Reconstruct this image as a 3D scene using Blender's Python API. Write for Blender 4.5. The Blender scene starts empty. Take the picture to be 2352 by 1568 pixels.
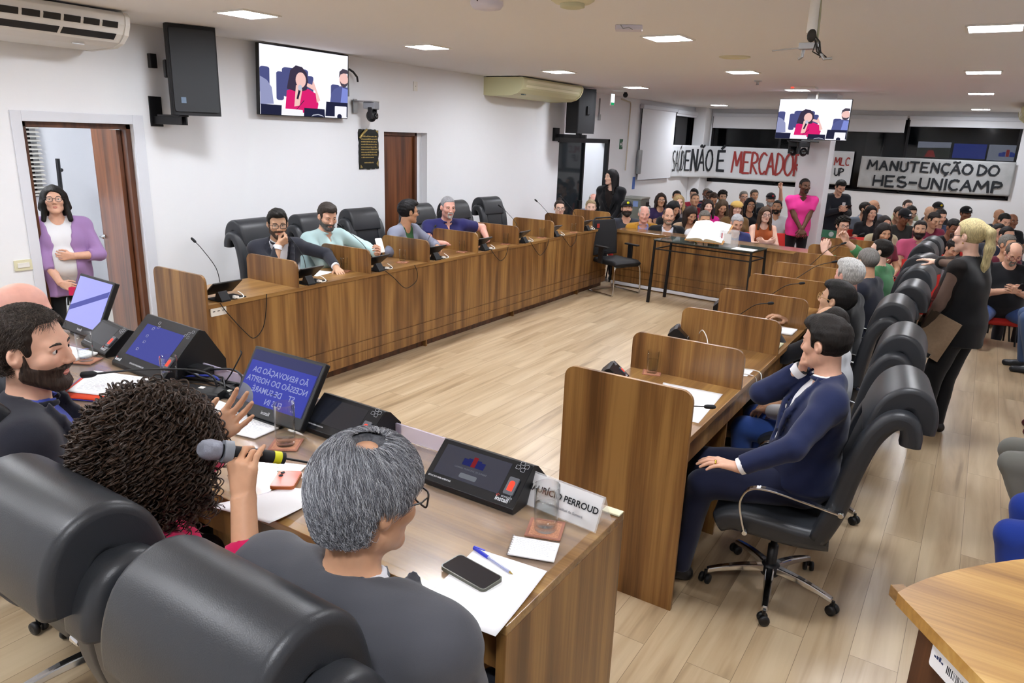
import bpy, math, random
import numpy as np
from mathutils import Vector, Matrix, Euler, Quaternion

# ------------------------------------------------------------------ camera, world, exposure
sc = bpy.context.scene
COL = sc.collection
cam_data = bpy.data.cameras.new('camera')
cam = bpy.data.objects.new('camera', cam_data)
COL.objects.link(cam)
FPX = 1655.315
cam_data.sensor_fit = 'HORIZONTAL'
cam_data.sensor_width = 36.0
cam_data.lens = FPX / 2352.0 * 36.0
cam_data.clip_start = 0.05
cam_data.clip_end = 120.0


def _cam_rows(yaw, pit, rol):
    fw = Vector((-math.sin(yaw) * math.cos(pit), math.cos(yaw) * math.cos(pit), math.sin(pit)))
    r = Vector((math.cos(yaw), math.sin(yaw), 0.0))
    u = r.cross(fw)
    c, s = math.cos(rol), math.sin(rol)
    return c * r + s * u, -s * r + c * u, fw


_r, _u, _f = _cam_rows(0.56369607, -0.27922817, 0.03624461)
cam.matrix_world = Matrix(((_r.x, _u.x, -_f.x, 4.55504), (_r.y, _u.y, -_f.y, -3.08026), (_r.z, _u.z, -_f.z, 2.14065), (0, 0, 0, 1)))
cam_data.dof.use_dof = False
sc.camera = cam

world = bpy.data.worlds.new('world')
sc.world = world
world.use_nodes = True
world.node_tree.nodes['Background'].inputs[0].default_value = (0.010, 0.012, 0.018, 1)
world.node_tree.nodes['Background'].inputs[1].default_value = 1.0

sc.view_settings.view_transform = 'Standard'
sc.view_settings.look = 'None'
sc.view_settings.exposure = 0.0
sc.view_settings.gamma = 1.0
sc.view_settings.use_curve_mapping = False
sc.cycles.use_denoising = True
sc.cycles.max_bounces = 10
sc.cycles.transparent_max_bounces = 12
sc.cycles.caustics_reflective = False
sc.cycles.caustics_refractive = False
sc.cycles.sample_clamp_indirect = 6.0

CEIL = 2.95      # ceiling height
XW = -1.9        # left wall plane
XE = 6.4         # right wall plane
YB = 15.8        # back wall plane
YF = -4.6        # wall behind the camera
DAIS = 0.20      # height of the dais the presiding table stands on
LOW = -0.15      # floor of the public area, one step down
LAMP = 122.0      # strength of a ceiling light's diffuser

# ------------------------------------------------------------------ materials


def lin(c):
    if isinstance(c, str):
        c = tuple(int(c[i:i + 2], 16) / 255.0 for i in (0, 2, 4))
    return tuple(x / 12.92 if x <= 0.04045 else ((x + 0.055) / 1.055) ** 2.4 for x in c) + (1.0,)


_MATS = {}


def mat(name, color='808080', rough=0.6, metal=0.0, coat=0.0, spec=0.5, bump=0.0, bscale=200.0, trans=0.0, alpha=1.0, var=0.0, vscale=30.0, emit=None, estr=0.0, sheen=0.0, ior=1.45):
    if name in _MATS:
        return _MATS[name]
    m = bpy.data.materials.new(name)
    m.use_nodes = True
    nt = m.node_tree
    b = nt.nodes['Principled BSDF']
    col = lin(color)
    b.inputs['Base Color'].default_value = col
    b.inputs['Roughness'].default_value = rough
    b.inputs['Metallic'].default_value = metal
    b.inputs['Coat Weight'].default_value = coat
    b.inputs['Coat Roughness'].default_value = 0.12
    b.inputs['Specular IOR Level'].default_value = spec
    b.inputs['Transmission Weight'].default_value = trans
    b.inputs['Alpha'].default_value = alpha
    b.inputs['IOR'].default_value = ior
    b.inputs['Sheen Weight'].default_value = sheen
    if emit:
        b.inputs['Emission Color'].default_value = lin(emit)
        b.inputs['Emission Strength'].default_value = estr
    if bump or var:
        tc = nt.nodes.new('ShaderNodeTexCoord')
        n = nt.nodes.new('ShaderNodeTexNoise')
        n.inputs['Scale'].default_value = bscale if bump else vscale
        n.inputs['Detail'].default_value = 4
        nt.links.new(tc.outputs['Object'], n.inputs['Vector'])
        if bump:
            bp = nt.nodes.new('ShaderNodeBump')
            bp.inputs['Strength'].default_value = bump
            bp.inputs['Distance'].default_value = 0.004
            nt.links.new(n.outputs['Fac'], bp.inputs['Height'])
            nt.links.new(bp.outputs['Normal'], b.inputs['Normal'])
        if var:
            n2 = nt.nodes.new('ShaderNodeTexNoise')
            n2.inputs['Scale'].default_value = vscale
            n2.inputs['Detail'].default_value = 5
            nt.links.new(tc.outputs['Object'], n2.inputs['Vector'])
            r = nt.nodes.new('ShaderNodeValToRGB')
            r.color_ramp.elements[0].position = 0.3
            r.color_ramp.elements[1].position = 0.7
            r.color_ramp.elements[0].color = tuple(x * (1 - var) for x in col[:3]) + (1,)
            r.color_ramp.elements[1].color = tuple(min(1, x * (1 + var)) for x in col[:3]) + (1,)
            nt.links.new(n2.outputs['Fac'], r.inputs['Fac'])
            nt.links.new(r.outputs['Color'], b.inputs['Base Color'])
    _MATS[name] = m
    return m


def wood(name, dark, mid, light, scale=(9.0, 9.0, 0.55), rough=0.35, coat=0.15, arch=1.0, seed=0.0):
    """Laminate with straight strips and cathedral figure along the axis of the small scale value."""
    if name in _MATS:
        return _MATS[name]
    m = bpy.data.materials.new(name)
    m.use_nodes = True
    nt = m.node_tree
    N, L = nt.nodes, nt.links
    b = N['Principled BSDF']
    geo = N.new('ShaderNodeNewGeometry')
    mp = N.new('ShaderNodeMapping')
    mp.inputs['Scale'].default_value = scale
    mp.inputs['Location'].default_value = (seed, seed * 1.7, seed * 0.6)
    L.new(geo.outputs['Position'], mp.inputs['Vector'])
    # strips: broad bands of tone
    n1 = N.new('ShaderNodeTexNoise')
    n1.inputs['Scale'].default_value = 0.9
    n1.inputs['Detail'].default_value = 2
    n1.inputs['Roughness'].default_value = 0.5
    L.new(mp.outputs['Vector'], n1.inputs['Vector'])
    # cathedral lines: contours of a low noise
    n2 = N.new('ShaderNodeTexNoise')
    n2.inputs['Scale'].default_value = 0.55
    n2.inputs['Detail'].default_value = 1
    L.new(mp.outputs['Vector'], n2.inputs['Vector'])
    mul = N.new('ShaderNodeMath')
    mul.operation = 'MULTIPLY'
    mul.inputs[1].default_value = 55.0 * arch
    L.new(n2.outputs['Fac'], mul.inputs[0])
    sn = N.new('ShaderNodeMath')
    sn.operation = 'SINE'
    L.new(mul.outputs[0], sn.inputs[0])
    # fine grain
    mp2 = N.new('ShaderNodeMapping')
    mp2.inputs['Scale'].default_value = tuple(s * (9.0 if s > 2 else 3.0) for s in scale)
    L.new(geo.outputs['Position'], mp2.inputs['Vector'])
    n3 = N.new('ShaderNodeTexNoise')
    n3.inputs['Scale'].default_value = 1.6
    n3.inputs['Detail'].default_value = 5
    L.new(mp2.outputs['Vector'], n3.inputs['Vector'])
    a1 = N.new('ShaderNodeMath'); a1.operation = 'MULTIPLY_ADD'
    L.new(sn.outputs[0], a1.inputs[0]); a1.inputs[1].default_value = 0.055
    L.new(n1.outputs['Fac'], a1.inputs[2])
    a2 = N.new('ShaderNodeMath'); a2.operation = 'MULTIPLY_ADD'
    L.new(n3.outputs['Fac'], a2.inputs[0]); a2.inputs[1].default_value = 0.34
    L.new(a1.outputs[0], a2.inputs[2])
    sub = N.new('ShaderNodeMath'); sub.operation = 'SUBTRACT'
    L.new(a2.outputs[0], sub.inputs[0]); sub.inputs[1].default_value = 0.17
    r = N.new('ShaderNodeValToRGB')
    e = r.color_ramp.elements
    e[0].position = 0.30; e[0].color = lin(dark)
    e[1].position = 0.72; e[1].color = lin(light)
    k = e.new(0.50); k.color = lin(mid)
    L.new(sub.outputs[0], r.inputs['Fac'])
    L.new(r.outputs['Color'], b.inputs['Base Color'])
    b.inputs['Roughness'].default_value = rough
    b.inputs['Coat Weight'].default_value = coat
    b.inputs['Coat Roughness'].default_value = 0.15
    _MATS[name] = m
    return m


def floor_material():
    m = bpy.data.materials.new('oak_laminate_floor')
    m.use_nodes = True
    nt = m.node_tree
    N, L = nt.nodes, nt.links
    b = N['Principled BSDF']
    geo = N.new('ShaderNodeNewGeometry')
    sep = N.new('ShaderNodeSeparateXYZ')
    L.new(geo.outputs['Position'], sep.inputs[0])
    cmb = N.new('ShaderNodeCombineXYZ')
    L.new(sep.outputs['Y'], cmb.inputs['X']); L.new(sep.outputs['X'], cmb.inputs['Y'])
    br = N.new('ShaderNodeTexBrick')
    br.inputs['Scale'].default_value = 1.0
    br.inputs['Brick Width'].default_value = 1.25
    br.inputs['Row Height'].default_value = 0.192
    br.inputs['Mortar Size'].default_value = 0.0012
    br.inputs['Mortar Smooth'].default_value = 0.2
    br.inputs['Bias'].default_value = 0.0
    br.offset = 0.37
    br.inputs['Color1'].default_value = (0.0, 0.0, 0.0, 1)
    br.inputs['Color2'].default_value = (1.0, 1.0, 1.0, 1)
    br.inputs['Mortar'].default_value = (0.5, 0.5, 0.5, 1)
    L.new(cmb.outputs[0], br.inputs['Vector'])
    # offset the grain per plank
    ad = N.new('ShaderNodeVectorMath'); ad.operation = 'MULTIPLY_ADD'
    L.new(br.outputs['Color'], ad.inputs[0]); ad.inputs[1].default_value = (7, 13, 3)
    L.new(geo.outputs['Position'], ad.inputs[2])
    mp = N.new('ShaderNodeMapping'); mp.inputs['Scale'].default_value = (14.0, 0.9, 1.0)
    L.new(ad.outputs[0], mp.inputs['Vector'])
    n1 = N.new('ShaderNodeTexNoise'); n1.inputs['Scale'].default_value = 1.0; n1.inputs['Detail'].default_value = 6; n1.inputs['Distortion'].default_value = 0.6
    L.new(mp.outputs['Vector'], n1.inputs['Vector'])
    mp3 = N.new('ShaderNodeMapping'); mp3.inputs['Scale'].default_value = (7.0, 1.3, 1.0)
    L.new(ad.outputs[0], mp3.inputs['Vector'])
    n2 = N.new('ShaderNodeTexNoise'); n2.inputs['Scale'].default_value = 0.8; n2.inputs['Detail'].default_value = 2
    L.new(mp3.outputs['Vector'], n2.inputs['Vector'])
    s1 = N.new('ShaderNodeMath'); s1.operation = 'MULTIPLY_ADD'
    L.new(br.outputs['Color'], s1.inputs[0]); s1.inputs[1].default_value = 0.13; L.new(n1.outputs['Fac'], s1.inputs[2])
    s2 = N.new('ShaderNodeMath'); s2.operation = 'MULTIPLY_ADD'
    L.new(n2.outputs['Fac'], s2.inputs[0]); s2.inputs[1].default_value = 0.45; L.new(s1.outputs[0], s2.inputs[2])
    r = N.new('ShaderNodeValToRGB')
    e = r.color_ramp.elements
    e[0].position = 0.44; e[0].color = lin('8a7458')
    e[1].position = 1.02; e[1].color = lin('cdb898')
    k = e.new(0.68); k.color = lin('b59d7c')
    L.new(s2.outputs[0], r.inputs['Fac'])
    mx = N.new('ShaderNodeMix'); mx.data_type = 'RGBA'
    L.new(br.outputs['Fac'], mx.inputs['Factor'])
    L.new(r.outputs['Color'], mx.inputs[6]); mx.inputs[7].default_value = lin('7d6a52')
    L.new(mx.outputs[2], b.inputs['Base Color'])
    b.inputs['Roughness'].default_value = 0.30
    b.inputs['Coat Weight'].default_value = 0.12
    b.inputs['Coat Roughness'].default_value = 0.25
    return m


M_WALL = mat('white_wall_paint', 'f1f3f7', 0.75, bump=0.05, bscale=60)
M_CEIL = mat('ceiling_paint', 'f1f1f2', 0.9)
M_FLOOR = floor_material()
M_WOODV = wood('walnut_upright', '5c3d20', '805a31', 'a27a45')
M_WOODY = wood('walnut_along', '6a4926', '8a6436', 'aa844c', scale=(9.0, 0.55, 9.0))
M_WOODX = wood('walnut_across', '68492b', '86633b', 'a5814f', scale=(0.55, 9.0, 9.0), coat=0.5, rough=0.22)
M_DOOR = wood('brown_door_wood', '4a2815', '6a3c20', '7f4d2b', scale=(14.0, 14.0, 0.8), rough=0.4, arch=0.6)
M_DFRAME = wood('brown_door_frame', '3a2012', '54301b', '6a4024', scale=(14.0, 14.0, 0.8), rough=0.4, arch=0.6)
M_POD = wood('golden_lectern_top', '8f6430', 'b78a48', 'd3aa64', scale=(0.9, 7.5, 3.0), rough=0.4, coat=0.05, arch=0.5, seed=3.0)
M_LEATHER = mat('black_leather', '2a2c30', 0.38, bump=0.12, bscale=420, spec=0.5)
M_BLACK = mat('black_plastic', '121316', 0.42)
M_BLACKM = mat('matt_black', '15161a', 0.7)
M_BLKMET = mat('black_metal', '17171a', 0.45, metal=0.3)
M_CHROME = mat('polished_chrome', 'c9cbcf', 0.12, metal=1.0)
M_ALU = mat('brushed_metal', 'b4b6b8', 0.35, metal=0.9)
M_WHITE = mat('white_plastic', 'eceae4', 0.45)
M_CREAM = mat('cream_plastic', 'dedaba', 0.5)
M_GREYP = mat('grey_plastic', '8d9096', 0.5)
M_PAPER = mat('white_paper', 'f6f6f8', 0.8)


def thin_glass(name, ior, tint):
    """Clear thin-walled glass: reflects by angle, otherwise lets light straight through."""
    m = bpy.data.materials.new(name)
    m.use_nodes = True
    nt = m.node_tree; N, L = nt.nodes, nt.links
    N.remove(N['Principled BSDF'])
    fr = N.new('ShaderNodeMath'); fr.operation = 'POWER'; fr.inputs[1].default_value = 3.5 if ior > 1.4 else 5.0
    lw = N.new('ShaderNodeLayerWeight'); lw.inputs['Blend'].default_value = 0.5; L0 = nt.links.new(lw.outputs['Facing'], fr.inputs[0])
    tr = N.new('ShaderNodeBsdfTransparent'); tr.inputs['Color'].default_value = lin(tint)
    gl = N.new('ShaderNodeBsdfGlossy'); gl.inputs['Roughness'].default_value = 0.03
    mx = N.new('ShaderNodeMixShader')
    L.new(fr.outputs[0], mx.inputs[0]); L.new(tr.outputs[0], mx.inputs[1]); L.new(gl.outputs[0], mx.inputs[2]); L.new(mx.outputs[0], N['Material Output'].inputs['Surface'])
    return m


M_GLASS = thin_glass('clear_glass', 1.5, 'fcfdfd')
M_WATER = thin_glass('water', 1.33, 'fafcfc')
M_ACRYL = mat('clear_acrylic', 'ffffff', 0.03, alpha=0.22, spec=0.6)
M_DKGLASS = mat('dark_night_glass', '0b0d10', 0.06, spec=0.6)
M_RED = mat('red_upholstery', 'c32a24', 0.75, bump=0.1, bscale=300)
M_LAMP = mat('lamp_diffuser', 'ffffff', 0.5, emit='f6f9ff', estr=LAMP)
M_INK = mat('dark_ink', '1e2024', 0.8)
M_COAST = mat('tan_coaster', 'b98062', 0.7, var=0.25, vscale=220)

# ------------------------------------------------------------------ mesh helpers


class MB:
    """Collects shapes; build() links them as one mesh object."""

    def __init__(s):
        s.v, s.f, s.mi, s.sm = [], [], [], []

    def add(s, vs, fs, mi=0, smooth=False):
        o = len(s.v)
        s.v.extend([tuple(v) for v in vs])
        for f in fs:
            s.f.append(tuple(i + o for i in f)); s.mi.append(mi); s.sm.append(smooth)
        return s

    def box(s, lo, hi, mi=0):
        x0, y0, z0 = lo; x1, y1, z1 = hi
        return s.add([(x0, y0, z0), (x1, y0, z0), (x1, y1, z0), (x0, y1, z0), (x0, y0, z1), (x1, y0, z1), (x1, y1, z1), (x0, y1, z1)],
                     [(0, 3, 2, 1), (4, 5, 6, 7), (0, 1, 5, 4), (1, 2, 6, 5), (2, 3, 7, 6), (3, 0, 4, 7)], mi)

    def obox(s, c, size, rot=None, mi=0):
        R = rot if rot is not None else Matrix.Identity(3)
        hx, hy, hz = [q / 2 for q in size]
        vs = [Vector(c) + R @ Vector((a * hx, b * hy, d * hz)) for d in (-1, 1) for a, b in ((-1, -1), (1, -1), (1, 1), (-1, 1))]
        return s.add(vs, [(0, 3, 2, 1), (4, 5, 6, 7), (0, 1, 5, 4), (1, 2, 6, 5), (2, 3, 7, 6), (3, 0, 4, 7)], mi)

    def prism(s, pts, d0, d1, axis='x', mi=0, smooth=False):
        """Outline of (a, b) pairs swept along axis from d0 to d1."""
        def P(a, b, d):
            return (d, a, b) if axis == 'x' else ((a, d, b) if axis == 'y' else (a, b, d))
        n = len(pts)
        vs = [P(a, b, d0) for a, b in pts] + [P(a, b, d1) for a, b in pts]
        s.add(vs, [tuple(range(n))[::-1], tuple(range(n, 2 * n))], mi, False)
        return s.add(vs, [(i, (i + 1) % n, n + (i + 1) % n, n + i) for i in range(n)], mi, smooth)

    def tube(s, path, r, n=10, mi=0, cap=True, closed=False):
        P = [Vector(p) for p in path]
        m = len(P)
        rs = r if isinstance(r, (list, tuple)) else [r] * m
        vs, prev = [], None
        for i, p in enumerate(P):
            t = (P[(i + 1) % m] - P[i - 1]) if closed else (P[min(i + 1, m - 1)] - P[max(i - 1, 0)])
            t = t.normalized() if t.length > 1e-9 else Vector((0, 0, 1))
            if prev is None:
                a = Vector((0, 0, 1)) if abs(t.z) < 0.9 else Vector((1, 0, 0))
                u = t.cross(a).normalized()
            else:
                u = (prev - t * prev.dot(t))
                u = u.normalized() if u.length > 1e-9 else t.orthogonal().normalized()
            prev = u
            w = t.cross(u)
            for k in range(n):
                an = 2 * math.pi * k / n
                vs.append(p + (u * math.cos(an) + w * math.sin(an)) * rs[i])
        fs = []
        for i in range(m if closed else m - 1):
            j = (i + 1) % m
            for k in range(n):
                fs.append((i * n + k, i * n + (k + 1) % n, j * n + (k + 1) % n, j * n + k))
        s.add(vs, fs, mi, True)
        if cap and not closed:
            s.add([vs[k] for k in range(n)], [tuple(range(n))[::-1]], mi)
            s.add([vs[(m - 1) * n + k] for k in range(n)], [tuple(range(n))], mi)
        return s

    def lathe(s, prof, n=24, c=(0, 0, 0), mi=0, M=None):
        vs, fs = [], []
        for (r, z) in prof:
            for k in range(n):
                a = 2 * math.pi * k / n
                p = Vector((r * math.cos(a), r * math.sin(a), z))
                if M is not None:
                    p = M @ p
                vs.append(p + Vector(c))
        for i in range(len(prof) - 1):
            for k in range(n):
                fs.append((i * n + k, i * n + (k + 1) % n, (i + 1) * n + (k + 1) % n, (i + 1) * n + k))
        s.add(vs, fs, mi, True)
        for i, rev in ((0, True), (len(prof) - 1, False)):
            if prof[i][0] > 1e-6:
                idx = list(range(n))
                s.add([vs[i * n + k] for k in idx], [tuple(idx[::-1] if rev else idx)], mi)
        return s

    def ball(s, c, r, n=16, mi=0, R=None):
        rx, ry, rz = r if isinstance(r, (tuple, list)) else (r, r, r)
        m = n // 2
        vs, fs = [], []
        for i in range(m + 1):
            th = math.pi * i / m
            for k in range(n):
                a = 2 * math.pi * k / n
                p = Vector((rx * math.sin(th) * math.cos(a), ry * math.sin(th) * math.sin(a), rz * math.cos(th)))
                vs.append((R @ p if R is not None else p) + Vector(c))
        for i in range(m):
            for k in range(n):
                fs.append((i * n + k, (i + 1) * n + k, (i + 1) * n + (k + 1) % n, i * n + (k + 1) % n))
        return s.add(vs, fs, mi, True)

    def poly(s, pts, mi=0):
        return s.add(pts, [tuple(range(len(pts)))], mi)

    def build(s, name, mats, parent=None, bevel=0.0, seg=2, smooth=None):
        me = bpy.data.meshes.new(name)
        me.from_pydata(s.v, [], s.f)
        mats = mats if isinstance(mats, (list, tuple)) else [mats]
        for m in mats:
            me.materials.append(m)
        me.polygons.foreach_set('material_index', s.mi)
        me.polygons.foreach_set('use_smooth', [True] * len(s.f) if smooth else (s.sm if smooth is None else [False] * len(s.f)))
        me.validate()
        me.update()
        o = bpy.data.objects.new(name, me)
        COL.objects.link(o)
        if parent is not None:
            o.parent = parent
        if bevel:
            md = o.modifiers.new('edges', 'BEVEL')
            md.width = bevel; md.segments = seg; md.limit_method = 'ANGLE'; md.angle_limit = math.radians(35)
            md.harden_normals = False
        return o


def tag(o, label=None, cat=None, group=None, kind=None):
    if label: o['label'] = label
    if cat: o['category'] = cat
    if group: o['group'] = group
    if kind: o['kind'] = kind
    return o


def thing(name, label, cat, loc=(0, 0, 0), rz=0.0, group=None):
    o = bpy.data.objects.new(name, None)
    COL.objects.link(o)
    o.empty_display_size = 0.1
    o.location = loc
    o.rotation_euler = (0, 0, rz)
    return tag(o, label, cat, group)


def struct(name, mb, m, bevel=0.0, parent=None):
    o = mb.build(name, m, parent, bevel)
    if parent is None:
        o['kind'] = 'structure'
    return o


_KIDS = {}


def dup(root, loc=None, rz=None, label=None, group=None):
    """Copy of a thing with copies of its parts and their sub-parts."""
    def rec(o, parent):
        c = o.copy()
        COL.objects.link(c)
        if parent is not None:
            c.parent = parent
        for ch in list(o.children):
            rec(ch, c)
        return c
    r = rec(root, None)
    if loc is not None: r.location = loc
    if rz is not None: r.rotation_euler = (0, 0, rz)
    if label: r['label'] = label
    if group: r['group'] = group
    return r


def rrect(x0, y0, x1, y1, r, n=5, corners='1111'):
    """Rounded rectangle outline; corners order: lower-left, lower-right, upper-right, upper-left."""
    out = []
    for (cx, cy, a0, on, px, py) in ((x0 + r, y0 + r, 180, corners[0], x0, y0), (x1 - r, y0 + r, 270, corners[1], x1, y0),
                                     (x1 - r, y1 - r, 0, corners[2], x1, y1), (x0 + r, y1 - r, 90, corners[3], x0, y1)):
        if on == '0':
            out.append((px, py)); continue
        for k in range(n + 1):
            a = math.radians(a0 + 90.0 * k / n)
            out.append((cx + r * math.cos(a), cy + r * math.sin(a)))
    return out


def text_obj(name, s, size, m, parent, M, align='CENTER', depth=0.0006, bold=0.0, sx=1.0):
    """Flat lettering as a mesh, laid in the plane of matrix M (x right, y up)."""
    cu = bpy.data.curves.new('t', 'FONT')
    cu.body = s; cu.size = size; cu.align_x = align; cu.align_y = 'CENTER'; cu.extrude = depth; cu.offset = bold; cu.resolution_u = 3
    to = bpy.data.objects.new('t', cu)
    COL.objects.link(to)
    bpy.context.view_layer.update()
    me = bpy.data.meshes.new_from_object(to.evaluated_get(bpy.context.evaluated_depsgraph_get()))
    bpy.data.objects.remove(to); bpy.data.curves.remove(cu)
    me.transform(M @ Matrix.Diagonal((sx, 1, 1, 1)))
    me.materials.clear(); me.materials.append(m)
    me.name = name
    o = bpy.data.objects.new(name, me)
    COL.objects.link(o)
    if parent is not None:
        o.parent = parent
    return o


def frame(origin, xdir, ydir):
    """4x4 matrix with the given origin, x and y directions."""
    x = Vector(xdir).normalized(); z = x.cross(Vector(ydir)).normalized(); y = z.cross(x)
    return Matrix(((x.x, y.x, z.x, origin[0]), (x.y, y.y, z.y, origin[1]), (x.z, y.z, z.z, origin[2]), (0, 0, 0, 1)))
# ------------------------------------------------------------------ the room shell


def wall_x(name, x0, x1, y0, y1, z0, z1, holes, m=None):
    """Wall slab between x0 and x1 running along y, with rectangular holes (ya, yb, za, zb)."""
    b = MB()
    ys = sorted({y0, y1} | {h[0] for h in holes} | {h[1] for h in holes})
    for a, c in zip(ys, ys[1:]):
        hs = [h for h in holes if h[0] <= a + 1e-6 and h[1] >= c - 1e-6]
        if not hs:
            b.box((x0, a, z0), (x1, c, z1))
        else:
            h = hs[0]
            if h[2] > z0 + 1e-6: b.box((x0, a, z0), (x1, c, h[2]))
            if h[3] < z1 - 1e-6: b.box((x0, a, h[3]), (x1, c, z1))
    return struct(name, b, m or M_WALL)


def wall_y(name, y0, y1, x0, x1, z0, z1, holes):
    b = MB()
    xs = sorted({x0, x1} | {h[0] for h in holes} | {h[1] for h in holes})
    for a, c in zip(xs, xs[1:]):
        hs = [h for h in holes if h[0] <= a + 1e-6 and h[1] >= c - 1e-6]
        if not hs:
            b.box((a, y0, z0), (c, y1, z1))
        else:
            h = hs[0]
            if h[2] > z0 + 1e-6: b.box((a, y0, z0), (c, y1, h[2]))
            if h[3] < z1 - 1e-6: b.box((a, y0, h[3]), (c, y1, z1))
    return struct(name, b, M_WALL)


STEP_Y = 7.0
b = MB()
b.box((XW, YF, -0.3), (XE, STEP_Y, 0.0))
b.box((XW, STEP_Y, -0.45), (XE, YB, LOW))
struct('floor', b, M_FLOOR)
b = MB(); b.box((XW, YF, 0.0), (XE, -1.24, DAIS))
struct('floor_dais', b, M_FLOOR)
b = MB(); b.box((XW - 0.2, YF, CEIL), (XE + 0.2, YB + 0.2, CEIL + 0.2))
struct('ceiling', b, M_CEIL)
wall_x('wall_left', XW - 0.16, XW, YF, YB + 0.16, LOW, CEIL,
       [(-0.20, 0.70, LOW, 2.11), (3.95, 4.80, LOW, 2.12), (8.45, 10.42, LOW, 2.10), (12.0, 15.55, 1.29, 2.78)])
wall_y('wall_back', YB, YB + 0.16, XW, XE, LOW, CEIL, [(-1.58, 5.0, 1.15, 2.80)])
b = MB(); b.box((XE, YF, 0), (XE + 0.16, YB + 0.16, CEIL)); b.box((XE, STEP_Y, LOW), (XE + 0.16, YB, 0.0))
struct('wall_right', b, M_WALL)
b = MB(); b.box((XW - 0.16, YF - 0.16, 0), (XE + 0.16, YF, CEIL))
struct('wall_rear', b, M_WALL)
b = MB(); b.box((1.84, 10.0, LOW), (2.30, 10.46, CEIL))
struct('pillar', b, M_WALL, 0.006)
b = MB(); b.box((XW + 0.005, 15.3, LOW), (-1.60, YB - 0.005, CEIL))
struct('pillar_corner', b, M_WALL, 0.01)

# white casing and brown frames of the doorways
b = MB()
for (lo, hi) in (((XW, -0.28, 0), (XW + 0.012, -0.20, 2.19)), ((XW, 0.70, 0), (XW + 0.012, 0.80, 2.19)), ((XW, -0.20, 2.11), (XW + 0.012, 0.70, 2.19))):
    b.box(lo, hi)
struct('trim_1', b, mat('door_casing_white', 'dfe2ea', 0.5), 0.003)


def door_frame(name, y0, y1, zt, x):
    b = MB()
    b.box((x - 0.06, y0, 0), (x + 0.04, y0 + 0.045, zt)); b.box((x - 0.06, y1 - 0.045, 0), (x + 0.04, y1, zt)); b.box((x - 0.06, y0, zt - 0.045), (x + 0.04, y1, zt))
    o = b.build(name, M_DFRAME, None, 0.004)
    o['kind'] = 'structure'
    return o


# first doorway: leaf swung into the side room
door_frame('door_1', -0.20, 0.70, 2.11, XW - 0.08)
o = bpy.data.objects['door_1']
R = Matrix.Rotation(math.radians(-14), 3, 'Z')
b = MB()
c = Vector((XW - 0.12, 0.655, 0))
b.obox(c + R @ Vector((-0.41, -0.02, 1.04)), (0.82, 0.036, 2.04), R)
leaf = b.build('door_leaf', M_DOOR, o, 0.003)
b = MB()
hp = c + R @ Vector((-0.75, -0.045, 1.02))
b.lathe([(0.022, 0), (0.022, 0.008), (0.009, 0.012), (0.009, 0.04)], 14, hp, 0, R.to_4x4() @ Matrix.Rotation(math.radians(90), 4, 'X'))
b.tube([hp + R @ Vector((0, -0.04, 0)), hp + R @ Vector((0.05, -0.045, 0)), hp + R @ Vector((0.11, -0.04, 0))], 0.008)
b.build('door_handle', M_CHROME, leaf)
# the side room behind it
wall_x('wall_side_room', -4.36, -4.2, -2.4, 2.6, 0, 2.95, [(-0.30, 0.95, 1.30, 2.15)])
b = MB(); b.box((-4.2, 1.6, 0), (XW - 0.16, 1.7, 2.95)); b.box((-4.2, -2.0, 0), (XW - 0.16, -1.9, 2.95)); struct('wall_side_room_ends', b, M_WALL)
b = MB(); b.box((-4.4, -2.4, -0.1), (XW, 2.6, 0)); struct('floor_side_room', b, mat('pale_tile_floor', 'c9c4ba', 0.4))
b = MB(); b.box((-4.4, -2.4, 2.95), (XW - 0.16, 2.6, 3.05)); struct('ceiling_side_room', b, M_CEIL)
b = MB(); b.box((-4.36, -0.30, 1.30), (-4.30, 0.95, 1.34)); b.box((-4.36, -0.30, 2.11), (-4.30, 0.95, 2.15)); b.box((-4.36, 0.30, 1.30), (-4.30, 0.34, 2.15))
w = struct('window_1', b, M_WHITE)
b = MB(); b.box((-4.345, -0.30, 1.30), (-4.335, 0.95, 2.15)); b.build('pane', M_DKGLASS, w)
bl = thing('venetian_blind', 'white slatted blind half open over the dark window of the side room', 'blind', (-4.17, 0.3, 1.3))
b = MB()
for k in range(19):
    z = 0.06 + k * 0.045
    b.obox((0, 0, z), (0.05, 1.34, 0.003), Matrix.Rotation(math.radians(22), 3, 'Y'))
b.build('slats', mat('blind_white', 'ece9e0', 0.5), bl)
b = MB(); b.box((-0.028, -0.68, 0.88), (0.028, 0.68, 0.93)); b.build('head_rail', M_WHITE, bl, 0.004)
b = MB(); b.box((-0.02, -0.67, 0.015), (0.02, 0.67, 0.03)); b.build('bottom_rail', M_WHITE, bl, 0.003)
for y in (-0.5, 0.0, 0.5): b = MB(); b.tube([(0.026, y, 0.02), (0.026, y, 0.9)], 0.0015, 5); b.build('cord', M_WHITE, bl)

# second doorway: closed leaf set back in the wall
door_frame('door_2', 3.95, 4.66, 2.12, XW - 0.10)
o = bpy.data.objects['door_2']
b = MB(); b.box((XW - 0.13, 3.99, 0.01), (XW - 0.095, 4.615, 2.075)); lf = b.build('door_leaf', M_DOOR, o, 0.003)
b = MB(); b.box((XW - 0.16, 4.66, 0), (XW - 0.10, 4.82, 2.14)); struct('trim_2', b, M_WALL)

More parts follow.
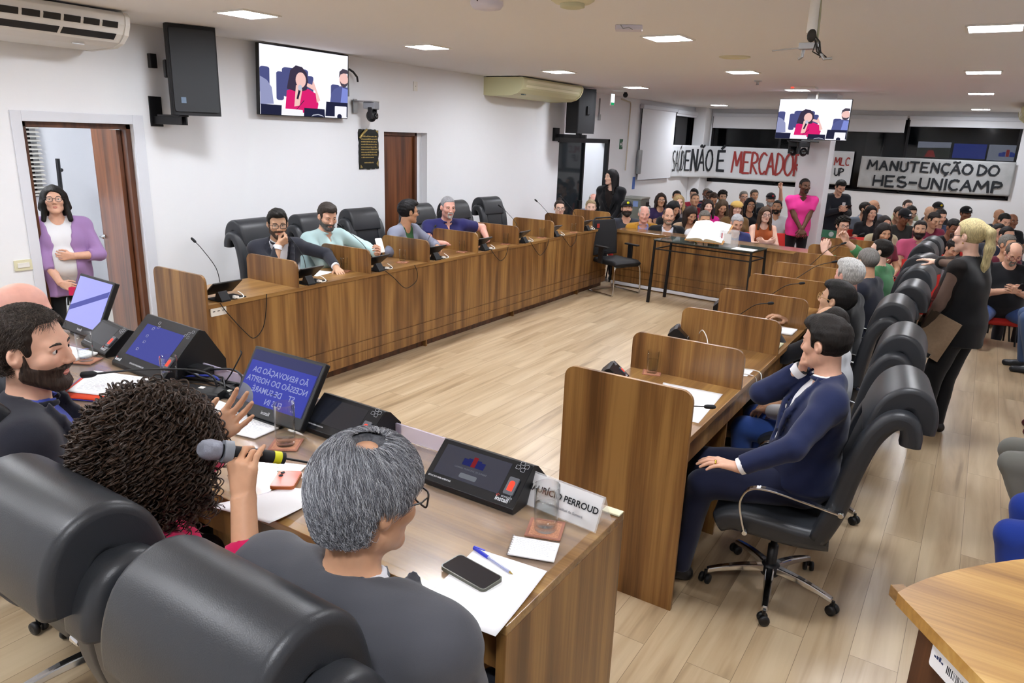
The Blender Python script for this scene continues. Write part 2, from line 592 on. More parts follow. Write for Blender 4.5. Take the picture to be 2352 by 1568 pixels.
# glass entrance at the far end of the left wall
b = MB()
b.box((XW - 0.05, 8.40, 2.04), (XW + 0.03, 10.46, 2.12)); b.box((XW - 0.05, 10.38, LOW), (XW + 0.03, 10.46, 2.12)); b.box((XW - 0.05, 9.40, LOW), (XW + 0.01, 9.45, 2.06))
d3 = struct('door_3', b, M_BLKMET, 0.004)
b = MB(); b.box((XW - 0.035, 8.46, LOW), (XW - 0.023, 9.40, 2.05)); b.build('pane', mat('smoked_glass', '1c2226', 0.05, alpha=0.88), d3)
b = MB(); b.box((XW - 0.02, 9.30, 0.78), (XW + 0.03, 9.42, 0.98)); b.build('lock_box', M_BLACK, d3, 0.006)
b = MB(); b.box((-2.95, 8.0, LOW), (-2.85, 10.9, CEIL)); b.box((-2.9, 10.6, LOW), (XW - 0.16, 10.7, CEIL)); b.box((-2.9, 8.1, LOW), (XW - 0.16, 8.2, CEIL)); struct('wall_vestibule', b, M_WALL)
b = MB(); b.box((-2.9, 8.0, -0.25), (XW, 10.9, LOW)); struct('floor_vestibule', b, M_FLOOR)
b = MB(); b.box((-2.9, 8.0, CEIL), (XW - 0.16, 10.9, CEIL + .1)); struct('ceiling_vestibule', b, M_CEIL)
sg = thing('warning_sign', 'white paper step warning sign on the wall seen through the open glass door', 'sign', (-2.845, 10.02, 1.35))
b = MB(); b.box((-0.002, -0.26, -0.16), (0.002, 0.26, 0.16)); b.build('sheet', M_PAPER, sg)
Mx = frame((0.003, 0, 0.0), (0, 1, 0), (0, 0, 1))
text_obj('small_lettering', 'CUIDADO COM O', 0.055, M_INK, sg, Mx @ Matrix.Translation((0, 0.02, 0)))
text_obj('large_lettering', 'DEGRAU', 0.095, M_INK, sg, Mx @ Matrix.Translation((0, -0.07, 0)), bold=0.002)
b = MB(); b.ball((0.003, 0, 0.10), (0.001, 0.04, 0.02), 12); b.build('emblem', M_INK, sg)

# windows of the public area
b = MB()
for y in (12.0, 13.75, 15.51): b.box((XW - 0.12, y, 1.29), (XW - 0.04, y + 0.04, 2.78))
b.box((XW - 0.12, 12.0, 1.29), (XW - 0.04, 15.55, 1.33)); b.box((XW - 0.12, 12.0, 2.74), (XW - 0.04, 15.55, 2.78))
w2 = struct('window_2', b, M_BLKMET)
M_NIGHT = mat('night_window_glass', '0c0e11', 0.06, alpha=0.55)
b = MB(); b.box((XW - 0.085, 12.04, 1.33), (XW - 0.075, 15.51, 2.74)); b.build('pane', M_NIGHT, w2)
b = MB()
for x in (-1.58, 0.10, 1.32, 2.86, 4.95): b.box((x, YB + 0.04, 1.15), (x + 0.05, YB + 0.12, 2.80))
b.box((-1.58, YB + 0.04, 1.15), (5.0, YB + 0.12, 1.19)); b.box((-1.58, YB + 0.04, 2.76), (5.0, YB + 0.12, 2.80))
w3 = struct('window_3', b, M_BLKMET)
b = MB(); b.box((-1.55, YB + 0.075, 1.19), (4.97, YB + 0.085, 2.76)); b.build('pane', M_NIGHT, w3)
b = MB(); b.box((-2.6, 11.0, -0.3), (-2.55, 17.6, 3.3)); b.box((-2.6, 17.6, -0.3), (7.0, 17.65, 3.3)); struct('wall_outside_night', b, mat('night_dark_wall', '101214', 0.9))
b = MB(); b.box((1.9, 17.0, 0.0), (2.25, 17.35, 3.2)); struct('pillar_outside', b, mat('outside_grey', '6b6c6a', 0.9))
M_BLIND = mat('roller_blind_cloth', 'e3e5ea', 0.85)


def roller(label, M, w, drop):
    t = thing('roller_blind', label, 'blind', group=None)
    t.matrix_world = M
    b = MB(); b.prism(rrect(0.0, -0.09, 0.09, 0.0, 0.02), 0, w, 'x'); b.build('cassette', mat('blind_cassette', 'd2d6de', 0.5), t, 0.003)
    b = MB(); b.box((0.02, 0.03, -drop), (w - 0.02, 0.034, -0.08)); b.build('cloth', M_BLIND, t)
    b = MB(); b.tube([(0.02, 0.032, -drop), (w - 0.02, 0.032, -drop)], 0.009, 8); b.build('bottom_bar', mat('blind_cassette', 'd2d6de', 0.5), t)
    return t


roller('long white roller blind pulled down over the left wall window beside the banner', frame((XW + 0.10, 11.86, 2.86), (0, 1, 0), (-1, 0, 0)), 2.0, 1.57)
roller('rolled up white blind above the dark corner window of the left wall', frame((XW + 0.10, 13.88, 2.84), (0, 1, 0), (-1, 0, 0)), 1.46, 0.13)
roller('short white roller blind above the first banner, behind the hanging television', frame((-1.55, YB - 0.12, 2.85), (1, 0, 0), (0, 1, 0)), 4.38, 0.36)
roller('white roller blind rolled up above the reflected screens, right of the pillar', frame((2.88, YB - 0.12, 2.85), (1, 0, 0), (0, 1, 0)), 2.2, 0.22)

# skirting of the room
b = MB()
b.box((XW, 0.80, 0), (XW + 0.014, 3.95, 0.07)); b.box((XW, 4.80, 0), (XW + 0.014, STEP_Y, 0.07))
struct('baseboard_left', b, M_WHITE, 0.003)

# ------------------------------------------------------------------ ceiling lights


def ceiling_light(x, y, label, group=None, s=0.31):
    t = thing('ceiling_light', label, 'ceiling light', (x, y, CEIL), 0, group)
    b = MB()
    h, w = s / 2, s / 2 + 0.02
    for (lo, hi) in (((-w, -w, -0.012), (w, -h, 0.0)), ((-w, h, -0.012), (w, w, 0.0)), ((-w, -h, -0.012), (-h, h, 0.0)), ((h, -h, -0.012), (w, h, 0.0))):
        b.box(lo, hi)
    b.build('frame', M_WHITE, t, 0.002)
    b = MB(); b.box((-h, -h, -0.006), (h, h, -0.001)); b.build('diffuser', M_LAMP, t)
    return t


LIT = [(-0.36, 0.79, 'square ceiling light nearest the wall television, above the left counter'), (-0.34, 2.89, 'square ceiling light second along the left counter, past the wall television'),
       (-0.36, 5.6, 'square ceiling light in front of the far cream air conditioner'), (-0.50, 8.4, 'square ceiling light beside the green exit sign'),
       (-0.85, 13.9, 'small far ceiling light near the corner window blind'), (2.15, 2.95, 'square ceiling light at the middle of the chamber near the flat access point'),
       (1.9, 6.0, 'square ceiling light between the round vent and the hanging television'), (1.88, 9.05, 'ceiling light directly above the hanging television'),
       (4.42, 3.09, 'recessed ceiling light nearest the camera over the right aisle'), (4.32, 6.4, 'recessed ceiling light second along the right aisle'),
       (4.26, 9.8, 'recessed ceiling light third along the right aisle'), (4.2, 14.6, 'far recessed ceiling light at the end of the right aisle by the blinds')]
for x, y, l in LIT:
    ceiling_light(x, y, l)
ceiling_light(1.97, 12.1, 'added ceiling light, unseen behind the hanging television, brightening the public')  # extra lamp added to brighten the seated public, unseen behind the television
for x, y in ((-0.36, -1.6), (-0.36, -3.6), (2.15, -0.1), (2.15, -3.2), (4.42, -0.2), (4.42, -3.2)):
    ceiling_light(x, y, 'square ceiling light in the row above the presiding table, out of the picture', 'ceiling lights above the presiding table')
lr = thing('ceiling_light', 'bright light of the side room behind the open door', 'ceiling light', (-3.0, -0.7, 2.95))
b = MB(); b.box((-0.21, -0.21, -0.012), (0.21, 0.21, 0)); b.build('diffuser', M_LAMP, lr)
lr = thing('ceiling_light', 'light of the vestibule behind the glass door', 'ceiling light', (-2.45, 9.6, 2.95))
b = MB(); b.box((-0.12, -0.12, -0.012), (0.12, 0.12, 0)); b.build('diffuser', M_LAMP, lr)
# ------------------------------------------------------------------ counters with dividers


def counter_parts(t, L, depth, n, pitch, zt, zd, front_at, left_full, socket, M, plinth=True):
    """Counter running along local y from 0 to L; the side towards the chamber is x=0 (front_at=+1) or x=-... mirrored by front_at=-1."""
    s = front_at
    def bx(mb, x0, x1, y0, y1, z0, z1):
        mb.box((min(s * x0, s * x1), y0, z0), (max(s * x0, s * x1), y1, z1))
    b = MB(); bx(b, 0.0, -depth, 0, L, zt - 0.032, zt); b.build('worktop', M_WOODY, t, 0.002)
    b = MB()
    bx(b, -0.012, -0.034, 0, L, 0.272, zt - 0.032); bx(b, -0.012, -0.034, 0, L, 0.172, 0.262); bx(b, -0.020, -0.034, 0, L, 0.07, 0.272); bx(b, -0.012, -0.034, 0, L, 0.075, 0.162)
    b.build('front_panel', M_WOODV, t, 0.0015)
    if plinth:
        b = MB(); bx(b, -0.07, -0.09, 0.02, L - 0.02, 0.0, 0.07)
        b.build('plinth', M_DFRAME, t)
    b = MB(); bx(b, -depth + 0.03, -depth + 0.05, 0.0, L, zt - 0.17, zt - 0.032); b.build('apron', M_WOODV, t, 0.001)
    for i in range(n + 1):
        b = MB()
        full = i == 0 and left_full
        lo = 0.0 if full else zt
        a, c = (-depth - 0.002, 0.004) if s > 0 else (-0.004, depth + 0.002)
        pts = rrect(a, lo, c, zd, 0.055, 6, '0011')
        b.prism([(p, q) for p, q in pts], i * pitch - 0.0095, i * pitch + 0.0095, 'y')
        b.build('divider_panel', M_WOODV, t, 0.0015)
    for i in range(1, n, 2):
        b = MB(); bx(b, -0.03, -depth + 0.05, i * pitch - 0.01, i * pitch + 0.01, 0.0, zt - 0.032); b.build('support_panel', M_WOODV, t)


ZT, ZD = 0.882, 1.098
PL, PR = 0.8372, 0.7991
lc = thing('counter', 'long walnut counter along the left wall with rounded dividers between seats', 'counter', (0, 0, 0))
counter_parts(lc, 8 * PL, 0.615, 8, PL, ZT, ZD, 1, True, True, None)
b = MB(); b.prism(rrect(0.03, 0.79, 0.16, 0.86, 0.006), -0.012, -0.004, 'x'); so = b.build('socket_plate', M_WHITE, lc, 0.001)
for y in (0.055, 0.095, 0.135): b = MB(); b.box((-0.0045, y - 0.010, 0.822), (-0.003, y + 0.010, 0.828)); b.build('socket_slot', M_BLACK, so)
rc_ = thing('counter', 'walnut counter on the right side with a full height end panel facing the camera', 'counter', (3.028, -0.164, 0))
counter_parts(rc_, 8 * PR, 0.627, 8, PR, ZT, ZD, -1, True, False, None)

# the counter that closes the far side of the chamber
ang = math.radians(-6.0)
bk = thing('counter', 'walnut counter closing the far side of the chamber behind the glass table', 'counter', (0.02, 7.03, 0), ang)
bk.location = (0.02, 6.86, 0)
WB = 3.7
b = MB(); b.box((0, -0.02, 0.80), (WB, 0.36, 0.84)); b.build('worktop', M_WOODX, bk, 0.003)
b = MB()
b.box((0, 0.0, 0.27), (WB, 0.02, 0.80)); b.box((0, 0.0, 0.165), (WB, 0.02, 0.262)); b.box((0, 0.0, 0.075), (WB, 0.02, 0.157)); b.box((0, 0.008, 0.07), (WB, 0.02, 0.8))
b.build('front_panel', M_WOODV, bk, 0.0015)
b = MB(); b.box((0, 0.03, 0.0), (WB, 0.05, 0.80)); b.build('back_panel', M_WOODV, bk)
b = MB(); b.box((0, -0.006, 0.02), (WB, 0.02, 0.065)); b.build('white_strip', mat('white_strip', 'dcdde6', 0.5), bk, 0.003)

# presiding table on the dais, in front of the camera
FT_Z, FT_X0, FT_X1, FT_Y0, FT_Y1 = 1.08, -1.2, 3.825, -1.905, -1.262
ft = thing('presiding_table', 'walnut presiding table nearest the camera holding monitors and voting terminals', 'table', (0, 0, 0))
b = MB(); b.box((FT_X0, FT_Y0, FT_Z - 0.03), (FT_X1, FT_Y1, FT_Z - 0.004)); b.build('worktop', M_WOODX, ft, 0.002)
b = MB(); b.box((FT_X0 + 0.02, FT_Y0 + 0.03, FT_Z - 0.0035), (FT_X1 - 0.03, FT_Y1 - 0.02, FT_Z)); b.build('glass_cover', mat('table_glass_cover', 'ffffff', 0.03, alpha=0.06, spec=0.8), ft)
b = MB(); b.box((FT_X1 - 0.028, FT_Y0 + 0.002, 0.0), (FT_X1 - 0.001, FT_Y1 - 0.002, FT_Z - 0.03)); b.build('end_panel', M_WOODV, ft, 0.002)
b = MB(); b.box((FT_X0, FT_Y1 - 0.05, 0.0), (FT_X1 - 0.03, FT_Y1 - 0.028, FT_Z - 0.03)); b.build('front_panel', M_WOODV, ft)
b = MB(); b.box((FT_X0, FT_Y0 + 0.06, FT_Z - 0.19), (FT_X1 - 0.03, FT_Y0 + 0.08, FT_Z - 0.03)); b.build('apron', M_WOODV, ft)
b = MB(); b.box((FT_X1 - 0.055, FT_Y1 - 0.045, FT_Z - 0.003), (FT_X1 + 0.001, FT_Y1 - 0.012, FT_Z + 0.002)); b.build('corner_clip', M_CREAM, ft, 0.001)
b = MB(); b.box((1.3, FT_Y1 - 0.012, FT_Z), (3.25, FT_Y1 - 0.004, FT_Z + 0.055)); b.build('acrylic_rail', mat('lilac_acrylic', 'd9d2ea', 0.1, alpha=0.5), ft)

# lectern corner at the lower right
pd = thing('lectern', 'golden wood lectern with a curved front edge at the bottom right corner', 'lectern', (4.551, -1.531, DAIS))
top = 1.05
pts = [(0.0, 0.0)]
P0, P1, P2 = Vector((0.0, 0.0)), Vector((0.10, 0.26)), Vector((0.62, 0.66))
for k in range(1, 13):
    u = k / 12
    q = P0 * (1 - u) ** 2 + P1 * 2 * u * (1 - u) + P2 * u * u
    pts.append((q.x, q.y))
pts += [(0.95, 0.70), (0.95, -0.45), (0.42, -0.55)]
pts = pts[::-1]
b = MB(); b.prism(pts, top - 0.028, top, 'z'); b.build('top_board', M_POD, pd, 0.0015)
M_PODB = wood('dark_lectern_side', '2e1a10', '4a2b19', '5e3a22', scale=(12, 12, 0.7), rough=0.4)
d = Vector((0.42, -0.55, 0)).normalized(); nrm = Vector((-d.y, d.x, 0))
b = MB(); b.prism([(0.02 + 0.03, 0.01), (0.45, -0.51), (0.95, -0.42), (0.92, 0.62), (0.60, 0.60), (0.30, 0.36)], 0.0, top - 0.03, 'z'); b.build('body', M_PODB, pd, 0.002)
b = MB(); b.obox(tuple(d * 0.30 + nrm * 0.018 + Vector((0, 0, top - 0.014))), (0.66, 0.03, 0.026), Matrix(((d.x, nrm.x, 0), (d.y, nrm.y, 0), (0, 0, 1)))); b.build('edge_band', M_WOODX, pd, 0.001)
# asset sticker on the side
Ms = Matrix.Translation(d * 0.175 + nrm * 0.0215 + Vector((0, 0, top - 0.068))) @ Matrix(((d.x, 0, -nrm.x, 0), (d.y, 0, -nrm.y, 0), (0, 1, 0, 0), (0, 0, 0, 1)))
b = MB(); b.prism(rrect(-0.075, -0.026, 0.075, 0.026, 0.006), 0.0, 0.0008, 'z'); st = b.build('asset_sticker', M_PAPER, pd); st.matrix_local = Ms
b = MB(); rnd = random.Random(5); x = -0.028
while x < 0.062:
    w_ = rnd.choice((0.0009, 0.0016, 0.0024)); b.box((x, -0.008, 0.0008), (x + w_, 0.009, 0.0011)); x += w_ + rnd.choice((0.001, 0.0018, 0.003))
bc = b.build('barcode', M_INK, st)
text_obj('sticker_number', '2464', 0.013, M_INK, st, Matrix.Translation((0.02, -0.0165, 0.001)))
b = MB()
for k in range(4): b.box((-0.065 + k * 0.007, 0.0, 0.0008), (-0.0595 + k * 0.007, 0.004 + 0.003 * (k % 3), 0.0011))
b.build('sticker_emblem', mat('emblem_blue', '26345c', 0.7), st)

# ------------------------------------------------------------------ black executive chair


def strip_outline(path, th):
    """Closed outline around a path in the (y, z) plane; th: thickness per point."""
    P = [Vector((p[0], p[1])) for p in path]
    L_, R_ = [], []
    for i, p in enumerate(P):
        t = (P[min(i + 1, len(P) - 1)] - P[max(i - 1, 0)]).normalized()
        n = Vector((-t.y, t.x))
        w = th[i] / 2
        L_.append(p + n * w); R_.append(p - n * w)
    return [(p.x, p.y) for p in L_] + [(p.x, p.y) for p in R_[::-1]]


def smooth_path(pts, n=6):
    out = []
    P = [Vector(p) for p in pts]
    for i in range(len(P) - 1):
        a, b_, c, d_ = P[max(i - 1, 0)], P[i], P[i + 1], P[min(i + 2, len(P) - 1)]
        for k in range(n):
            t = k / n
            out.append(0.5 * ((2 * b_) + (c - a) * t + (2 * a - 5 * b_ + 4 * c - d_) * t * t + (3 * b_ - a - 3 * c + d_) * t ** 3))
    out.append(P[-1])
    return out


def slab(mb, path, th, x0, x1, edge=0.02, nx=6, mi=0):
    """Upholstered slab: outline of the path swept along x, thinner towards both ends."""
    out = strip_outline(path, th)
    n = len(out)
    ctr = [Vector((p[0], p[1])) for p in path] + [Vector((p[0], p[1])) for p in path][::-1]
    prof = [(x0 + edge - edge * math.sin(math.pi / 2 * k / nx), edge * (1 - math.cos(math.pi / 2 * k / nx))) for k in range(nx + 1)]
    rows = [(x, s_) for x, s_ in prof][::-1] + [(x1 - (x - x0), s_) for x, s_ in prof]
    vs = []
    for x, shrink in rows:
        for q, c in zip(out, ctr):
            v = Vector(q); dd = (c - v); l = dd.length
            v2 = v + (dd / l * min(shrink, l * 0.9) if l > 1e-6 else dd)
            vs.append((x, v2.x, v2.y))
    fs = []
    for i in range(len(rows) - 1):
        for k in range(n):
            fs.append((i * n + k, i * n + (k + 1) % n, (i + 1) * n + (k + 1) % n, (i + 1) * n + k))
    mb.add(vs, fs, mi, True)
    m = n // 2
    for r0, rev in ((0, False), (len(rows) - 1, True)):
        f = []
        for k in range(m - 1):
            q = (r0 * n + k, r0 * n + k + 1, r0 * n + n - 2 - k, r0 * n + n - 1 - k)
            f.append(q[::-1] if rev else q)
        mb.add(vs, f, mi, True)
    return mb


def loc(v, M):
    return M @ Vector(v)


def executive_chair(name, label, group=None, recline=0.0, arms=True):
    t = thing(name, label, 'chair', (0, 0, 0), 0, group)
    rc = lambda y, z: (y - recline * max(0, z - 0.5), z)
    back = smooth_path([rc(-0.20, 0.47), rc(-0.245, 0.62), rc(-0.26, 0.80), rc(-0.285, 0.98), rc(-0.315, 1.08)], 5)
    b = MB(); slab(b, back, [0.07] * len(back), -0.165, 0.165, 0.03); b.build('backrest', M_LEATHER, t)
    hp = smooth_path([rc(-0.285, 1.01), rc(-0.305, 1.10), rc(-0.335, 1.165), rc(-0.385, 1.195), rc(-0.44, 1.175), rc(-0.47, 1.115), rc(-0.478, 1.05)], 5)
    b = MB(); slab(b, hp, [0.085 + 0.02 * math.sin(math.pi * i / (len(hp) - 1)) for i in range(len(hp))], -0.205, 0.205, 0.022); b.build('headrest', M_LEATHER, t)
    for sx in (-1, 1):
        wp = smooth_path([rc(-0.19, 0.46), rc(-0.235, 0.62), rc(-0.25, 0.80), rc(-0.28, 0.98), rc(-0.32, 1.07), rc(-0.36, 1.105), rc(-0.405, 1.095), rc(-0.43, 1.045), rc(-0.435, 1.0)], 5)
        b = MB(); xa, xb = sorted((sx * 0.155, sx * 0.265)); slab(b, wp, [0.085] * len(wp), xa, xb, 0.03); b.build('side_wing', M_LEATHER, t)
    sp = smooth_path([(-0.24, 0.455), (-0.10, 0.445), (0.08, 0.455), (0.20, 0.455), (0.265, 0.42)], 5)
    b = MB(); slab(b, sp, [0.10 + 0.02 * math.sin(math.pi * i / (len(sp) - 1)) for i in range(len(sp))], -0.25, 0.25, 0.04)
    se = b.build('seat', M_LEATHER, t)
    b = MB(); b.box((-0.13, -0.15, 0.365), (0.13, 0.13, 0.40)); b.build('seat_plate', M_BLACK, se, 0.01)
    if arms:
        for sx in (-1, 1):
            ap = smooth_path([(sx * 0.285, 0.13, 0.44), (sx * 0.295, 0.155, 0.53), (sx * 0.30, 0.165, 0.61), (sx * 0.30, 0.13, 0.675), (sx * 0.30, 0.04, 0.69), (sx * 0.295, -0.12, 0.665), (sx * 0.28, -0.265, 0.635)], 5)
            b = MB()
            # flat bar: two offset tubes bridged
            vs, fs = [], []
            for i, p in enumerate(ap):
                tdir = (ap[min(i + 1, len(ap) - 1)] - ap[max(i - 1, 0)]).normalized()
                n = Vector((sx, 0, 0)).cross(tdir).normalized()
                for (a_, h_) in ((-0.017, -0.005), (0.017, -0.005), (0.017, 0.005), (-0.017, 0.005)):
                    vs.append(p + Vector((a_, 0, 0)) + n * h_)
            for i in range(len(ap) - 1):
                for k in range(4): fs.append((i * 4 + k, i * 4 + (k + 1) % 4, (i + 1) * 4 + (k + 1) % 4, (i + 1) * 4 + k))
            fs += [(0, 1, 2, 3), tuple(len(vs) - 4 + k for k in (3, 2, 1, 0))]
            b.add(vs, fs)
            for q in (ap[0], ap[-1]):
                b.lathe([(0.011, -0.02), (0.014, -0.018), (0.014, 0.018), (0.011, 0.02)], 12, q, 0, Matrix.Rotation(math.pi / 2, 4, 'Y'))
            ar = b.build('armrest', M_CHROME, t, 0.003)
    b = MB(); b.lathe([(0.026, 0.12), (0.026, 0.25), (0.017, 0.252), (0.017, 0.38)], 16); b.build('gas_column', M_BLACK, t)
    b = MB(); b.lathe([(0.045, 0.085), (0.05, 0.10), (0.045, 0.14), (0.03, 0.15)], 18); b.build('base_hub', M_BLACK, t)
    for k in range(5):
        a = math.radians(90 + 72 * k + 20)
        dv = Vector((math.cos(a), math.sin(a), 0)); sd = Vector((-dv.y, dv.x, 0))
        vs, fs = [], []
        for i in range(9):
            u = i / 8
            r = 0.035 + 0.285 * u; z = 0.125 - 0.045 * u * u; w = 0.026 - 0.008 * u; h = 0.022 - 0.006 * u
            c = dv * r + Vector((0, 0, z))
            vs += [c - sd * w - Vector((0, 0, h)), c + sd * w - Vector((0, 0, h)), c + sd * w * 0.75 + Vector((0, 0, h * .6)), c - sd * w * 0.75 + Vector((0, 0, h * .6))]
        for i in range(8):
            for q in range(4): fs.append((i * 4 + q, i * 4 + (q + 1) % 4, (i + 1) * 4 + (q + 1) % 4, (i + 1) * 4 + q))
        fs += [(3, 2, 1, 0), (32, 33, 34, 35)]
        b = MB(); b.add(vs, fs); lg = b.build('base_leg', M_CHROME, t, 0.006)
        b = MB()
        cpos = dv * 0.325
        rot = Matrix.Rotation(a + 0.9 + k, 4, 'Z') @ Matrix.Rotation(math.pi / 2, 4, 'X')
        for off in (-0.017, 0.017):
            M4 = Matrix.Rotation(a + 0.9 + k, 4, 'Z') @ Matrix.Translation((0, off, 0)) @ Matrix.Rotation(math.pi / 2, 4, 'X')
            b.lathe([(0.012, -0.011), (0.025, -0.009), (0.027, 0.0), (0.025, 0.009), (0.012, 0.011)], 16, cpos + Vector((0, 0, 0.027)), 0, M4)
        b.tube([cpos + Vector((0, 0, 0.03)), cpos + Vector((0, 0, 0.075))], 0.008, 8)
        b.build('caster', M_BLACK, lg)
    return t


CH = {}


def chair_at(key, x, y, deg, label, z=0.0, recline=0.0, arms=True, group='black leather executive chairs'):
    """deg: the direction the chair faces; 0 is +x, 90 is +y."""
    k = (recline, arms)
    rz = math.radians(deg - 90)
    if k not in CH:
        CH[k] = executive_chair('executive_chair', label, group, recline, arms)
        t = CH[k]
    else:
        t = dup(CH[k], label=label, group=group)
    t.location = (x, y, z); t.rotation_euler = (0, 0, rz)
    k = {'f': 0.98, 'l': 1.02, 'r': 0.96}[key]; t.scale = (k, k, k)
    return t


# seats behind the presiding table (their backs face the camera)
chair_at('f', 3.615, -2.065, 90, 'black leather chair behind the grey haired man, its back to the camera', DAIS)
chair_at('f', 3.03, -2.065, 90, 'black leather chair at the lower left corner behind the curly haired woman', DAIS)
chair_at('f', 2.20, -1.97, 90, 'black leather chair of the bearded man in the dark suit', DAIS)
chair_at('f', 1.48, -1.85, 90, 'black leather chair of the bald man at the left edge', DAIS)
# seats of the left counter
for (y, dg, l) in ((1.50, 4, 'black leather chair of the man with his fist at his chin, at the left counter'), (2.22, 0, 'black leather chair of the bearded man in the pale mint shirt'),
                   (2.98, -4, 'empty black leather chair between the mint shirt man and the grey cardigan man'), (3.97, 0, 'black leather chair behind the man in the grey cardigan'),
                   (4.72, 0, 'black leather chair behind the man in the navy polo shirt'), (5.56, -6, 'empty black leather chair, last of the left counter, beside the white wall')):
    chair_at('l', -0.98 - (0.06 if y in (2.98, 5.56) else 0), y, dg, l)
# seats of the right counter
for (x, y, dg, l) in ((3.99, 0.30, 188, 'reclined black leather chair of the man in the navy suit on the right'), (3.95, 1.32, 182, 'black leather chair of the balding man in the white shirt'),
                      (3.82, 2.22, 182, 'black leather chair behind the young man in round glasses'), (3.86, 2.98, 180, 'black leather chair of the white haired man in black'),
                      (3.84, 3.92, 178, 'black leather chair touched by the standing blonde woman'), (3.82, 4.78, 168, 'black leather chair of the man in the green shirt'),
                      (3.76, 5.75, 178, 'empty black leather chair second from the far end of the right counter'), (3.78, 6.38, 178, 'empty black leather chair at the far end of the right counter')):
    chair_at('r', x, y, dg, l, 0.0, 0.0 if y > 0.5 else 0.10)

# ------------------------------------------------------------------ mesh visitor chair at the corner
vc = thing('visitor_chair', 'black mesh back visitor chair with a chrome sled frame in the far corner', 'chair', (0.30, 6.36, 0), math.radians(-112))
b = MB(); sp = smooth_path([(-0.22, 0.46), (0.0, 0.455), (0.18, 0.46), (0.25, 0.43)], 5); slab(b, sp, [0.07] * len(sp), -0.24, 0.24, 0.03); b.build('seat', M_BLACKM, vc)
b = MB(); sp = smooth_path([(-0.235, 0.52), (-0.255, 0.70), (-0.275, 0.86), (-0.31, 1.01)], 5); slab(b, sp, [0.018] * len(sp), -0.21, 0.21, 0.008)
b.build('backrest', mat('black_mesh_fabric', '1a1b1f', 0.8, bump=0.3, bscale=600), vc)
b = MB(); b.tube([(-0.215, -0.24, 0.52), (-0.22, -0.275, 0.85), (-0.205, -0.315, 1.0), (-0.15, -0.325, 1.035), (0.15, -0.325, 1.035), (0.205, -0.315, 1.0), (0.22, -0.275, 0.85), (0.215, -0.24, 0.52)], 0.012, 8); b.build('back_frame', M_BLACK, vc)
b = MB(); b.obox((0, -0.24, 0.50), (0.06, 0.025, 0.14)); b.build('back_bracket', M_BLACK, vc, 0.004)
b = MB(); b.box((0.12, -0.268, 0.90), (0.17, -0.262, 0.96)); b.build('red_tag', mat('red_tag', 'a8342c', 0.7), vc)
for sx in (-1, 1):
    b = MB(); b.obox((sx * 0.29, 0.0, 0.675), (0.06, 0.26, 0.025)); ar = b.build('armrest', M_BLACK, vc, 0.01)
    b = MB(); b.box((sx * 0.285 - 0.015, -0.06, 0.44), (sx * 0.285 + 0.015, 0.02, 0.665)); b.build('arm_post', M_BLACK, ar, 0.004)
b = MB()
b.tube(smooth_path([(-0.20, 0.20, 0.425), (-0.235, 0.235, 0.40), (-0.25, 0.245, 0.30), (-0.26, 0.255, 0.06), (-0.26, 0.235, 0.014), (-0.26, 0.17, 0.012), (-0.26, -0.20, 0.012), (-0.24, -0.25, 0.012), (0, -0.26, 0.012), (0.24, -0.25, 0.012), (0.26, -0.20, 0.012), (0.26, 0.17, 0.012), (0.26, 0.235, 0.014), (0.26, 0.255, 0.06), (0.25, 0.245, 0.30), (0.235, 0.235, 0.40), (0.20, 0.20, 0.425)], 4), 0.0125, 10)
b.build('sled_frame', M_CHROME, vc)

# ------------------------------------------------------------------ glass table
gt = thing('glass_table', 'glass topped side table with thin black metal legs holding an open book', 'table', (0.95, 6.06, 0), math.radians(-6.3))
GW, GD, GZ = 1.36, 0.52, 0.865
b = MB(); b.box((0, 0, GZ - 0.01), (GW, GD, GZ)); b.build('glass_top', mat('table_glass', '4a5a56', 0.04, alpha=0.62, spec=0.9), gt, 0.001)
b = MB()
for z in (GZ - 0.025, GZ - 0.135):
    ins = 0.012
    b.box((ins, ins, z), (GW - ins, ins + 0.018, z + 0.015)); b.box((ins, GD - ins - 0.018, z), (GW - ins, GD - ins, z + 0.015))
    b.box((ins, ins, z), (ins + 0.018, GD - ins, z + 0.015)); b.box((GW - ins - 0.018, ins, z), (GW - ins, GD - ins, z + 0.015))
b.build('frame', M_BLKMET, gt, 0.001)
for x, y in ((0.02, 0.02), (GW - 0.02, 0.02), (0.02, GD - 0.02), (GW - 0.02, GD - 0.02)):
    b = MB()
    dx = -0.03 if x < 0.1 else 0.03
    q = []
    for (px, pz, w) in ((x, GZ - 0.01, 0.012), (x + dx * 0.4, 0.4, 0.016), (x + dx, 0.0, 0.018)):
        q += [(px - w, y - w, pz), (px + w, y - w, pz), (px + w, y + w, pz), (px - w, y + w, pz)]
    fs = [(3, 2, 1, 0), (8, 9, 10, 11)] + [(i * 4 + k, i * 4 + (k + 1) % 4, (i + 1) * 4 + (k + 1) % 4, (i + 1) * 4 + k) for i in range(2) for k in range(4)]
    b.add(q, fs); b.build('leg', M_BLKMET, gt, 0.001)
# ------------------------------------------------------------------ televisions and cameras


def glow(name, c, k=1.0):
    return mat('screen_' + name, '000000', 0.6, spec=0.0, emit=c, estr=k)


def ell(cx, cy, rx, ry, n=22):
    return [(cx + rx * math.cos(2 * math.pi * i / n), cy + ry * math.sin(2 * math.pi * i / n)) for i in range(n)]


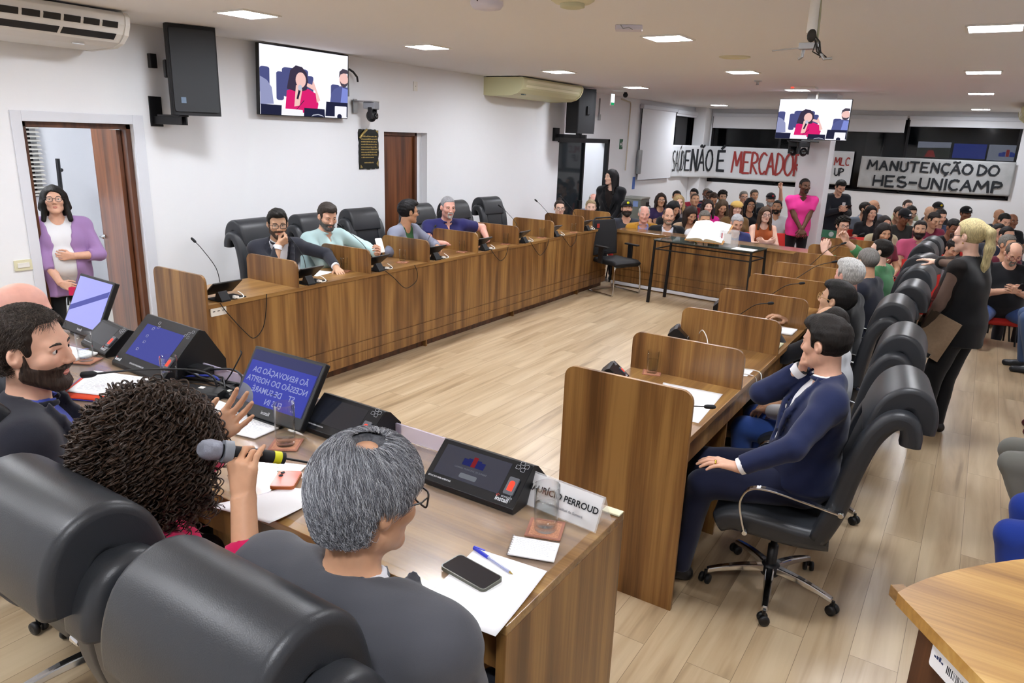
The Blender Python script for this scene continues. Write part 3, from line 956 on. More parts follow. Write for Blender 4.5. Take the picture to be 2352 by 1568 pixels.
PICTURE = [('white', 'f3f2fc', rrect(0, 0, 1, 1, 0.001, 1)),
           ('slate', '4c5080', rrect(0.0, 0.30, 0.10, 0.69, 0.03)), ('slate', '4c5080', rrect(0.17, 0.22, 0.25, 0.64, 0.03)), ('slate', '4c5080', rrect(0.23, 0.28, 0.52, 0.71, 0.04)),
           ('slate', '4c5080', rrect(0.50, 0.28, 0.58, 0.62, 0.03)), ('slate', '4c5080', rrect(0.79, 0.25, 0.90, 0.53, 0.03)),
           ('suit', '8f93b8', [(0, 0.14), (0.14, 0.16), (0.12, 0.40), (0.07, 0.50), (0, 0.55)]),
           ('pink', 'd3226c', [(0.26, 0.05), (0.62, 0.05), (0.64, 0.20), (0.61, 0.36), (0.52, 0.42), (0.36, 0.42), (0.28, 0.37)]),
           ('hair', '3b3346', [(0.28, 0.40), (0.30, 0.55), (0.32, 0.68), (0.38, 0.755), (0.45, 0.74), (0.50, 0.66), (0.52, 0.52), (0.50, 0.40), (0.40, 0.36)]),
           ('skin', 'e9bdb6', ell(0.435, 0.545, 0.058, 0.115)), ('skin', 'e9bdb6', [(0.36, 0.14), (0.42, 0.16), (0.45, 0.40), (0.43, 0.49), (0.38, 0.46)]),
           ('skin', 'e9bdb6', [(0.50, 0.46), (0.60, 0.40), (0.62, 0.22), (0.66, 0.26), (0.61, 0.44), (0.575, 0.56), (0.565, 0.49), (0.51, 0.51)]),
           ('dark', '23253d', [(0.385, 0.26), (0.405, 0.25), (0.435, 0.40), (0.41, 0.41)]), ('grey', 'b9bccb', ell(0.425, 0.43, 0.022, 0.045)),
           ('dark', '23253d', [(0.36, 0.06), (0.366, 0.06), (0.475, 0.24), (0.468, 0.245)]),
           ('suit2', '565c90', [(0.775, 0.20), (1, 0.18), (1, 0.50), (0.92, 0.52), (0.83, 0.46), (0.79, 0.38)]), ('shirt', '7d89cf', [(0.905, 0.20), (1, 0.20), (1, 0.47), (0.93, 0.49)]),
           ('skin', 'e9bdb6', ell(0.945, 0.62, 0.055, 0.12)), ('beard', '4a4350', [(0.895, 0.60), (0.91, 0.53), (0.945, 0.49), (0.985, 0.52), (1.0, 0.58), (0.96, 0.55), (0.92, 0.56)]),
           ('beard', '4a4350', [(0.885, 0.64), (0.89, 0.74), (0.93, 0.79), (0.99, 0.78), (1.0, 0.72), (0.94, 0.72), (0.905, 0.70)]),
           ('dark', '23253d', [(0, 0), (0.215, 0), (0.22, 0.145), (0, 0.15)]), ('dark', '23253d', [(0.72, 0.02), (1, 0.02), (1, 0.25), (0.73, 0.25)]),
           ('dark', '23253d', [(0.465, 0), (0.715, 0), (0.71, 0.125), (0.47, 0.13)]), ('plate', 'ecebf5', [(0.215, 0.015), (0.455, 0.015), (0.45, 0.095), (0.22, 0.10)]),
           ('plate', 'ecebf5', rrect(0.835, 0.0, 0.985, 0.19, 0.01)), ('dark', '23253d', ell(0.895, 0.02, 0.03, 0.045)), ('grey', 'b9bccb', [(0.55, 0.0), (0.57, 0.03), (0.63, 0.045), (0.68, 0.03), (0.70, 0.0), (0.68, 0.015), (0.63, 0.03), (0.58, 0.018)])]


def television(label, M, w, h, tilt=0.0, gain=1.15):
    t = thing('television', label, 'television')
    t.matrix_world = M
    b = MB(); b.prism(rrect(-0.008, -0.008, w + 0.008, h + 0.008, 0.008, 3), -0.045, 0.0, 'z'); b.build('housing', M_BLACK, t, 0.003)
    b = MB(); mats = []
    for i, (n, c, p) in enumerate(PICTURE):
        m = glow('picture_' + n, c, gain)
        if m not in mats: mats.append(m)
        b.poly([(x * w, max(0.0, y) * h, 0.0012 + 0.0004 * i) for x, y in p], mats.index(m))
    b.build('screen_picture', mats, t)
    b = MB(); b.box((w * 0.35, h * 0.25, -0.10), (w * 0.65, h * 0.7, -0.045)); b.build('back_bulge', M_BLACK, t, 0.01)
    return t


TW, TH = 1.215, 0.672
Mtv = frame((-1.80, 2.005, 2.255), (0, 1, 0), (0.06, 0, 1))
television('wall television left of the brown plaque, showing a woman in pink speaking', Mtv, TW, TH)
Mtv2 = frame((1.55, 9.42, 2.235), (1, 0.02, 0), (0, 0.05, 1))
t2 = television('ceiling hung television by the pillar above the pink shirt man, showing a woman in pink', Mtv2, 1.06, 0.60)
b = MB(); b.tube([(0.53, 0.35, -0.12), (0.53, 0.76, -0.12)], 0.02, 10); b.box((0.45, 0.28, -0.13), (0.61, 0.42, -0.095)); b.build('hanging_pole', M_WHITE, t2)
# wall mount channel beside the first television
wm = thing('cable_channel', 'grey metal cable channel on the wall right of the television', 'cable channel', (XW, 3.27, 2.50))
b = MB(); b.box((0.0, -0.03, 0.0), (0.07, 0.03, 0.46)); b.build('channel', mat('grey_channel', '6f7578', 0.5), wm, 0.004)
b = MB(); b.box((0.005, -0.055, 0.02), (0.06, -0.03, 0.45))
for k in range(14): b.box((0.012, -0.058, 0.03 + k * 0.03), (0.055, -0.054, 0.045 + k * 0.03))
b.build('cable_ladder', M_BLACK, wm)
b = MB(); b.tube([(0.07, 0.03, 0.30), (0.10, 0.07, 0.27), (0.11, 0.12, 0.22), (0.10, 0.14, 0.17)], 0.012, 8); b.build('cable_end', M_BLACK, wm)


def ptz(label, loc_, yaw, wallside=None):
    t = thing('dome_camera', label, 'camera', loc_, yaw)
    b = MB(); b.box((-0.075, -0.07, -0.05), (0.075, 0.07, 0.03)); b.build('base', M_GREYP if wallside else M_BLACK, t, 0.008)
    for x in (-0.0675, 0.0675): b = MB(); b.box((x - 0.0125, -0.012, -0.16), (x + 0.0125, 0.04, -0.03)); b.build('yoke_arm', M_BLACK, t, 0.006)
    b = MB(); b.ball((0, 0, -0.125), (0.058, 0.062, 0.07), 20); hd = b.build('camera_head', M_BLACK, t)
    M4 = Matrix.Rotation(math.radians(-90), 4, 'X')
    b = MB(); b.lathe([(0.034, 0.0), (0.036, 0.02), (0.030, 0.022), (0.026, 0.012), (0.0, 0.012)], 18, (0, 0.052, -0.125), 0, M4); b.build('lens', mat('camera_lens', '0a0b10', 0.05, spec=0.9), hd)
    if wallside:
        b = MB(); b.box((-0.10, -0.20, 0.03), (0.10, 0.06, 0.042)); b.box((-0.05, -0.21, -0.10), (0.05, -0.198, 0.06)); b.build('bracket', M_ALU, t, 0.002)
    return t


ptz('black pan and tilt camera on a bracket right of the wall television', (-1.68, 3.50, 2.42), math.radians(-70), True)
ptz('black pan and tilt camera under the hanging television in front of the pillar', (2.02, 9.40, 2.16), math.radians(200))
ptz('smaller black camera left of the pillar camera under the hanging television', (1.82, 9.62, 2.16), math.radians(170))
# a shelf both hang from, fixed to the pillar
cb = thing('camera_bracket', 'black bracket under the hanging television holding two cameras', 'bracket', (1.92, 9.5, 2.19))
b = MB(); b.box((-0.16, -0.16, 0.0), (0.20, 0.52, 0.014)); b.build('plate', M_BLKMET, cb, 0.003)

# ------------------------------------------------------------------ air conditioners


def air_con(label, y0, y1, m, mdark, louvres=False, x=XW, z=CEIL - 0.015, sgn=1):
    t = thing('air_conditioner', label, 'air conditioner', (x, y0, z))
    L = y1 - y0
    prof = [(0.0, 0.0), (0.66, 0.0), (0.69, -0.03), (0.685, -0.09), (0.65, -0.16), (0.58, -0.215), (0.48, -0.245), (0.10, -0.255), (0.0, -0.24)]
    prof = [(sgn * a, c) for a, c in prof]
    b = MB(); b.prism(prof if sgn < 0 else prof[::-1], 0.02, L - 0.02, 'y'); b.build('housing', m, t, 0.006)
    for (a, c, nm) in ((0.0, 0.035, 'end_cap'), (L - 0.035, L, 'end_cap')):
        b = MB(); b.prism([(p * 1.012, q * 1.02) for p, q in (prof if sgn < 0 else prof[::-1])], a, c, 'y'); b.build(nm, m, t, 0.01)
    if louvres:
        n = int(L / 0.145)
        for row, (xa, za, xb, zb) in enumerate(((0.688, -0.075, 0.672, -0.115), (0.648, -0.155, 0.600, -0.195))):
            b = MB()
            seg = n if row == 0 else n // 3
            for k in range(seg):
                ya = 0.08 + (L - 0.16) * k / seg + 0.012; yb = 0.08 + (L - 0.16) * (k + 1) / seg - 0.012
                nx, nz = 0.006, -0.004
                b.add([(xa + nx, ya, za + nz), (xa + nx, yb, za + nz), (xb + nx, yb, zb + nz), (xb + nx, ya, zb + nz), (xa - .01, ya, za + .005), (xa - .01, yb, za + .005), (xb - .01, yb, zb + .005), (xb - .01, ya, zb + .005)],
                      [(3, 2, 1, 0), (0, 1, 5, 4), (1, 2, 6, 5), (2, 3, 7, 6), (3, 0, 4, 7)])
            b.build('air_grille', M_BLACK, t)
        b = MB(); b.box((0.50, L * 0.80, -0.2525), (0.52, L * 0.80 + 0.09, -0.247)); b.build('badge', mat('ac_badge', 'c9ccd2', 0.4), t)
    else:
        b = MB(); b.add([(sgn * 0.694, 0.10, -0.035), (sgn * 0.694, L - 0.10, -0.035), (sgn * 0.672, L - 0.10, -0.135), (sgn * 0.672, 0.10, -0.135)], [(0, 1, 2, 3)]); b.build('flap', mdark, t)
        b = MB(); b.box((min(sgn * .55, sgn * .60), 0.16, -0.236), (max(sgn * .55, sgn * .60), 0.22, -0.226)); b.build('badge', mat('ac_badge_dark', '5f7070', 0.5), t)
    b = MB(); b.box((min(0, sgn * 0.55), 0.06, 0.0), (max(0, sgn * 0.55), L - 0.06, 0.014)); b.build('mounting_rail', M_BLACKM, t)
    return t


M_AC = mat('ac_white', 'dcdad6', 0.45)
M_ACC = mat('ac_cream', 'd8d6ac', 0.45)
air_con('white ceiling air conditioner with dark louvres at the upper left corner', -1.46, 0.36, M_AC, M_AC, True)
air_con('cream ceiling air conditioner over the left counter beside the far loudspeaker', 6.10, 7.92, M_ACC, mat('ac_flap', 'ece9c6', 0.35))
air_con('cream air conditioner partly cut off at the right edge near the windows', 12.1, 13.9, M_ACC, mat('ac_flap', 'ece9c6', 0.35), False, 5.52, CEIL - 0.05, -1)

# ------------------------------------------------------------------ loudspeakers


def loudspeaker(label, loc_, rz, tilt=0.0, h=0.74):
    t = thing('loudspeaker', label, 'loudspeaker', loc_, rz)
    t.rotation_euler = Euler((tilt, 0, rz))
    b = MB(); b.prism([(-0.20, 0.0), (0.20, 0.0), (0.21, -0.06), (0.15, -0.36), (-0.15, -0.36), (-0.21, -0.06)][::-1], 0, h, 'z'); b.build('cabinet', M_BLACKM, t, 0.018, 3)
    b = MB(); b.prism(rrect(-0.185, 0.03, 0.185, h - 0.03, 0.02), -0.012, 0.012, 'y'); b.build('grille', mat('speaker_grille', '23262a', 0.55, bump=0.4, bscale=900), t, 0.004)
    b = MB(); b.box((0.09, 0.012, 0.10), (0.13, 0.016, 0.15)); b.build('badge', mat('speaker_badge', '5d6f84', 0.4), t)
    b = MB(); b.box((-0.215, -0.20, h * 0.42), (-0.175, -0.14, h * 0.62)); b.box((0.175, -0.20, h * 0.42), (0.215, -0.14, h * 0.62)); b.build('side_handle', M_BLACK, t, 0.01)
    return t


s1 = loudspeaker('large black loudspeaker mounted on the wall left of the wall television', (-1.42, 1.03, 2.205), math.radians(-112))
br = thing('speaker_bracket', 'black wall bracket under the large loudspeaker, left of the wall television', 'bracket', (XW, 0.93, 2.10))
b = MB(); b.box((0.0, -0.06, 0.0), (0.012, 0.06, 0.26)); b.box((0.0, -0.035, 0.02), (0.42, -0.02, 0.09)); b.box((0.0, 0.02, 0.02), (0.42, 0.035, 0.09)); b.box((0.10, -0.05, 0.09), (0.42, 0.05, 0.105)); b.build('arm', M_BLKMET, br, 0.003); b = MB(); b.box((0.0, -0.03, 0.5), (0.05, 0.03, 0.62)); b.build('upper_plate', M_BLKMET, br, 0.003)
s2 = loudspeaker('black loudspeaker above the glass door, half hidden by the cream air conditioner', (-1.42, 8.52, 2.20), math.radians(-18), 0.0, 0.72)
br = thing('speaker_bracket', 'black wall bracket of the loudspeaker above the glass door', 'bracket', (XW, 8.30, 2.06))
b = MB(); b.box((0.0, -0.10, 0.0), (0.05, 0.06, 0.22)); b.box((0.03, -0.03, 0.06), (0.60, 0.03, 0.12)); b.box((0.42, -0.04, 0.06), (0.50, 0.04, 0.16)); b.build('arms', M_BLKMET, br, 0.003)

# ------------------------------------------------------------------ ceiling fittings
t = thing('smoke_detector', 'white domed detector on the ceiling, left of the round grille', 'detector', (1.675, 1.03, CEIL))
b = MB(); b.lathe([(0.05, -0.05), (0.09, -0.042), (0.105, -0.02), (0.105, 0.0)], 28); b.build('dome', mat('detector_lilac_white', 'dcd9e6', 0.5), t)
b = MB(); b.box((-0.004, -0.107, -0.014), (0.004, -0.10, -0.002)); b.build('slot', M_BLACK, t)
t = thing('ceiling_vent', 'round cream ceiling vent above the chamber, right of the domed detector', 'vent', (2.225, 1.16, CEIL))
b = MB(); b.lathe([(0.135, 0.0), (0.135, -0.006), (0.11, -0.022), (0.08, -0.026)], 32); b.build('ring', M_CREAM, t)
b = MB(); b.lathe([(0.075, -0.02), (0.075, -0.045), (0.06, -0.05), (0.0, -0.05)], 28); b.build('core', mat('vent_core', 'c9c7a4', 0.6), t)
t = thing('access_point', 'flat white access point with loose wires near the middle ceiling light', 'access point', (2.11, 2.26, CEIL), 0.4)
b = MB(); b.box((-0.10, -0.06, -0.035), (0.10, 0.06, 0.0)); b.build('case', mat('detector_lilac_white', 'dcd9e6', 0.5), t, 0.006)
b = MB(); b.tube([(-0.06, -0.062, -0.002), (-0.04, -0.075, -0.03), (0.0, -0.07, -0.02), (0.03, -0.062, -0.034)], 0.003, 6); b.build('wire', M_GREYP, t)
t = thing('ceiling_vent', 'thin round white vent on the ceiling between two square lights in the middle', 'vent', (2.26, 4.45, CEIL))
b = MB(); b.lathe([(0.15, 0.0), (0.15, -0.006), (0.12, -0.012), (0.115, -0.006), (0.0, -0.006)], 32); b.build('ring', M_CREAM, t)
t = thing('smoke_detector', 'small white sprinkler fitting on the ceiling left of the hanging television', 'detector', (1.74, 7.3, CEIL))
b = MB(); b.lathe([(0.05, 0.0), (0.05, -0.01), (0.02, -0.015), (0.016, -0.05), (0.028, -0.055), (0.0, -0.058)], 16); b.build('head', M_ALU, t)
t = thing('access_point', 'white ceiling box with a red lamp above the hanging television', 'access point', (2.10, 8.45, CEIL))
b = MB(); b.box((-0.17, -0.10, -0.03), (0.17, 0.10, 0.0)); b.build('case', M_WHITE, t, 0.006)
b = MB(); b.box((-0.16, -0.105, -0.025), (-0.12, -0.099, -0.012)); b.build('red_lamp', mat('red_led', '300000', 0.4, emit='ff3020', estr=3.0), t)
# projector mount hanging from the ceiling
t = thing('projector_mount', 'white ceiling pole with loose wiring and bare adjusting arms', 'mount', (3.573, 1.52, CEIL))
b = MB(); b.tube([(0, 0, 0.0), (0, 0, -0.20)], 0.028, 16); b.build('pole', M_WHITE, t)
b = MB(); b.box((-0.055, -0.02, -0.285), (0.05, 0.03, -0.25)); b.tube([(-0.05, 0, -0.275), (-0.20, -0.02, -0.29)], 0.004, 6); b.tube([(0.04, 0, -0.27), (0.09, -0.01, -0.34), (0.13, 0, -0.335)], 0.009, 8); b.tube([(-0.03, 0, -0.285), (-0.03, -0.01, -0.325), (-0.05, 0, -0.335)], 0.009, 8); b.build('adjusting_arms', M_ALU, t, 0.002)
b = MB(); b.ball((0.008, -0.02, -0.215), (0.026, 0.024, 0.036), 12)
for k in range(5):
    r_ = random.Random(k); b.tube([(0.01, -0.02, -0.20), (0.03 + 0.03 * r_.random(), -0.03, -0.25), (0.02 + 0.05 * r_.random(), -0.02, -0.30), (0.06 + 0.05 * r_.random(), 0.01, -0.33)], 0.0035, 6)
b.build('wiring', mat('dark_wires', '2a2622', 0.6), t)
b = MB(); b.tube([(0.025, 0.0, 0.0), (0.034, 0.0, -0.12), (0.04, -0.01, -0.26)], 0.006, 6); b.build('hanging_cable', mat('dusty_cable', 'a8a58c', 0.7), t)
# exit sign
t = thing('exit_sign', 'small lit exit sign with a green foot hanging near the ceiling by the far loudspeaker', 'sign', (-1.30, 9.25, 2.70))
b = MB(); b.box((-0.02, -0.075, 0.0), (0.0, 0.075, 0.2)); b.build('case', M_WHITE, t, 0.003)
b = MB(); b.box((0.0005, -0.07, 0.055), (0.003, 0.07, 0.195)); b.build('lit_face', glow('exit', 'e4fbff', 1.6), t)
b = MB(); b.box((0.0005, -0.06, 0.01), (0.003, 0.06, 0.05)); b.build('green_foot', glow('exit_green', '1fa86a', 0.9), t)
b = MB(); b.tube([(-0.01, 0, 0.2), (-0.01, 0, CEIL - 2.70)], 0.006, 6); b.build('rod', M_WHITE, t)
t = thing('bullet_camera', 'small black ball camera on the ceiling above the exit sign', 'camera', (-1.22, 9.6, CEIL - 0.05))
b = MB(); b.ball((0, 0, 0), 0.045, 16); b.box((-0.02, -0.02, 0.02), (0.02, 0.02, 0.05)); b.build('ball', M_BLACK, t)
# wall bits
t = thing('wall_plaque', 'dark metal plaque with gilt lettering and worn scroll corners beside the brown door', 'plaque', (XW, 3.50, 1.675))
PWD, PHT = 0.335, 0.465
rn = random.Random(3)
pts = []
for (x0, y0, x1, y1) in ((0, 0, 1, 0), (1, 0, 1, 1), (1, 1, 0, 1), (0, 1, 0, 0)):
    for k in range(12):
        u = k / 12; j = rn.uniform(-0.012, 0.006)
        pts.append(((x0 + (x1 - x0) * u) * PWD + (j if x0 == x1 else 0), (y0 + (y1 - y0) * u) * PHT + (j if y0 == y1 else 0)))
b = MB(); b.prism(pts, 0.0, 0.014, 'x'); b.build('plate', mat('plaque_dark', '1e211d', 0.4, metal=0.3), t, 0.002)
M_GILT = mat('gilt', 'a8935a', 0.45, metal=0.6)
b = MB()
for k in range(11):
    if k == 9: continue
    x = 0.03 if k < 10 else 0.08
    while x < (0.30 if k < 8 else 0.24):
        w_ = rn.uniform(0.006, 0.028)
        b.box((0.0145, x, 0.375 - 0.031 * k), (0.0152, x + w_, 0.386 - 0.031 * k + rn.uniform(0, 0.006))); x += w_ + 0.005
b.build('lettering', M_GILT, t)
b = MB()
b.tube([(0.016, 0.01, 0.36), (0.03, 0.03, 0.40), (0.03, 0.09, 0.445), (0.016, 0.13, 0.462)], 0.014, 8)
b.prism([(0.01, 0.01), (0.05, 0.015), (0.015, 0.05)], 0.012, 0.018, 'x'); b.prism([(0.29, 0.06), (0.32, 0.02), (0.325, 0.10)], 0.012, 0.018, 'x'); b.prism([(0.28, 0.455), (0.325, 0.42), (0.325, 0.455)], 0.012, 0.018, 'x')
b.build('scroll_corners', M_GILT, t)


def plate(name, label, cat, y, z, w, h, m=M_WHITE, d=0.012, x=XW):
    t = thing(name, label, cat, (x, y, z))
    b = MB(); b.prism(rrect(-w / 2, -h / 2, w / 2, h / 2, 0.005), 0, d, 'x'); b.build('plate', m, t, 0.002)
    return t


t = plate('light_switch', 'cream switch plate on the white wall left of the first doorway', 'switch', -0.345, 0.985, 0.13, 0.085, M_CREAM)
b = MB(); b.box((0.012, -0.045, -0.02), (0.018, 0.045, 0.02)); b.build('rocker', M_WHITE, t, 0.003)
t = plate('wall_socket', 'small white socket plate high on the wall left of the cream air conditioner', 'socket', 4.55, 2.70, 0.075, 0.115, M_WHITE)
b = MB(); b.box((0.012, -0.004, -0.004), (0.014, 0.004, 0.004)); b.build('hole', M_BLACK, t)
t = thing('wall_conduit', 'grey surface conduit running down the wall left of the exit sign', 'conduit', (XW, 9.93, 2.46))
b = MB(); b.box((0, -0.012, 0.1), (0.02, 0.012, 0.40)); b.build('pipe', M_GREYP, t); b = MB(); b.box((0, -0.03, 0.0), (0.04, 0.03, 0.11)); b.build('junction_box', M_ALU, t, 0.004)
t = thing('wall_conduit', 'thin beige pipe running down the wall beside the green arrow sign', 'conduit', (XW, 11.3, 1.5))
b = MB(); b.tube([(0.03, -0.45, 1.40), (0.03, 0.0, 1.36), (0.03, 0.02, 1.30), (0.03, 0.0, 0.0)], 0.014, 8); b.build('pipe', mat('beige_pipe', 'cfc5b4', 0.6), t)
t = plate('arrow_sign', 'small green escape arrow sign on the wall beside the beige pipe', 'sign', 11.05, 2.03, 0.16, 0.20, mat('sign_green', '1e5a3c', 0.5), 0.004)
b = MB(); b.poly([(0.005, -0.055, 0.0), (0.005, -0.01, -0.035), (0.005, -0.01, -0.012), (0.005, 0.02, -0.012), (0.005, 0.02, 0.012), (0.005, -0.01, 0.012), (0.005, -0.01, 0.035)]); b.build('arrow', M_PAPER, t)
b = MB(); b.box((0.0045, 0.03, -0.05), (0.0055, 0.06, 0.05)); b.build('door_symbol', M_PAPER, t)
t = thing('water_cooler', 'grey steel drinking water cooler against the left wall by the woman in black', 'water cooler', (-1.42, 10.9, LOW))
b = MB(); b.box((-0.20, -0.22, 0.06), (0.22, 0.22, 1.12)); b.build('body', mat('cooler_grey', '8b8f86', 0.4, metal=0.4), t, 0.015)
b = MB(); b.box((-0.21, -0.23, 1.12), (0.23, 0.23, 1.16)); b.build('lid', mat('cooler_grey_light', 'a6a9a0', 0.4, metal=0.4), t, 0.01)
b = MB(); b.box((0.215, 0.05, 0.98), (0.235, 0.18, 1.06)); b.tube([(0.24, 0.12, 1.0), (0.28, 0.12, 0.98), (0.28, 0.12, 0.94)], 0.012, 8); b.build('tap', M_BLACK, t)
b = MB(); b.box((0.05, -0.228, 0.98), (0.16, -0.221, 1.09)); b.build('notice', mat('notice_blue', '8ea6dc', 0.7), t)
t = thing('cup_dispenser', 'tall grey paper cup tube on the wall above the water cooler', 'dispenser', (XW + 0.01, 11.9, 1.42))
b = MB(); b.lathe([(0.05, 0.0), (0.055, 0.02), (0.055, 0.48), (0.05, 0.5)], 16, (0.06, 0, 0)); b.build('tube', mat('dispenser_grey', '9a9d9f', 0.4, metal=0.3), t)
t = plate('notice', 'blue paper notice on the wall beside the roller blind', 'notice', 11.85, 1.22, 0.14, 0.26, mat('notice_blue_deep', '5a7cc8', 0.7), 0.003)

# screens added beyond the back windows to imitate reflections in the panes
for (x0, x1, z0, z1, c, l) in ((3.05, 3.72, 1.98, 2.32, None, 'lit screen with a park picture behind the back window, added to imitate a reflection'), (3.78, 4.42, 1.98, 2.30, 'b', 'lit blue screen behind the back window, added to imitate a reflection'),
                               (4.46, 5.25, 1.96, 2.30, 'w', 'pale screen with red and blue blocks added behind the back window to imitate a reflection')):
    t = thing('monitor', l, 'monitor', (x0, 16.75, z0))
    w_, h_ = x1 - x0, z1 - z0
    b = MB(); b.box((-0.02, 0.0, -0.02), (w_ + 0.02, 0.05, h_ + 0.02)); b.build('housing', M_BLACK, t)
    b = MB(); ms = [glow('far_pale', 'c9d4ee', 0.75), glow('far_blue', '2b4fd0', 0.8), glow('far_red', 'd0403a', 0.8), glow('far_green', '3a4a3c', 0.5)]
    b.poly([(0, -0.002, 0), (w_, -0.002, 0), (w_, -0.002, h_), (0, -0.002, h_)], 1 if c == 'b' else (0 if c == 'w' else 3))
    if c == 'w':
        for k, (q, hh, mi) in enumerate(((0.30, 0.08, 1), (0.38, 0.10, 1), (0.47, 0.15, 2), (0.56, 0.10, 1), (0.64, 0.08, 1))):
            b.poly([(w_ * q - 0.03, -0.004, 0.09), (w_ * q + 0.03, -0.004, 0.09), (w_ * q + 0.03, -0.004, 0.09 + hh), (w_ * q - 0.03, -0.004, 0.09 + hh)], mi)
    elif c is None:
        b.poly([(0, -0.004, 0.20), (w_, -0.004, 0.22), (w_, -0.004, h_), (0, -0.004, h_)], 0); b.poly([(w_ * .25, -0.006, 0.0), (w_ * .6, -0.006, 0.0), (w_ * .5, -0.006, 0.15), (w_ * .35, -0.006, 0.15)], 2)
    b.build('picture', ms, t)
    b = MB(); b.tube([(w_ / 2, 0.03, -0.02), (w_ / 2, 0.03, -z0 - 0.3)], 0.03, 8); b.build('stand', M_BLACK, t)

# ------------------------------------------------------------------ banners with hand painted letters
A = lambda *p: list(p)
arc = lambda cx, cy, rx, ry, a0, a1, n=10: [(cx + rx * math.cos(math.radians(a0 + (a1 - a0) * k / n)), cy + ry * math.sin(math.radians(a0 + (a1 - a0) * k / n))) for k in range(n + 1)]
GLYPH = {
    'A': [A((0, 0), (.3, 1), (.6, 0)), A((.12, .38), (.48, .38))], 'C': [arc(.33, .5, .31, .5, 50, 310)], 'D': [A((.05, 0), (.05, 1)) + arc(.08, .5, .5, .5, 90, -90)],
    'E': [A((.55, 1), (.05, 1), (.05, 0), (.57, 0)), A((.05, .52), (.45, .52))], 'H': [A((.05, 0), (.05, 1)), A((.58, 0), (.58, 1)), A((.05, .5), (.58, .5))], 'I': [A((.1, 0), (.1, 1))],
    'L': [A((.05, 1), (.05, 0), (.52, 0))], 'M': [A((0, 0), (.1, 1), (.38, .35), (.66, 1), (.76, 0))], 'N': [A((.03, 0), (.05, 1), (.55, 0), (.57, 1))], 'O': [arc(.33, .5, .32, .5, 90, 450, 18)],
    'P': [A((.06, 0), (.06, 1)) + arc(.1, .74, .42, .26, 90, -90) + [(.06, .48)]], 'R': [A((.06, 0), (.06, 1)) + arc(.1, .74, .40, .26, 90, -90) + [(.06, .48), (.55, 0)]],
    'S': [arc(.3, .75, .26, .25, 50, 270) + arc(.3, .25, .27, .25, 90, -140)], 'T': [A((0, 1), (.62, 1)), A((.31, 1), (.31, 0))], 'U': [A((.05, 1), (.05, .3)) + arc(.31, .3, .26, .3, 180, 360) + [(.57, 1)]],
    '-': [A((.05, .5), (.45, .5))]}
ACC = {'Ã': ('A', [A((.08, 1.14), (.2, 1.22), (.36, 1.13), (.5, 1.22))]), 'É': ('E', [A((.28, 1.12), (.46, 1.28))]), 'Ú': ('U', [A((.28, 1.12), (.42, 1.28))]), 'Ç': ('C', [A((.36, 0), (.42, -.1), (.30, -.2))])}


def strokes(mb, polys, x0, y0, sx, sy, w, rn, mi=0, z=0.004, P=None):
    for pl in polys:
        pts = [Vector((x0 + px * sx + rn.uniform(-.006, .006), y0 + py * sy + rn.uniform(-.006, .006))) for px, py in pl]
        for i in range(len(pts) - 1):
            a, c = pts[i], pts[i + 1]
            d_ = (c - a)
            if d_.length < 1e-6: continue
            d_.normalize(); n = Vector((-d_.y, d_.x)) * w * rn.uniform(.42, .58); a = a - d_ * w * .3; c = c + d_ * w * .3
            zz = z + 0.00002 * len(mb.f)
            q = [a + n, a - n, c - n, c + n]
            mb.add([P(v.x, v.y, zz) for v in q], [(0, 1, 2, 3)], mi)


def paint(mb, text, x0, y0, sx, sy, w, rn, mi, P, gap=0.14):
    x = x0
    for ch in text:
        if ch == ' ':
            x += 0.55 * sx; continue
        base, extra = ACC.get(ch, (ch, []))
        strokes(mb, GLYPH[base] + extra, x, y0, sx, sy, w, rn, mi, P=P)
        x += (max(p[0] for pl in GLYPH[base] for p in pl) + gap) * sx
    return x


def cloth(name, label, P, W, H, sag, rn, nx=60, ny=16, m=None, skew=0.0):
    t = thing(name, label, 'banner')
    vs, fs = [], []
    for j in range(ny + 1):
        for i in range(nx + 1):
            u, v = i / nx, j / ny
            vs.append(P(u * W, v * H - sag * math.sin(math.pi * u) * (1 - v) * 0.5, 0.006 * math.sin(u * W * 9 + v * 3) + 0.004 * math.sin(v * H * 14 + u * W * 3)))
    for j in range(ny):
        for i in range(nx):
            a = j * (nx + 1) + i
            fs.append((a, a + 1, a + nx + 2, a + nx + 1))
    b = MB(); b.add(vs, fs, 0, True); o = b.build('cloth', m, t)
    md = o.modifiers.new('thick', 'SOLIDIFY'); md.thickness = 0.002
    return t


M_BANN = mat('banner_white', 'dfe3e8', 0.85, bump=0.25, bscale=25)
M_BANN2 = mat('banner_grey', 'b4b6b7', 0.85, bump=0.35, bscale=18, var=0.10, vscale=5)
M_PRED = mat('red_paint', '9c3a38', 0.8)
M_PBLK = mat('black_paint', '22262b', 0.8)
rn = random.Random(11)
YBN = YB - 0.03
# first banner: the first word on the left wall, the rest along the back wall


def Pb(x, y, d):
    if x < 0.8:
        return (-1.86 + d, 13.9 + x, 1.28 + y)
    if x < 1.958:
        u = (x - 0.8) / 1.158
        return (-1.86 + 0.51 * u + 0.9 * d, 14.7 + 1.04 * u - 0.44 * d, 1.28 + y)
    return (-1.35 + x - 1.958, 15.74 - d, 1.28 + y)


t = cloth('protest_banner', 'long white banner across the corner with hand painted words, its end behind the pillar', lambda x, y, d: Pb(x, y, d), 5.17, 0.76, 0.05, rn, 110, 16, M_BANN)
Pt = lambda x, y, d: Pb(x, y, 0.014 + d)


def painted(par, *a):
    b = MB(); paint(b, *a); b.build('painted_word', [M_PBLK, M_PRED], par)


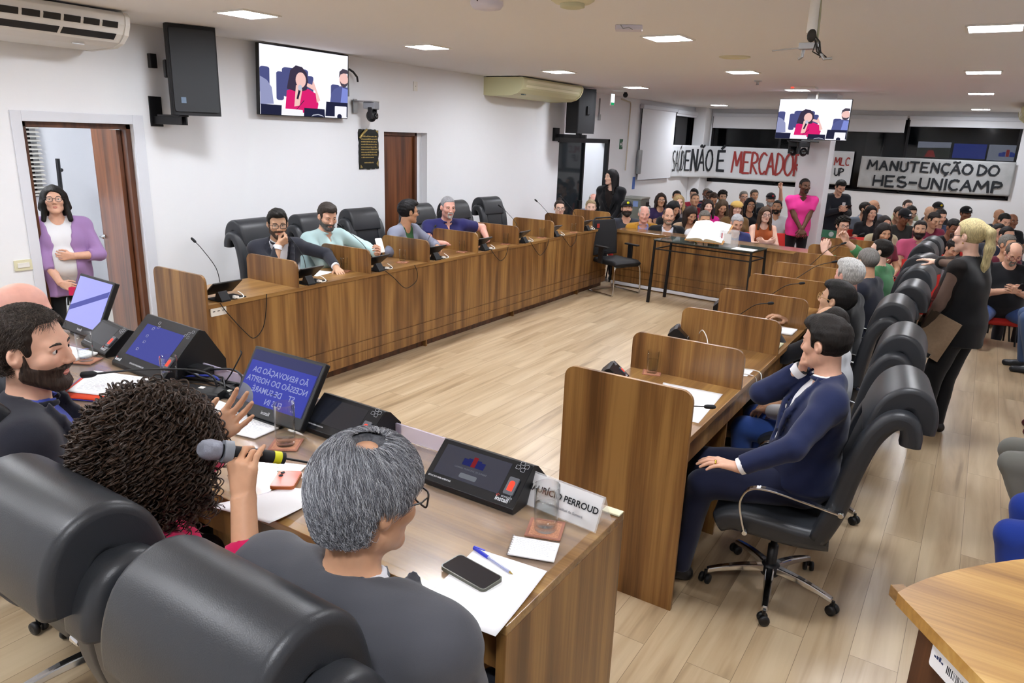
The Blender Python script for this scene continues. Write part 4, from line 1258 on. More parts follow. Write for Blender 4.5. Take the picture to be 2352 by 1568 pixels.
painted(t, 'SAÚDE', 0.04, 0.16, 0.28, 0.46, 0.035, rn, 0, Pt)
painted(t, 'NÃO', 1.06, 0.16, 0.35, 0.50, 0.055, rn, 0, Pt)
painted(t, 'É', 1.98, 0.16, 0.33, 0.48, 0.06, rn, 0, Pt)
painted(t, 'MERCADORIA', 2.37, 0.14, 0.305, 0.50, 0.048, rn, 1, Pt, 0.10)
painted(t, 'MLC', 4.77, 0.44, 0.155, 0.17, 0.026, rn, 1, Pt)
painted(t, 'UP', 4.80, 0.20, 0.155, 0.17, 0.026, rn, 0, Pt)
t = cloth('protest_banner', 'grey white banner right of the pillar painted with two lines of black capitals', lambda x, y, d: (2.03 + x, YBN - d - 0.04, 1.25 + y - 0.0 * x), 2.98, 0.70, 0.04, rn, 80, 16, M_BANN2)
Pm = lambda x, y, d: (2.03 + x, YBN - 0.04 - 0.014 - d, 1.25 + y)
painted(t, 'MANUTENÇÃO', 0.16, 0.41, 0.262, 0.20, 0.040, rn, 0, Pm, 0.20)
painted(t, 'DO', 2.32, 0.41, 0.262, 0.20, 0.040, rn, 0, Pm, 0.20)
painted(t, 'HES-UNICAMP', 0.32, 0.06, 0.33, 0.22, 0.045, rn, 0, Pm, 0.17)
# ------------------------------------------------------------------ things on the counters


def glass(label, x, y, z, fill=0.5, h=0.125, r=0.033, group=None, coaster=True, clabel=None, rz=0.3):
    t = thing('water_glass', label, 'glass', (x, y, z + (0.004 if coaster else 0)), 0, group)
    b = MB()
    prof_o = [(0.0, 0.0), (r * 0.86, 0.0), (r * 0.9, 0.004), (r * 0.93, 0.03), (r, h)]
    prof_i = [(r - 0.0016, h), (r * 0.93 - 0.002, 0.03), (r * 0.84, 0.014), (0.0, 0.012)]
    b.lathe(prof_o + prof_i, 28); b.build('tumbler', M_GLASS, t)
    if fill > 0:
        hw = 0.0125 + (h - 0.02) * fill
        rr = lambda zz: r * 0.93 - 0.0022 + (r * 0.07) * max(0, (zz - 0.03)) / (h - 0.03)
        b = MB(); b.lathe([(0.0, 0.0126), (r * 0.83, 0.0146), (rr(0.03), 0.031), (rr(hw), hw), (0.0, hw)], 28); b.build('water', M_WATER, t)
    if coaster:
        c = thing('coaster', clabel or ('tan square coaster under the ' + label.split(',')[0]), 'coaster', (x, y, z), rz, (group + ' coasters') if group else None)
        b = MB(); b.box((-0.05, -0.05, 0.0), (0.05, 0.05, 0.0035)); b.build('mat', M_COAST, c, 0.001)
        b = MB()
        for q in ((-0.05, -0.05, 0.05, -0.042), (-0.05, 0.042, 0.05, 0.05), (-0.05, -0.042, -0.042, 0.042), (0.042, -0.042, 0.05, 0.042)): b.box((q[0], q[1], 0.0034), (q[2], q[3], 0.0042))
        b.build('border', mat('coaster_border', 'a06a58', 0.7), c)
    return t


def gooseneck(label, base, tip_off, z, group=None, bend=0.25, sag=0.0):
    t = thing('gooseneck_microphone', label, 'microphone', (base[0], base[1], z), 0, group)
    b = MB(); b.lathe([(0.018, 0.0), (0.018, 0.012), (0.010, 0.02), (0.006, 0.03)], 14); b.build('base', M_BLACK, t)
    tip = Vector(tip_off)
    P = [Vector((0, 0, 0.02)), Vector((tip.x * bend * 0.6, tip.y * bend * 0.6, tip.z * 0.45)), Vector((tip.x * 0.7, tip.y * 0.7, tip.z * (0.84 + sag))), tip]
    P = smooth_path(P, 6)
    b = MB(); b.tube(P, 0.003, 8); b.build('neck', M_BLACK, t)
    d_ = (P[-1] - P[-3]).normalized()
    b = MB(); b.tube([P[-1] - d_ * 0.004, P[-1], P[-1] + d_ * 0.008, P[-1] + d_ * 0.035, P[-1] + d_ * 0.045, P[-1] + d_ * 0.049], [0.005, 0.008, 0.0105, 0.0105, 0.008, 0.003], 12); b.build('capsule', M_BLACKM, t)
    return t


def tablet(label, x, y, z, rz, group='tablets on the left counter'):
    """Tablet leaning on a folded stand, its dark back to the room."""
    t = thing('tablet', label, 'tablet', (x, y, z), rz, group)
    R = Matrix.Rotation(math.radians(-62), 3, 'Y')
    b = MB(); b.obox((-0.075, 0, 0.078), (0.17, 0.25, 0.009), Matrix.Rotation(math.radians(-38), 3, 'Y')); sc_ = b.build('slate', M_BLACK, t, 0.003)
    b = MB(); b.obox((-0.0815, 0, 0.0835), (0.163, 0.243, 0.002), Matrix.Rotation(math.radians(-38), 3, 'Y')); b.build('edge', M_ALU, sc_)
    b = MB(); b.prism([(-0.03, 0.0), (0.055, 0.0), (0.055, 0.012), (0.012, 0.075), (-0.012, 0.06)], -0.11, -0.035, 'y'); b.prism([(-0.13, 0.0), (0.03, 0.0), (0.03, 0.008), (-0.13, 0.006)], -0.12, 0.12, 'y'); b.build('stand', M_BLACKM, t, 0.003)
    b = MB(); b.box((0.03, 0.0, 0.012), (0.055, 0.022, 0.030)); b.box((0.03, 0.028, 0.012), (0.05, 0.042, 0.024)); b.tube(smooth_path([(0.05, 0.01, 0.02), (0.065, 0.03, 0.012), (0.06, 0.075, 0.014), (0.03, 0.085, 0.03), (0.0, 0.07, 0.05)], 4), 0.004, 6); b.build('charger_plug', M_WHITE, t)
    return t


seat_names = ['first', 'second', 'third', 'fourth', 'fifth', 'sixth', 'seventh', 'last']
TY = [0.235, 1.06, 1.895, 2.75, 3.61, 4.45, 5.24, 6.13]
where = ['nearest the camera, left of the first divider', 'in front of the man in the dark suit', 'in front of the man in the mint shirt', 'in front of the man in the grey cardigan', 'in front of the man in the navy polo',
         'before an empty chair, two places past the navy polo', 'two places from the far end', 'at the far end by the mesh chair']
proto = None
for i, y in enumerate(TY):
    l = 'leaning tablet on the left counter, ' + where[i]
    if proto is None:
        proto = tablet(l, -0.055, y, ZT, 0.0)
    else:
        dup(proto, (-0.055, y, ZT), 0.05 * ((i * 7) % 3 - 1), l, 'tablets on the left counter')
for i, (x, y, f) in enumerate(((-0.25, 1.60, 0.55), (-0.18, 2.32, 0.2), (-0.155, 3.27, 0.6), (-0.14, 4.12, 0.5), (-0.11, 4.92, 0.9), (-0.07, 5.71, 0.9), (-0.10, 6.55, 0.3))):
    w_ = ['second', 'third', 'fourth', 'fifth', 'sixth', 'seventh', 'far end'][i]
    glass('water glass on the left counter at its %s divider from the camera' % w_ if i < 6 else 'water glass on the left counter at its far end', x, y, ZT, f, group='water glasses on the left counter', clabel='tan coaster on the left counter at its %s divider from the camera' % w_ if i < 6 else 'tan coaster at the far end of the left counter')
for i, (bx_, by_, tx, ty, tz, l) in enumerate(((-0.42, 0.42, -0.16, -0.08, 0.36, 'thin gooseneck microphone standing up behind the first divider of the left counter'), (-0.42, 1.30, -0.20, -0.05, 0.36, 'gooseneck microphone in front of the man in the dark suit'),
                                              (-0.42, 2.10, -0.22, -0.14, 0.34, 'gooseneck microphone in front of the bearded man in the mint shirt'), (-0.40, 2.95, -0.12, 0.30, 0.24, 'gooseneck microphone bent low by the man in the grey cardigan'),
                                              (-0.42, 4.85, -0.20, -0.12, 0.36, 'gooseneck microphone in front of the empty chair past the navy polo man'), (-0.42, 5.75, -0.20, -0.12, 0.38, 'gooseneck microphone before the last empty chair on the left'),
                                              (-0.42, 6.45, -0.20, -0.12, 0.40, 'gooseneck microphone at the far end of the left counter by the glass door'))):
    gooseneck(l, (bx_, by_), (tx, ty, tz), ZT)
# thin black leads hanging down the counter front
for i, (pts, l) in enumerate(((((0.012, 0.10, 0.885), (0.012, 0.155, 0.80), (0.012, 0.30, 0.62), (0.012, 0.375, 0.56), (0.012, 0.46, 0.62), (0.012, 0.50, 0.75), (0.012, 0.515, 0.885)), 'black lead looping down the front of the left counter, nearest the camera'),
                              (((0.012, 1.86, 0.885), (0.012, 1.98, 0.80), (0.012, 2.10, 0.70), (0.012, 2.18, 0.675), (0.012, 2.30, 0.72), (0.012, 2.32, 0.80), (0.012, 2.28, 0.885)), 'black lead looping down the counter front before the mint shirt man'),
                              (((0.012, 3.60, 0.885), (0.012, 3.70, 0.80), (0.012, 3.80, 0.74), (0.012, 3.90, 0.78), (0.012, 3.95, 0.885)), 'short black lead on the counter front before the navy polo man'),
                              (((0.012, 4.45, 0.885), (0.012, 4.62, 0.74), (0.012, 4.72, 0.70), (0.012, 4.85, 0.78), (0.012, 4.90, 0.885)), 'short black lead on the counter front, three places from the far end'),
                              (((0.012, 5.25, 0.885), (0.012, 5.40, 0.78), (0.012, 5.50, 0.72), (0.012, 5.62, 0.78), (0.012, 5.66, 0.885)), 'short black lead on the counter front, two places from the far end'))):
    t = thing('cable', l, 'cable')
    b = MB(); b.tube(smooth_path(pts, 6), 0.0035, 6); b.build('lead', M_BLACK, t)

# right counter
for i, (x, y, f, l) in enumerate(((3.165, 0.60, 0.6, 'water glass behind the end panel of the right counter, beside the nearest voting terminal'), (3.08, 1.645, 0.25, 'nearly empty water glass behind the second divider of the right counter'),
                                  (3.06, 2.585, 0.55, 'water glass behind the third divider of the right counter'), (3.04, 3.48, 0.45, 'water glass behind the fourth divider of the right counter'), (3.07, 4.3, 0.5, 'water glass behind the fifth divider of the right counter, only its rim showing'))):
    glass(l, x, y, ZT, f, group='water glasses on the right counter', clabel='tan coaster under the ' + l.split(',')[0])


def wedge_terminal(label, x, y, z, rz, w=0.30, big=False, logo=True, group='voting terminals on the presiding table', screen='dark', s=1.0):
    """Voting terminal: wedge housing leaning back, screen towards local -y."""
    t = thing('voting_terminal', label, 'voting terminal', (x, y, z), rz, group)
    t.scale = (s, s, s)
    h, d, fd = (0.114, 0.19, 0.112) if not big else (0.205, 0.30, 0.185)
    prof = [(0.0, 0.0), (0.0, 0.018), (fd, h), (fd + 0.025, h - 0.010), (d, 0.05), (d, 0.0)]
    b = MB(); b.prism(prof[::-1], -w / 2, w / 2, 'x'); b.build('housing', M_BLACK, t, 0.004)
    M = frame((-w / 2, -0.0008, 0.0185), (1, 0, 0), (0, fd, h - 0.018))
    L = math.hypot(fd, h - 0.018)
    def flat(name, rects, m, zz, par=None):
        bb = MB()
        for q in rects:
            bb.poly([(q[0], q[1], zz), (q[2], q[1], zz), (q[2], q[3], zz), (q[0], q[3], zz)])
        o = bb.build(name, m, par or t); o.matrix_local = M; return o
    fx = w - 0.068 if not big else w - 0.075
    b = MB(); b.poly([(x_, y_, 0.0006) for x_, y_ in rrect(0.002, 0.002, w - 0.002, L - 0.002, 0.006)]); o = b.build('front_plate', mat('terminal_front', '15171c', 0.25), t); o.matrix_local = M
    x0, x1, y0, y1 = (0.022, fx, 0.030, L - 0.015) if not big else (0.055, w - 0.06, 0.055, L - 0.045)
    if screen == 'dark': ms = mat('terminal_screen', '20232c', 0.08, spec=0.7)
    else: ms = glow('terminal_blue', '6a6fd0', 0.55)
    scr = flat('screen', [(x0, y0, x1, y1)], ms, 0.0012)
    if screen == 'logo':
        bpy.data.objects.remove(scr); scr = flat('screen', [(x0, y0, x1, y1)], mat('terminal_screen_on', '2a2d38', 0.08, spec=0.7, emit='2a2c38', estr=0.5), 0.0012)
        cx = (x0 + x1) / 2
        bb = MB(); ms2 = [glow('logo_blue', '34397a', 0.6), glow('logo_red', 'a03038', 0.6), glow('button_grey', '8f939c', 0.6)]
        for k, (q, mi, hh) in enumerate(((-0.032, 0, 0.022), (-0.016, 0, 0.026), (0.0, 1, 0.034), (0.016, 0, 0.026), (0.032, 0, 0.022))):
            bb.poly([(cx + q - 0.008, y0 + 0.052, 0.0016), (cx + q + 0.008, y0 + 0.052, 0.0016), (cx + q + 0.008, y0 + 0.052 + hh, 0.0016), (cx + q - 0.008, y0 + 0.052 + hh, 0.0016)], mi)
        bb.poly([(p, q, 0.0016) for p, q in rrect(cx - 0.030, y0 + 0.010, cx + 0.034, y0 + 0.026, 0.005)], 2)
        o = bb.build('screen_symbols', ms2, scr)
        text_obj('screen_caption', 'CAMARA MUNICIPAL DE SUMARE', 0.008, glow('button_grey', '8f939c', 0.6), scr, Matrix.Translation((cx, y0 + 0.040, 0.0016)), depth=0.0)
    # fingerprint reader
    rx, ry = (w - 0.036, L * 0.42) if not big else (w - 0.032, L * 0.30)
    b = MB(); b.prism(rrect(rx - 0.017, ry - 0.026, rx + 0.017, ry + 0.030, 0.004), 0.0, 0.007, 'z'); o = b.build('fingerprint_reader', mat('reader_grey', '5b5f66', 0.4), t, 0.002); o.matrix_local = M
    b = MB(); b.prism(rrect(rx - 0.009, ry - 0.014, rx + 0.009, ry + 0.018, 0.008, 4, '0011'), 0.0071, 0.0078, 'z'); b.build('red_light', mat('reader_glow', '400000', 0.3, emit='ff3420', estr=2.2), o)
    Mt = M @ Matrix.Translation((0, 0, 0.0014))
    M_LET = mat('terminal_lettering', 'd4d8de', 0.5)
    if not big:
        text_obj('reader_lettering', 'BIOMETRIA', 0.0075, M_LET, t, Mt @ Matrix.Translation((rx, ry - 0.034, 0)), depth=0.0002)
        text_obj('plate_lettering', 'ESTACAO PARLAMENTAR', 0.0075, M_LET, t, Mt @ Matrix.Translation((0.055, 0.018, 0)), depth=0.0002)
    else:
        text_obj('plate_lettering', 'ESTACAO PARLAMENTAR', 0.010, M_LET, t, Mt @ Matrix.Translation((w * 0.45, 0.022, 0)), depth=0.0002)
    if logo:
        text_obj('maker_lettering', 'install', 0.020, M_LET, t, Mt @ Matrix.Translation(((rx - 0.012, 0.018, 0) if not big else (0.035, 0.02, 0))), depth=0.0003, bold=0.0004)
        b = MB()
        for k in range(5): b.ball((rx - 0.034 + 0.004 * (k % 3) if not big else 0.012 + 0.004 * (k % 3), 0.026 + 0.003 * (k // 2), 0.0012), (0.0016, 0.0016, 0.0005), 6)
        o = b.build('maker_emblem', mat('maker_red', 'c8342c', 0.5), t); o.matrix_local = M
    b = MB()
    sq = [(0.0, 0.020), (0.017, 0.014), (-0.010, 0.008), (0.008, 0.004)] if not big else [(0.0, 0.0), (0.02, 0.012), (-0.014, -0.014), (0.012, -0.018), (-0.24, 0.004), (-0.225, -0.016), (-0.255, -0.03), (-0.26, -0.07), (-0.25, -0.10), (-0.262, -0.14), (0.0, -0.155), (0.014, -0.17), (-0.02, -0.165)]
    for k, (p, q) in enumerate(sq):
        cx, cy = (w - 0.036 + p, L * 0.80 + q * 1.3) if not big else (w - 0.045 + p, L - 0.03 + q)
        pts = rrect(cx - 0.007, cy - 0.006, cx + 0.007, cy + 0.006, 0.002, 2)
        b.tube([(u, v, 0.0012) for u, v in pts], 0.0005, 4, closed=True)
    o = b.build('line_squares', M_LET, t); o.matrix_local = M
    b = MB(); a_ = arc(0.0, 0.0, 0.055, 0.055, 5, 60, 10); b.tube([((w - 0.075) + u, 0.012 + v, 0.0011) for u, v in a_], [0.0012 + 0.0018 * k / 10 for k in range(11)], 5)
    o = b.build('curve_line', mat('terminal_grey_line', '6d7178', 0.5), t); o.matrix_local = M
    return t


Z = FT_Z
wedge_terminal('black voting terminal with a lit logo screen beside the name plate, nearest the camera', 3.405, -1.488, Z, math.radians(0), 0.335, screen='logo')
wedge_terminal('black voting terminal with a dark screen behind the grey haired man, beside the blue monitor', 2.775, -1.432, Z, math.radians(-1), 0.31)
wedge_terminal('large black voting terminal with a blue lit screen and white outline squares', 1.60, -1.45, Z, math.radians(-3), 0.42, True, screen='blue')
wedge_terminal('small black voting terminal with a glossy screen at the left, behind the left water glass', 1.13, -1.385, Z, math.radians(-7), 0.28)
wedge_terminal('voting terminal seen from behind on the right counter, beside the nearest water glass', 3.12, 0.36, ZT, math.radians(105), 0.20, group='voting terminals on the right counter', s=0.78)
wedge_terminal('voting terminal with a white lead behind the second divider of the right counter', 3.09, 1.43, ZT, math.radians(105), 0.20, group='voting terminals on the right counter', s=0.72)
wedge_terminal('voting terminal behind the third divider of the right counter, only its top showing', 3.05, 2.46, ZT, math.radians(105), 0.20, group='voting terminals on the right counter', s=0.66)


def monitor(label, x, y, z, rz, w, h, tilt, screen):
    t = thing('monitor', label, 'monitor', (x, y, z), rz)
    R = Matrix.Rotation(math.radians(-tilt), 4, 'X')
    M = Matrix.Translation((0, 0, 0.015)) @ R
    b = MB(); b.box((-w / 2, 0.0, 0.0), (w / 2, 0.028, h)); o = b.build('housing', M_BLACK, t, 0.005); o.matrix_local = M
    b = MB(); b.box((-w / 2 + 0.013, -0.0012, 0.045), (w / 2 - 0.013, 0.0, h - 0.013)); sc_ = b.build('screen', screen, t); sc_.matrix_local = M
    b = MB(); b.prism([(-0.09, 0.0), (0.09, 0.0), (0.07, 0.16), (-0.07, 0.16)][::-1], 0.0, 0.012, 'z'); b.box((-0.03, 0.05, 0.0), (0.03, 0.07, 0.10)); b.build('stand', M_BLACK, t, 0.005)
    text_obj('maker_lettering', 'install', 0.020, mat('terminal_lettering', 'd4d8de', 0.5), t, M @ frame((0, -0.001, 0.024), (1, 0, 0), (0, 0, 1)), depth=0.0003)
    return t, sc_, M


M_MON = mat('monitor_blue', '101430', 0.35, spec=0.08, emit='3a43b8', estr=0.75)
M_MON2 = mat('monitor_dusk', '20223c', 0.35, spec=0.08, emit='383c70', estr=0.5)
t, scr, M = monitor('monitor showing mirrored white words on blue, in the middle of the presiding table', 2.462, -1.475, Z, math.radians(1), 0.385, 0.262, 33, M_MON2)
b = MB(); b.box((-0.175, -0.002, 0.046), (0.175, -0.0013, 0.207)); bs = b.build('blue_picture', M_MON, scr)
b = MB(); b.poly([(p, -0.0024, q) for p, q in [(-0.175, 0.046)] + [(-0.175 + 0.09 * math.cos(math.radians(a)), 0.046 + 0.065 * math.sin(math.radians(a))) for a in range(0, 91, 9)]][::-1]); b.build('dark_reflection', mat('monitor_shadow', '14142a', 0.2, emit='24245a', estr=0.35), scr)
Mm = frame((0.0, -0.0027, 0.0), (-1, 0, 0), (0, 0, 1))
for k, s_ in enumerate(('AÇÃO RENOVAÇÃO DA', 'CONCESSÃO DO HOSPITAL', 'ESTADUAL DE SUMARÉ', 'PREFEITURA')):
    s_ = ('ÃO RENOVAÇÃO DA', 'NCESSÃO DO HOSPITA', 'ST    DE SUMARÉ', 'EUS IN')[k]
    text_obj('mirrored_words', s_, 0.031, glow('mirror_words', 'a9b0e8', 0.75), scr, Mm @ Matrix.Translation((0.0 if k != 3 else -0.02, 0.172 - 0.036 * k, 0)), depth=0.0, bold=0.0006)
t, scr, M = monitor('monitor with a plain lilac screen at the far left of the presiding table', 0.83, -1.30, Z, math.radians(-3), 0.36, 0.30, 25, mat('monitor_lilac', '6a6ca8', 0.2, emit='8f93e6', estr=0.75))
b = MB(); b.poly([(-0.165, -0.0016, 0.13), (-0.165, -0.0016, 0.10), (0.165, -0.0016, 0.22), (0.165, -0.0016, 0.25)]); b.build('pale_stripe', glow('lilac_stripe', '7478cc', 0.75), scr)

# glasses on the presiding table
glass('full water glass in front of the name plate', 3.689, -1.50, Z, 0.55, 0.135, 0.036, clabel='woven tan coaster under the glass by the name plate', rz=0.35)
glass('nearly empty water glass beside the blue monitor', 2.678, -1.552, Z, 0.12, 0.15, 0.036, clabel='woven tan coaster beside the blue monitor', rz=0.6)
glass('water glass in front of the large blue lit terminal', 1.85, -1.45, Z, 0.45, 0.13, 0.034, clabel='coaster under the glass before the large blue lit terminal', rz=0.2)
glass('water glass at the left beside the bearded man in the dark suit', 1.25, -1.48, Z, 0.35, 0.13, 0.034, clabel='coaster under the left glass beside the bearded man', rz=0.5)
# name plate
t = thing('name_plate', 'white name plate in a clear acrylic holder at the right end of the presiding table', 'name plate', (3.685, -1.378, Z), math.radians(-5))
b = MB(); b.poly([(-0.125, -0.04, 0.0), (0.125, -0.04, 0.0), (0.125, 0.0, 0.088), (-0.125, 0.0, 0.088)]); o = b.build('card', M_PAPER, t)
md = o.modifiers.new('thick', 'SOLIDIFY'); md.thickness = 0.0008
b = MB(); b.poly([(-0.132, -0.044, 0.0), (0.132, -0.044, 0.0), (0.132, 0.0, 0.094), (-0.132, 0.0, 0.094)]); b.poly([(-0.132, 0.044, 0.0), (-0.132, 0.0, 0.094), (0.132, 0.0, 0.094), (0.132, 0.044, 0.0)]); o = b.build('acrylic_holder', M_ACRYL, t)
md = o.modifiers.new('thick', 'SOLIDIFY'); md.thickness = 0.0015
Mn = frame((0, -0.0205, 0.0), (1, 0, 0), (0, 0.04, 0.088))
text_obj('name_lettering', 'MAURÍCIO PERROUD', 0.026, M_INK, t, frame((0.0, -0.0225, 0.0535), (1, 0, 0), (0, 0.04, 0.088)), depth=0.0002, bold=0.0005)
text_obj('post_lettering', 'Hospital Estadual de Sumaré', 0.0115, mat('grey_ink', '7a7d84', 0.8), t, frame((0.015, -0.0350, 0.0265), (1, 0, 0), (0, 0.04, 0.088)), depth=0.0002)


def sheet(name, label, cat, pts, z, m=M_PAPER, h=0.0008, curl=0.0, lines=0, group=None):
    """Paper lying flat: four corner points; curl lifts the first edge into the air past the table."""
    t = thing(name, label, cat, (0, 0, 0), 0, group)
    P = [Vector(p) for p in pts]
    n = 12
    vs = []
    for j in range(n + 1):
        for i in range(n + 1):
            u, v = i / n, j / n
            q = (P[0] * (1 - u) + P[1] * u) * (1 - v) + (P[3] * (1 - u) + P[2] * u) * v
            vs.append((q.x, q.y, z + curl * (1 - v) ** 2))
    fs = [(j * (n + 1) + i, j * (n + 1) + i + 1, (j + 1) * (n + 1) + i + 1, (j + 1) * (n + 1) + i) for j in range(n) for i in range(n)]
    b = MB(); b.add(vs, fs, 0, True); o = b.build('sheet', m, t)
    md = o.modifiers.new('thick', 'SOLIDIFY'); md.thickness = h; md.offset = 1
    if lines:
        rn_ = random.Random(len(label)); b = MB()
        for k in range(lines):
            v = 0.90 - 0.8 * k / lines; u = 0.08
            ue = rn_.uniform(0.75, 0.93)
            while u < ue:
                w_ = rn_.uniform(0.03, 0.09); q = []
                for (uu, vv) in ((u, v), (u + w_, v), (u + w_, v + 0.012), (u, v + 0.012)):
                    s_ = (P[0] * (1 - uu) + P[1] * uu) * (1 - vv) + (P[3] * (1 - uu) + P[2] * uu) * vv
                    q.append((s_.x, s_.y, z + h + 0.0004 + curl * (1 - vv) ** 2))
                b.poly(q); u += w_ + 0.02
        b.build('writing', mat('faint_writing', 'b9bcc6', 0.8), t)
    return t


sheet('paper_sheet', 'blank white sheet hanging over the table edge under the black phone', 'paper', [(3.625, -1.985, 0), (3.835, -1.965, 0), (3.795, -1.672, 0), (3.587, -1.692, 0)], Z + 0.001, curl=0.012)
sheet('notebook', 'small spiral notepad page with handwriting beside the blue pen', 'notebook', [(3.675, -1.672, 0), (3.792, -1.632, 0), (3.762, -1.548, 0), (3.640, -1.588, 0)], Z + 0.003, h=0.004, lines=9)
nb = bpy.data.objects['notebook']
b = MB()
for k in range(9):
    u = k / 8; p = Vector((3.675, -1.672, Z + 0.005)).lerp(Vector((3.640, -1.588, Z + 0.005)), u)
    b.tube([p + Vector((0.004, 0, 0.003)), p + Vector((0, 0, 0.005)), p + Vector((-0.004, 0, 0.0)), p + Vector((0, 0, -0.002))], 0.0008, 5)
b.build('spiral', M_ALU, nb)
sheet('paper_sheet', 'white sheet sticking out beside the left cheek of the grey haired man', 'paper', [(2.86, -1.99, 0), (3.08, -1.95, 0), (3.05, -1.70, 0), (2.92, -1.76, 0)], Z + 0.001, curl=0.02)
sheet('paper_sheet', 'printed white sheets in front of the blue monitor under the gesturing hand', 'paper', [(2.29, -1.63, 0), (2.555, -1.585, 0), (2.545, -1.45, 0), (2.10, -1.43, 0)], Z + 0.001, h=0.004, lines=14)
sheet('paper_sheet', 'white printed sheets on an orange folder beside the microphone', 'paper', [(1.62, -1.75, 0), (1.93, -1.62, 0), (1.77, -1.44, 0), (1.45, -1.55, 0)], Z + 0.012, h=0.003, lines=16)
sheet('folder', 'orange folder under the white sheets by the microphone', 'folder', [(1.64, -1.79, 0), (1.93, -1.66, 0), (1.79, -1.46, 0), (1.44, -1.57, 0)], Z + 0.006, mat('orange_card', 'd8441c', 0.7), 0.005)
sheet('folder', 'blue folder beneath the orange folder by the microphone', 'folder', [(1.63, -1.795, 0), (1.92, -1.665, 0), (1.79, -1.46, 0), (1.43, -1.575, 0)], Z + 0.001, mat('blue_card', '3b3fb0', 0.7), 0.004)
sheet('paper_sheet', 'stack of white papers at the left behind the left water glass', 'paper', [(1.02, -1.66, 0), (1.25, -1.62, 0), (1.20, -1.40, 0), (0.96, -1.43, 0)], Z + 0.001, h=0.012, lines=10)
sheet('badge_card', 'pale blue card lying beside the orange phone', 'card', [(2.985, -1.80, 0), (3.06, -1.775, 0), (3.03, -1.69, 0), (2.955, -1.715, 0)], Z + 0.001, mat('pale_blue_card', 'c9d8ee', 0.6), lines=4)
t = thing('business_card', 'white paper label catching the light beside the orange phone', 'card', (2.83, -1.66, Z), 0.4)
b = MB(); b.box((-0.04, -0.03, 0), (0.04, 0.03, 0.0008)); b.build('card', M_PAPER, t)


def phone(name, label, M, w, h, th, mcase, mface, lens=False, group=None):
    t = thing(name, label, 'phone', group=group)
    t.matrix_world = M
    b = MB(); b.prism(rrect(-w / 2, -h / 2, w / 2, h / 2, 0.011), -th / 2, th / 2, 'z'); b.build('case', mcase, t, 0.0018)
    b = MB(); b.prism(rrect(-w / 2 + 0.003, -h / 2 + 0.003, w / 2 - 0.003, h / 2 - 0.003, 0.009), th / 2, th / 2 + 0.0006, 'z'); b.build('face', mface, t)
    if lens:
        b = MB()
        for k in range(2): b.lathe([(0.007, 0), (0.007, 0.002), (0.004, 0.002), (0.0, 0.0015)], 12, (-w / 2 + 0.016, h / 2 - 0.016 - 0.02 * k, th / 2 + 0.0006))
        b.build('camera_lens', mat('phone_lens', '101014', 0.1), t)
    return t


M_PH = mat('phone_screen', '1a1c24', 0.06, spec=0.8)
phone('phone', 'black phone in a clear case lying on the blank white sheet', frame((3.650, -1.799, Z + 0.008), (-0.14, -0.99, 0), (0.99, -0.14, 0)), 0.074, 0.150, 0.010, mat('phone_case_olive', '55564c', 0.3), M_PH)
phone('phone', 'orange cased phone lying face down near the hand holding the microphone', frame((2.895, -1.735, Z + 0.007), (0.83, 0.55, 0), (-0.55, 0.83, 0)), 0.074, 0.105, 0.011, mat('phone_case_amber', 'a8521c', 0.25), mat('phone_back_coral', 'e06a50', 0.25), True)
phone('phone', 'dark phone lying on the printed sheets beside the curly haired woman', frame((2.13, -1.515, Z + 0.011), (0.8, 0.6, 0), (-0.6, 0.8, 0)), 0.075, 0.15, 0.009, M_BLACK, M_PH)
t = thing('pen', 'clear ballpoint pen with a blue cap lying on the white sheet', 'pen', (0, 0, 0))
a_, c_ = Vector((3.587, -1.700, Z + 0.006)), Vector((3.735, -1.740, Z + 0.006)); d_ = (c_ - a_).normalized()
b = MB(); b.tube([a_ + d_ * 0.055, c_ - d_ * 0.012], 0.0038, 8); b.build('barrel', mat('pen_clear', 'c9cfea', 0.15, alpha=0.6), t)
b = MB(); b.tube([a_, a_ + d_ * 0.058], 0.0048, 8); b.box(tuple(a_ + Vector((0, -0.002, 0.004))), tuple(a_ + Vector((0.035, 0.002, 0.006)))); b.build('cap', mat('pen_blue', '2a36c0', 0.4), t)
b = MB(); b.tube([c_ - d_ * 0.012, c_], [0.0032, 0.0008], 8); b.build('tip', mat('pen_brass', 'b49a55', 0.3, metal=0.8), t)
b = MB(); b.tube([a_ + d_ * 0.05, c_ - d_ * 0.014], 0.0014, 6); b.build('refill', mat('pen_blue', '2a36c0', 0.4), t)
# desk microphone with a long base in front of the bearded man
t = thing('desk_microphone', 'black desk microphone with a low neck reaching over the printed sheets', 'microphone', (2.00, -1.43, Z), math.radians(20))
b = MB(); b.prism([(-0.06, 0.0), (0.06, 0.0), (0.05, 0.018), (0.0, 0.034), (-0.05, 0.03)][::-1], -0.10, 0.13, 'x'); b.build('base', M_BLACK, t, 0.008)
b = MB(); b.box((0.02, -0.02, 0.028), (0.045, 0.0, 0.034)); b.build('button', M_WHITE, t, 0.001)
P = smooth_path([(0.08, 0.02, 0.03), (0.06, 0.02, 0.075), (-0.02, 0.0, 0.10), (-0.20, -0.06, 0.10), (-0.36, -0.12, 0.085)], 6)
b = MB(); b.tube(P, 0.0045, 8); b.build('neck', M_BLACK, t)
d_ = (P[-1] - P[-2]).normalized()
b = MB(); b.tube([P[-1], P[-1] + d_ * 0.01, P[-1] + d_ * 0.02, P[-1] + d_ * 0.055, P[-1] + d_ * 0.062], [0.006, 0.011, 0.014, 0.014, 0.007], 12); b.build('capsule', M_BLACKM, t)
t = thing('desk_microphone', 'second black microphone base with its neck bent away, left of the blue monitor', 'microphone', (2.13, -1.33, Z), math.radians(5))
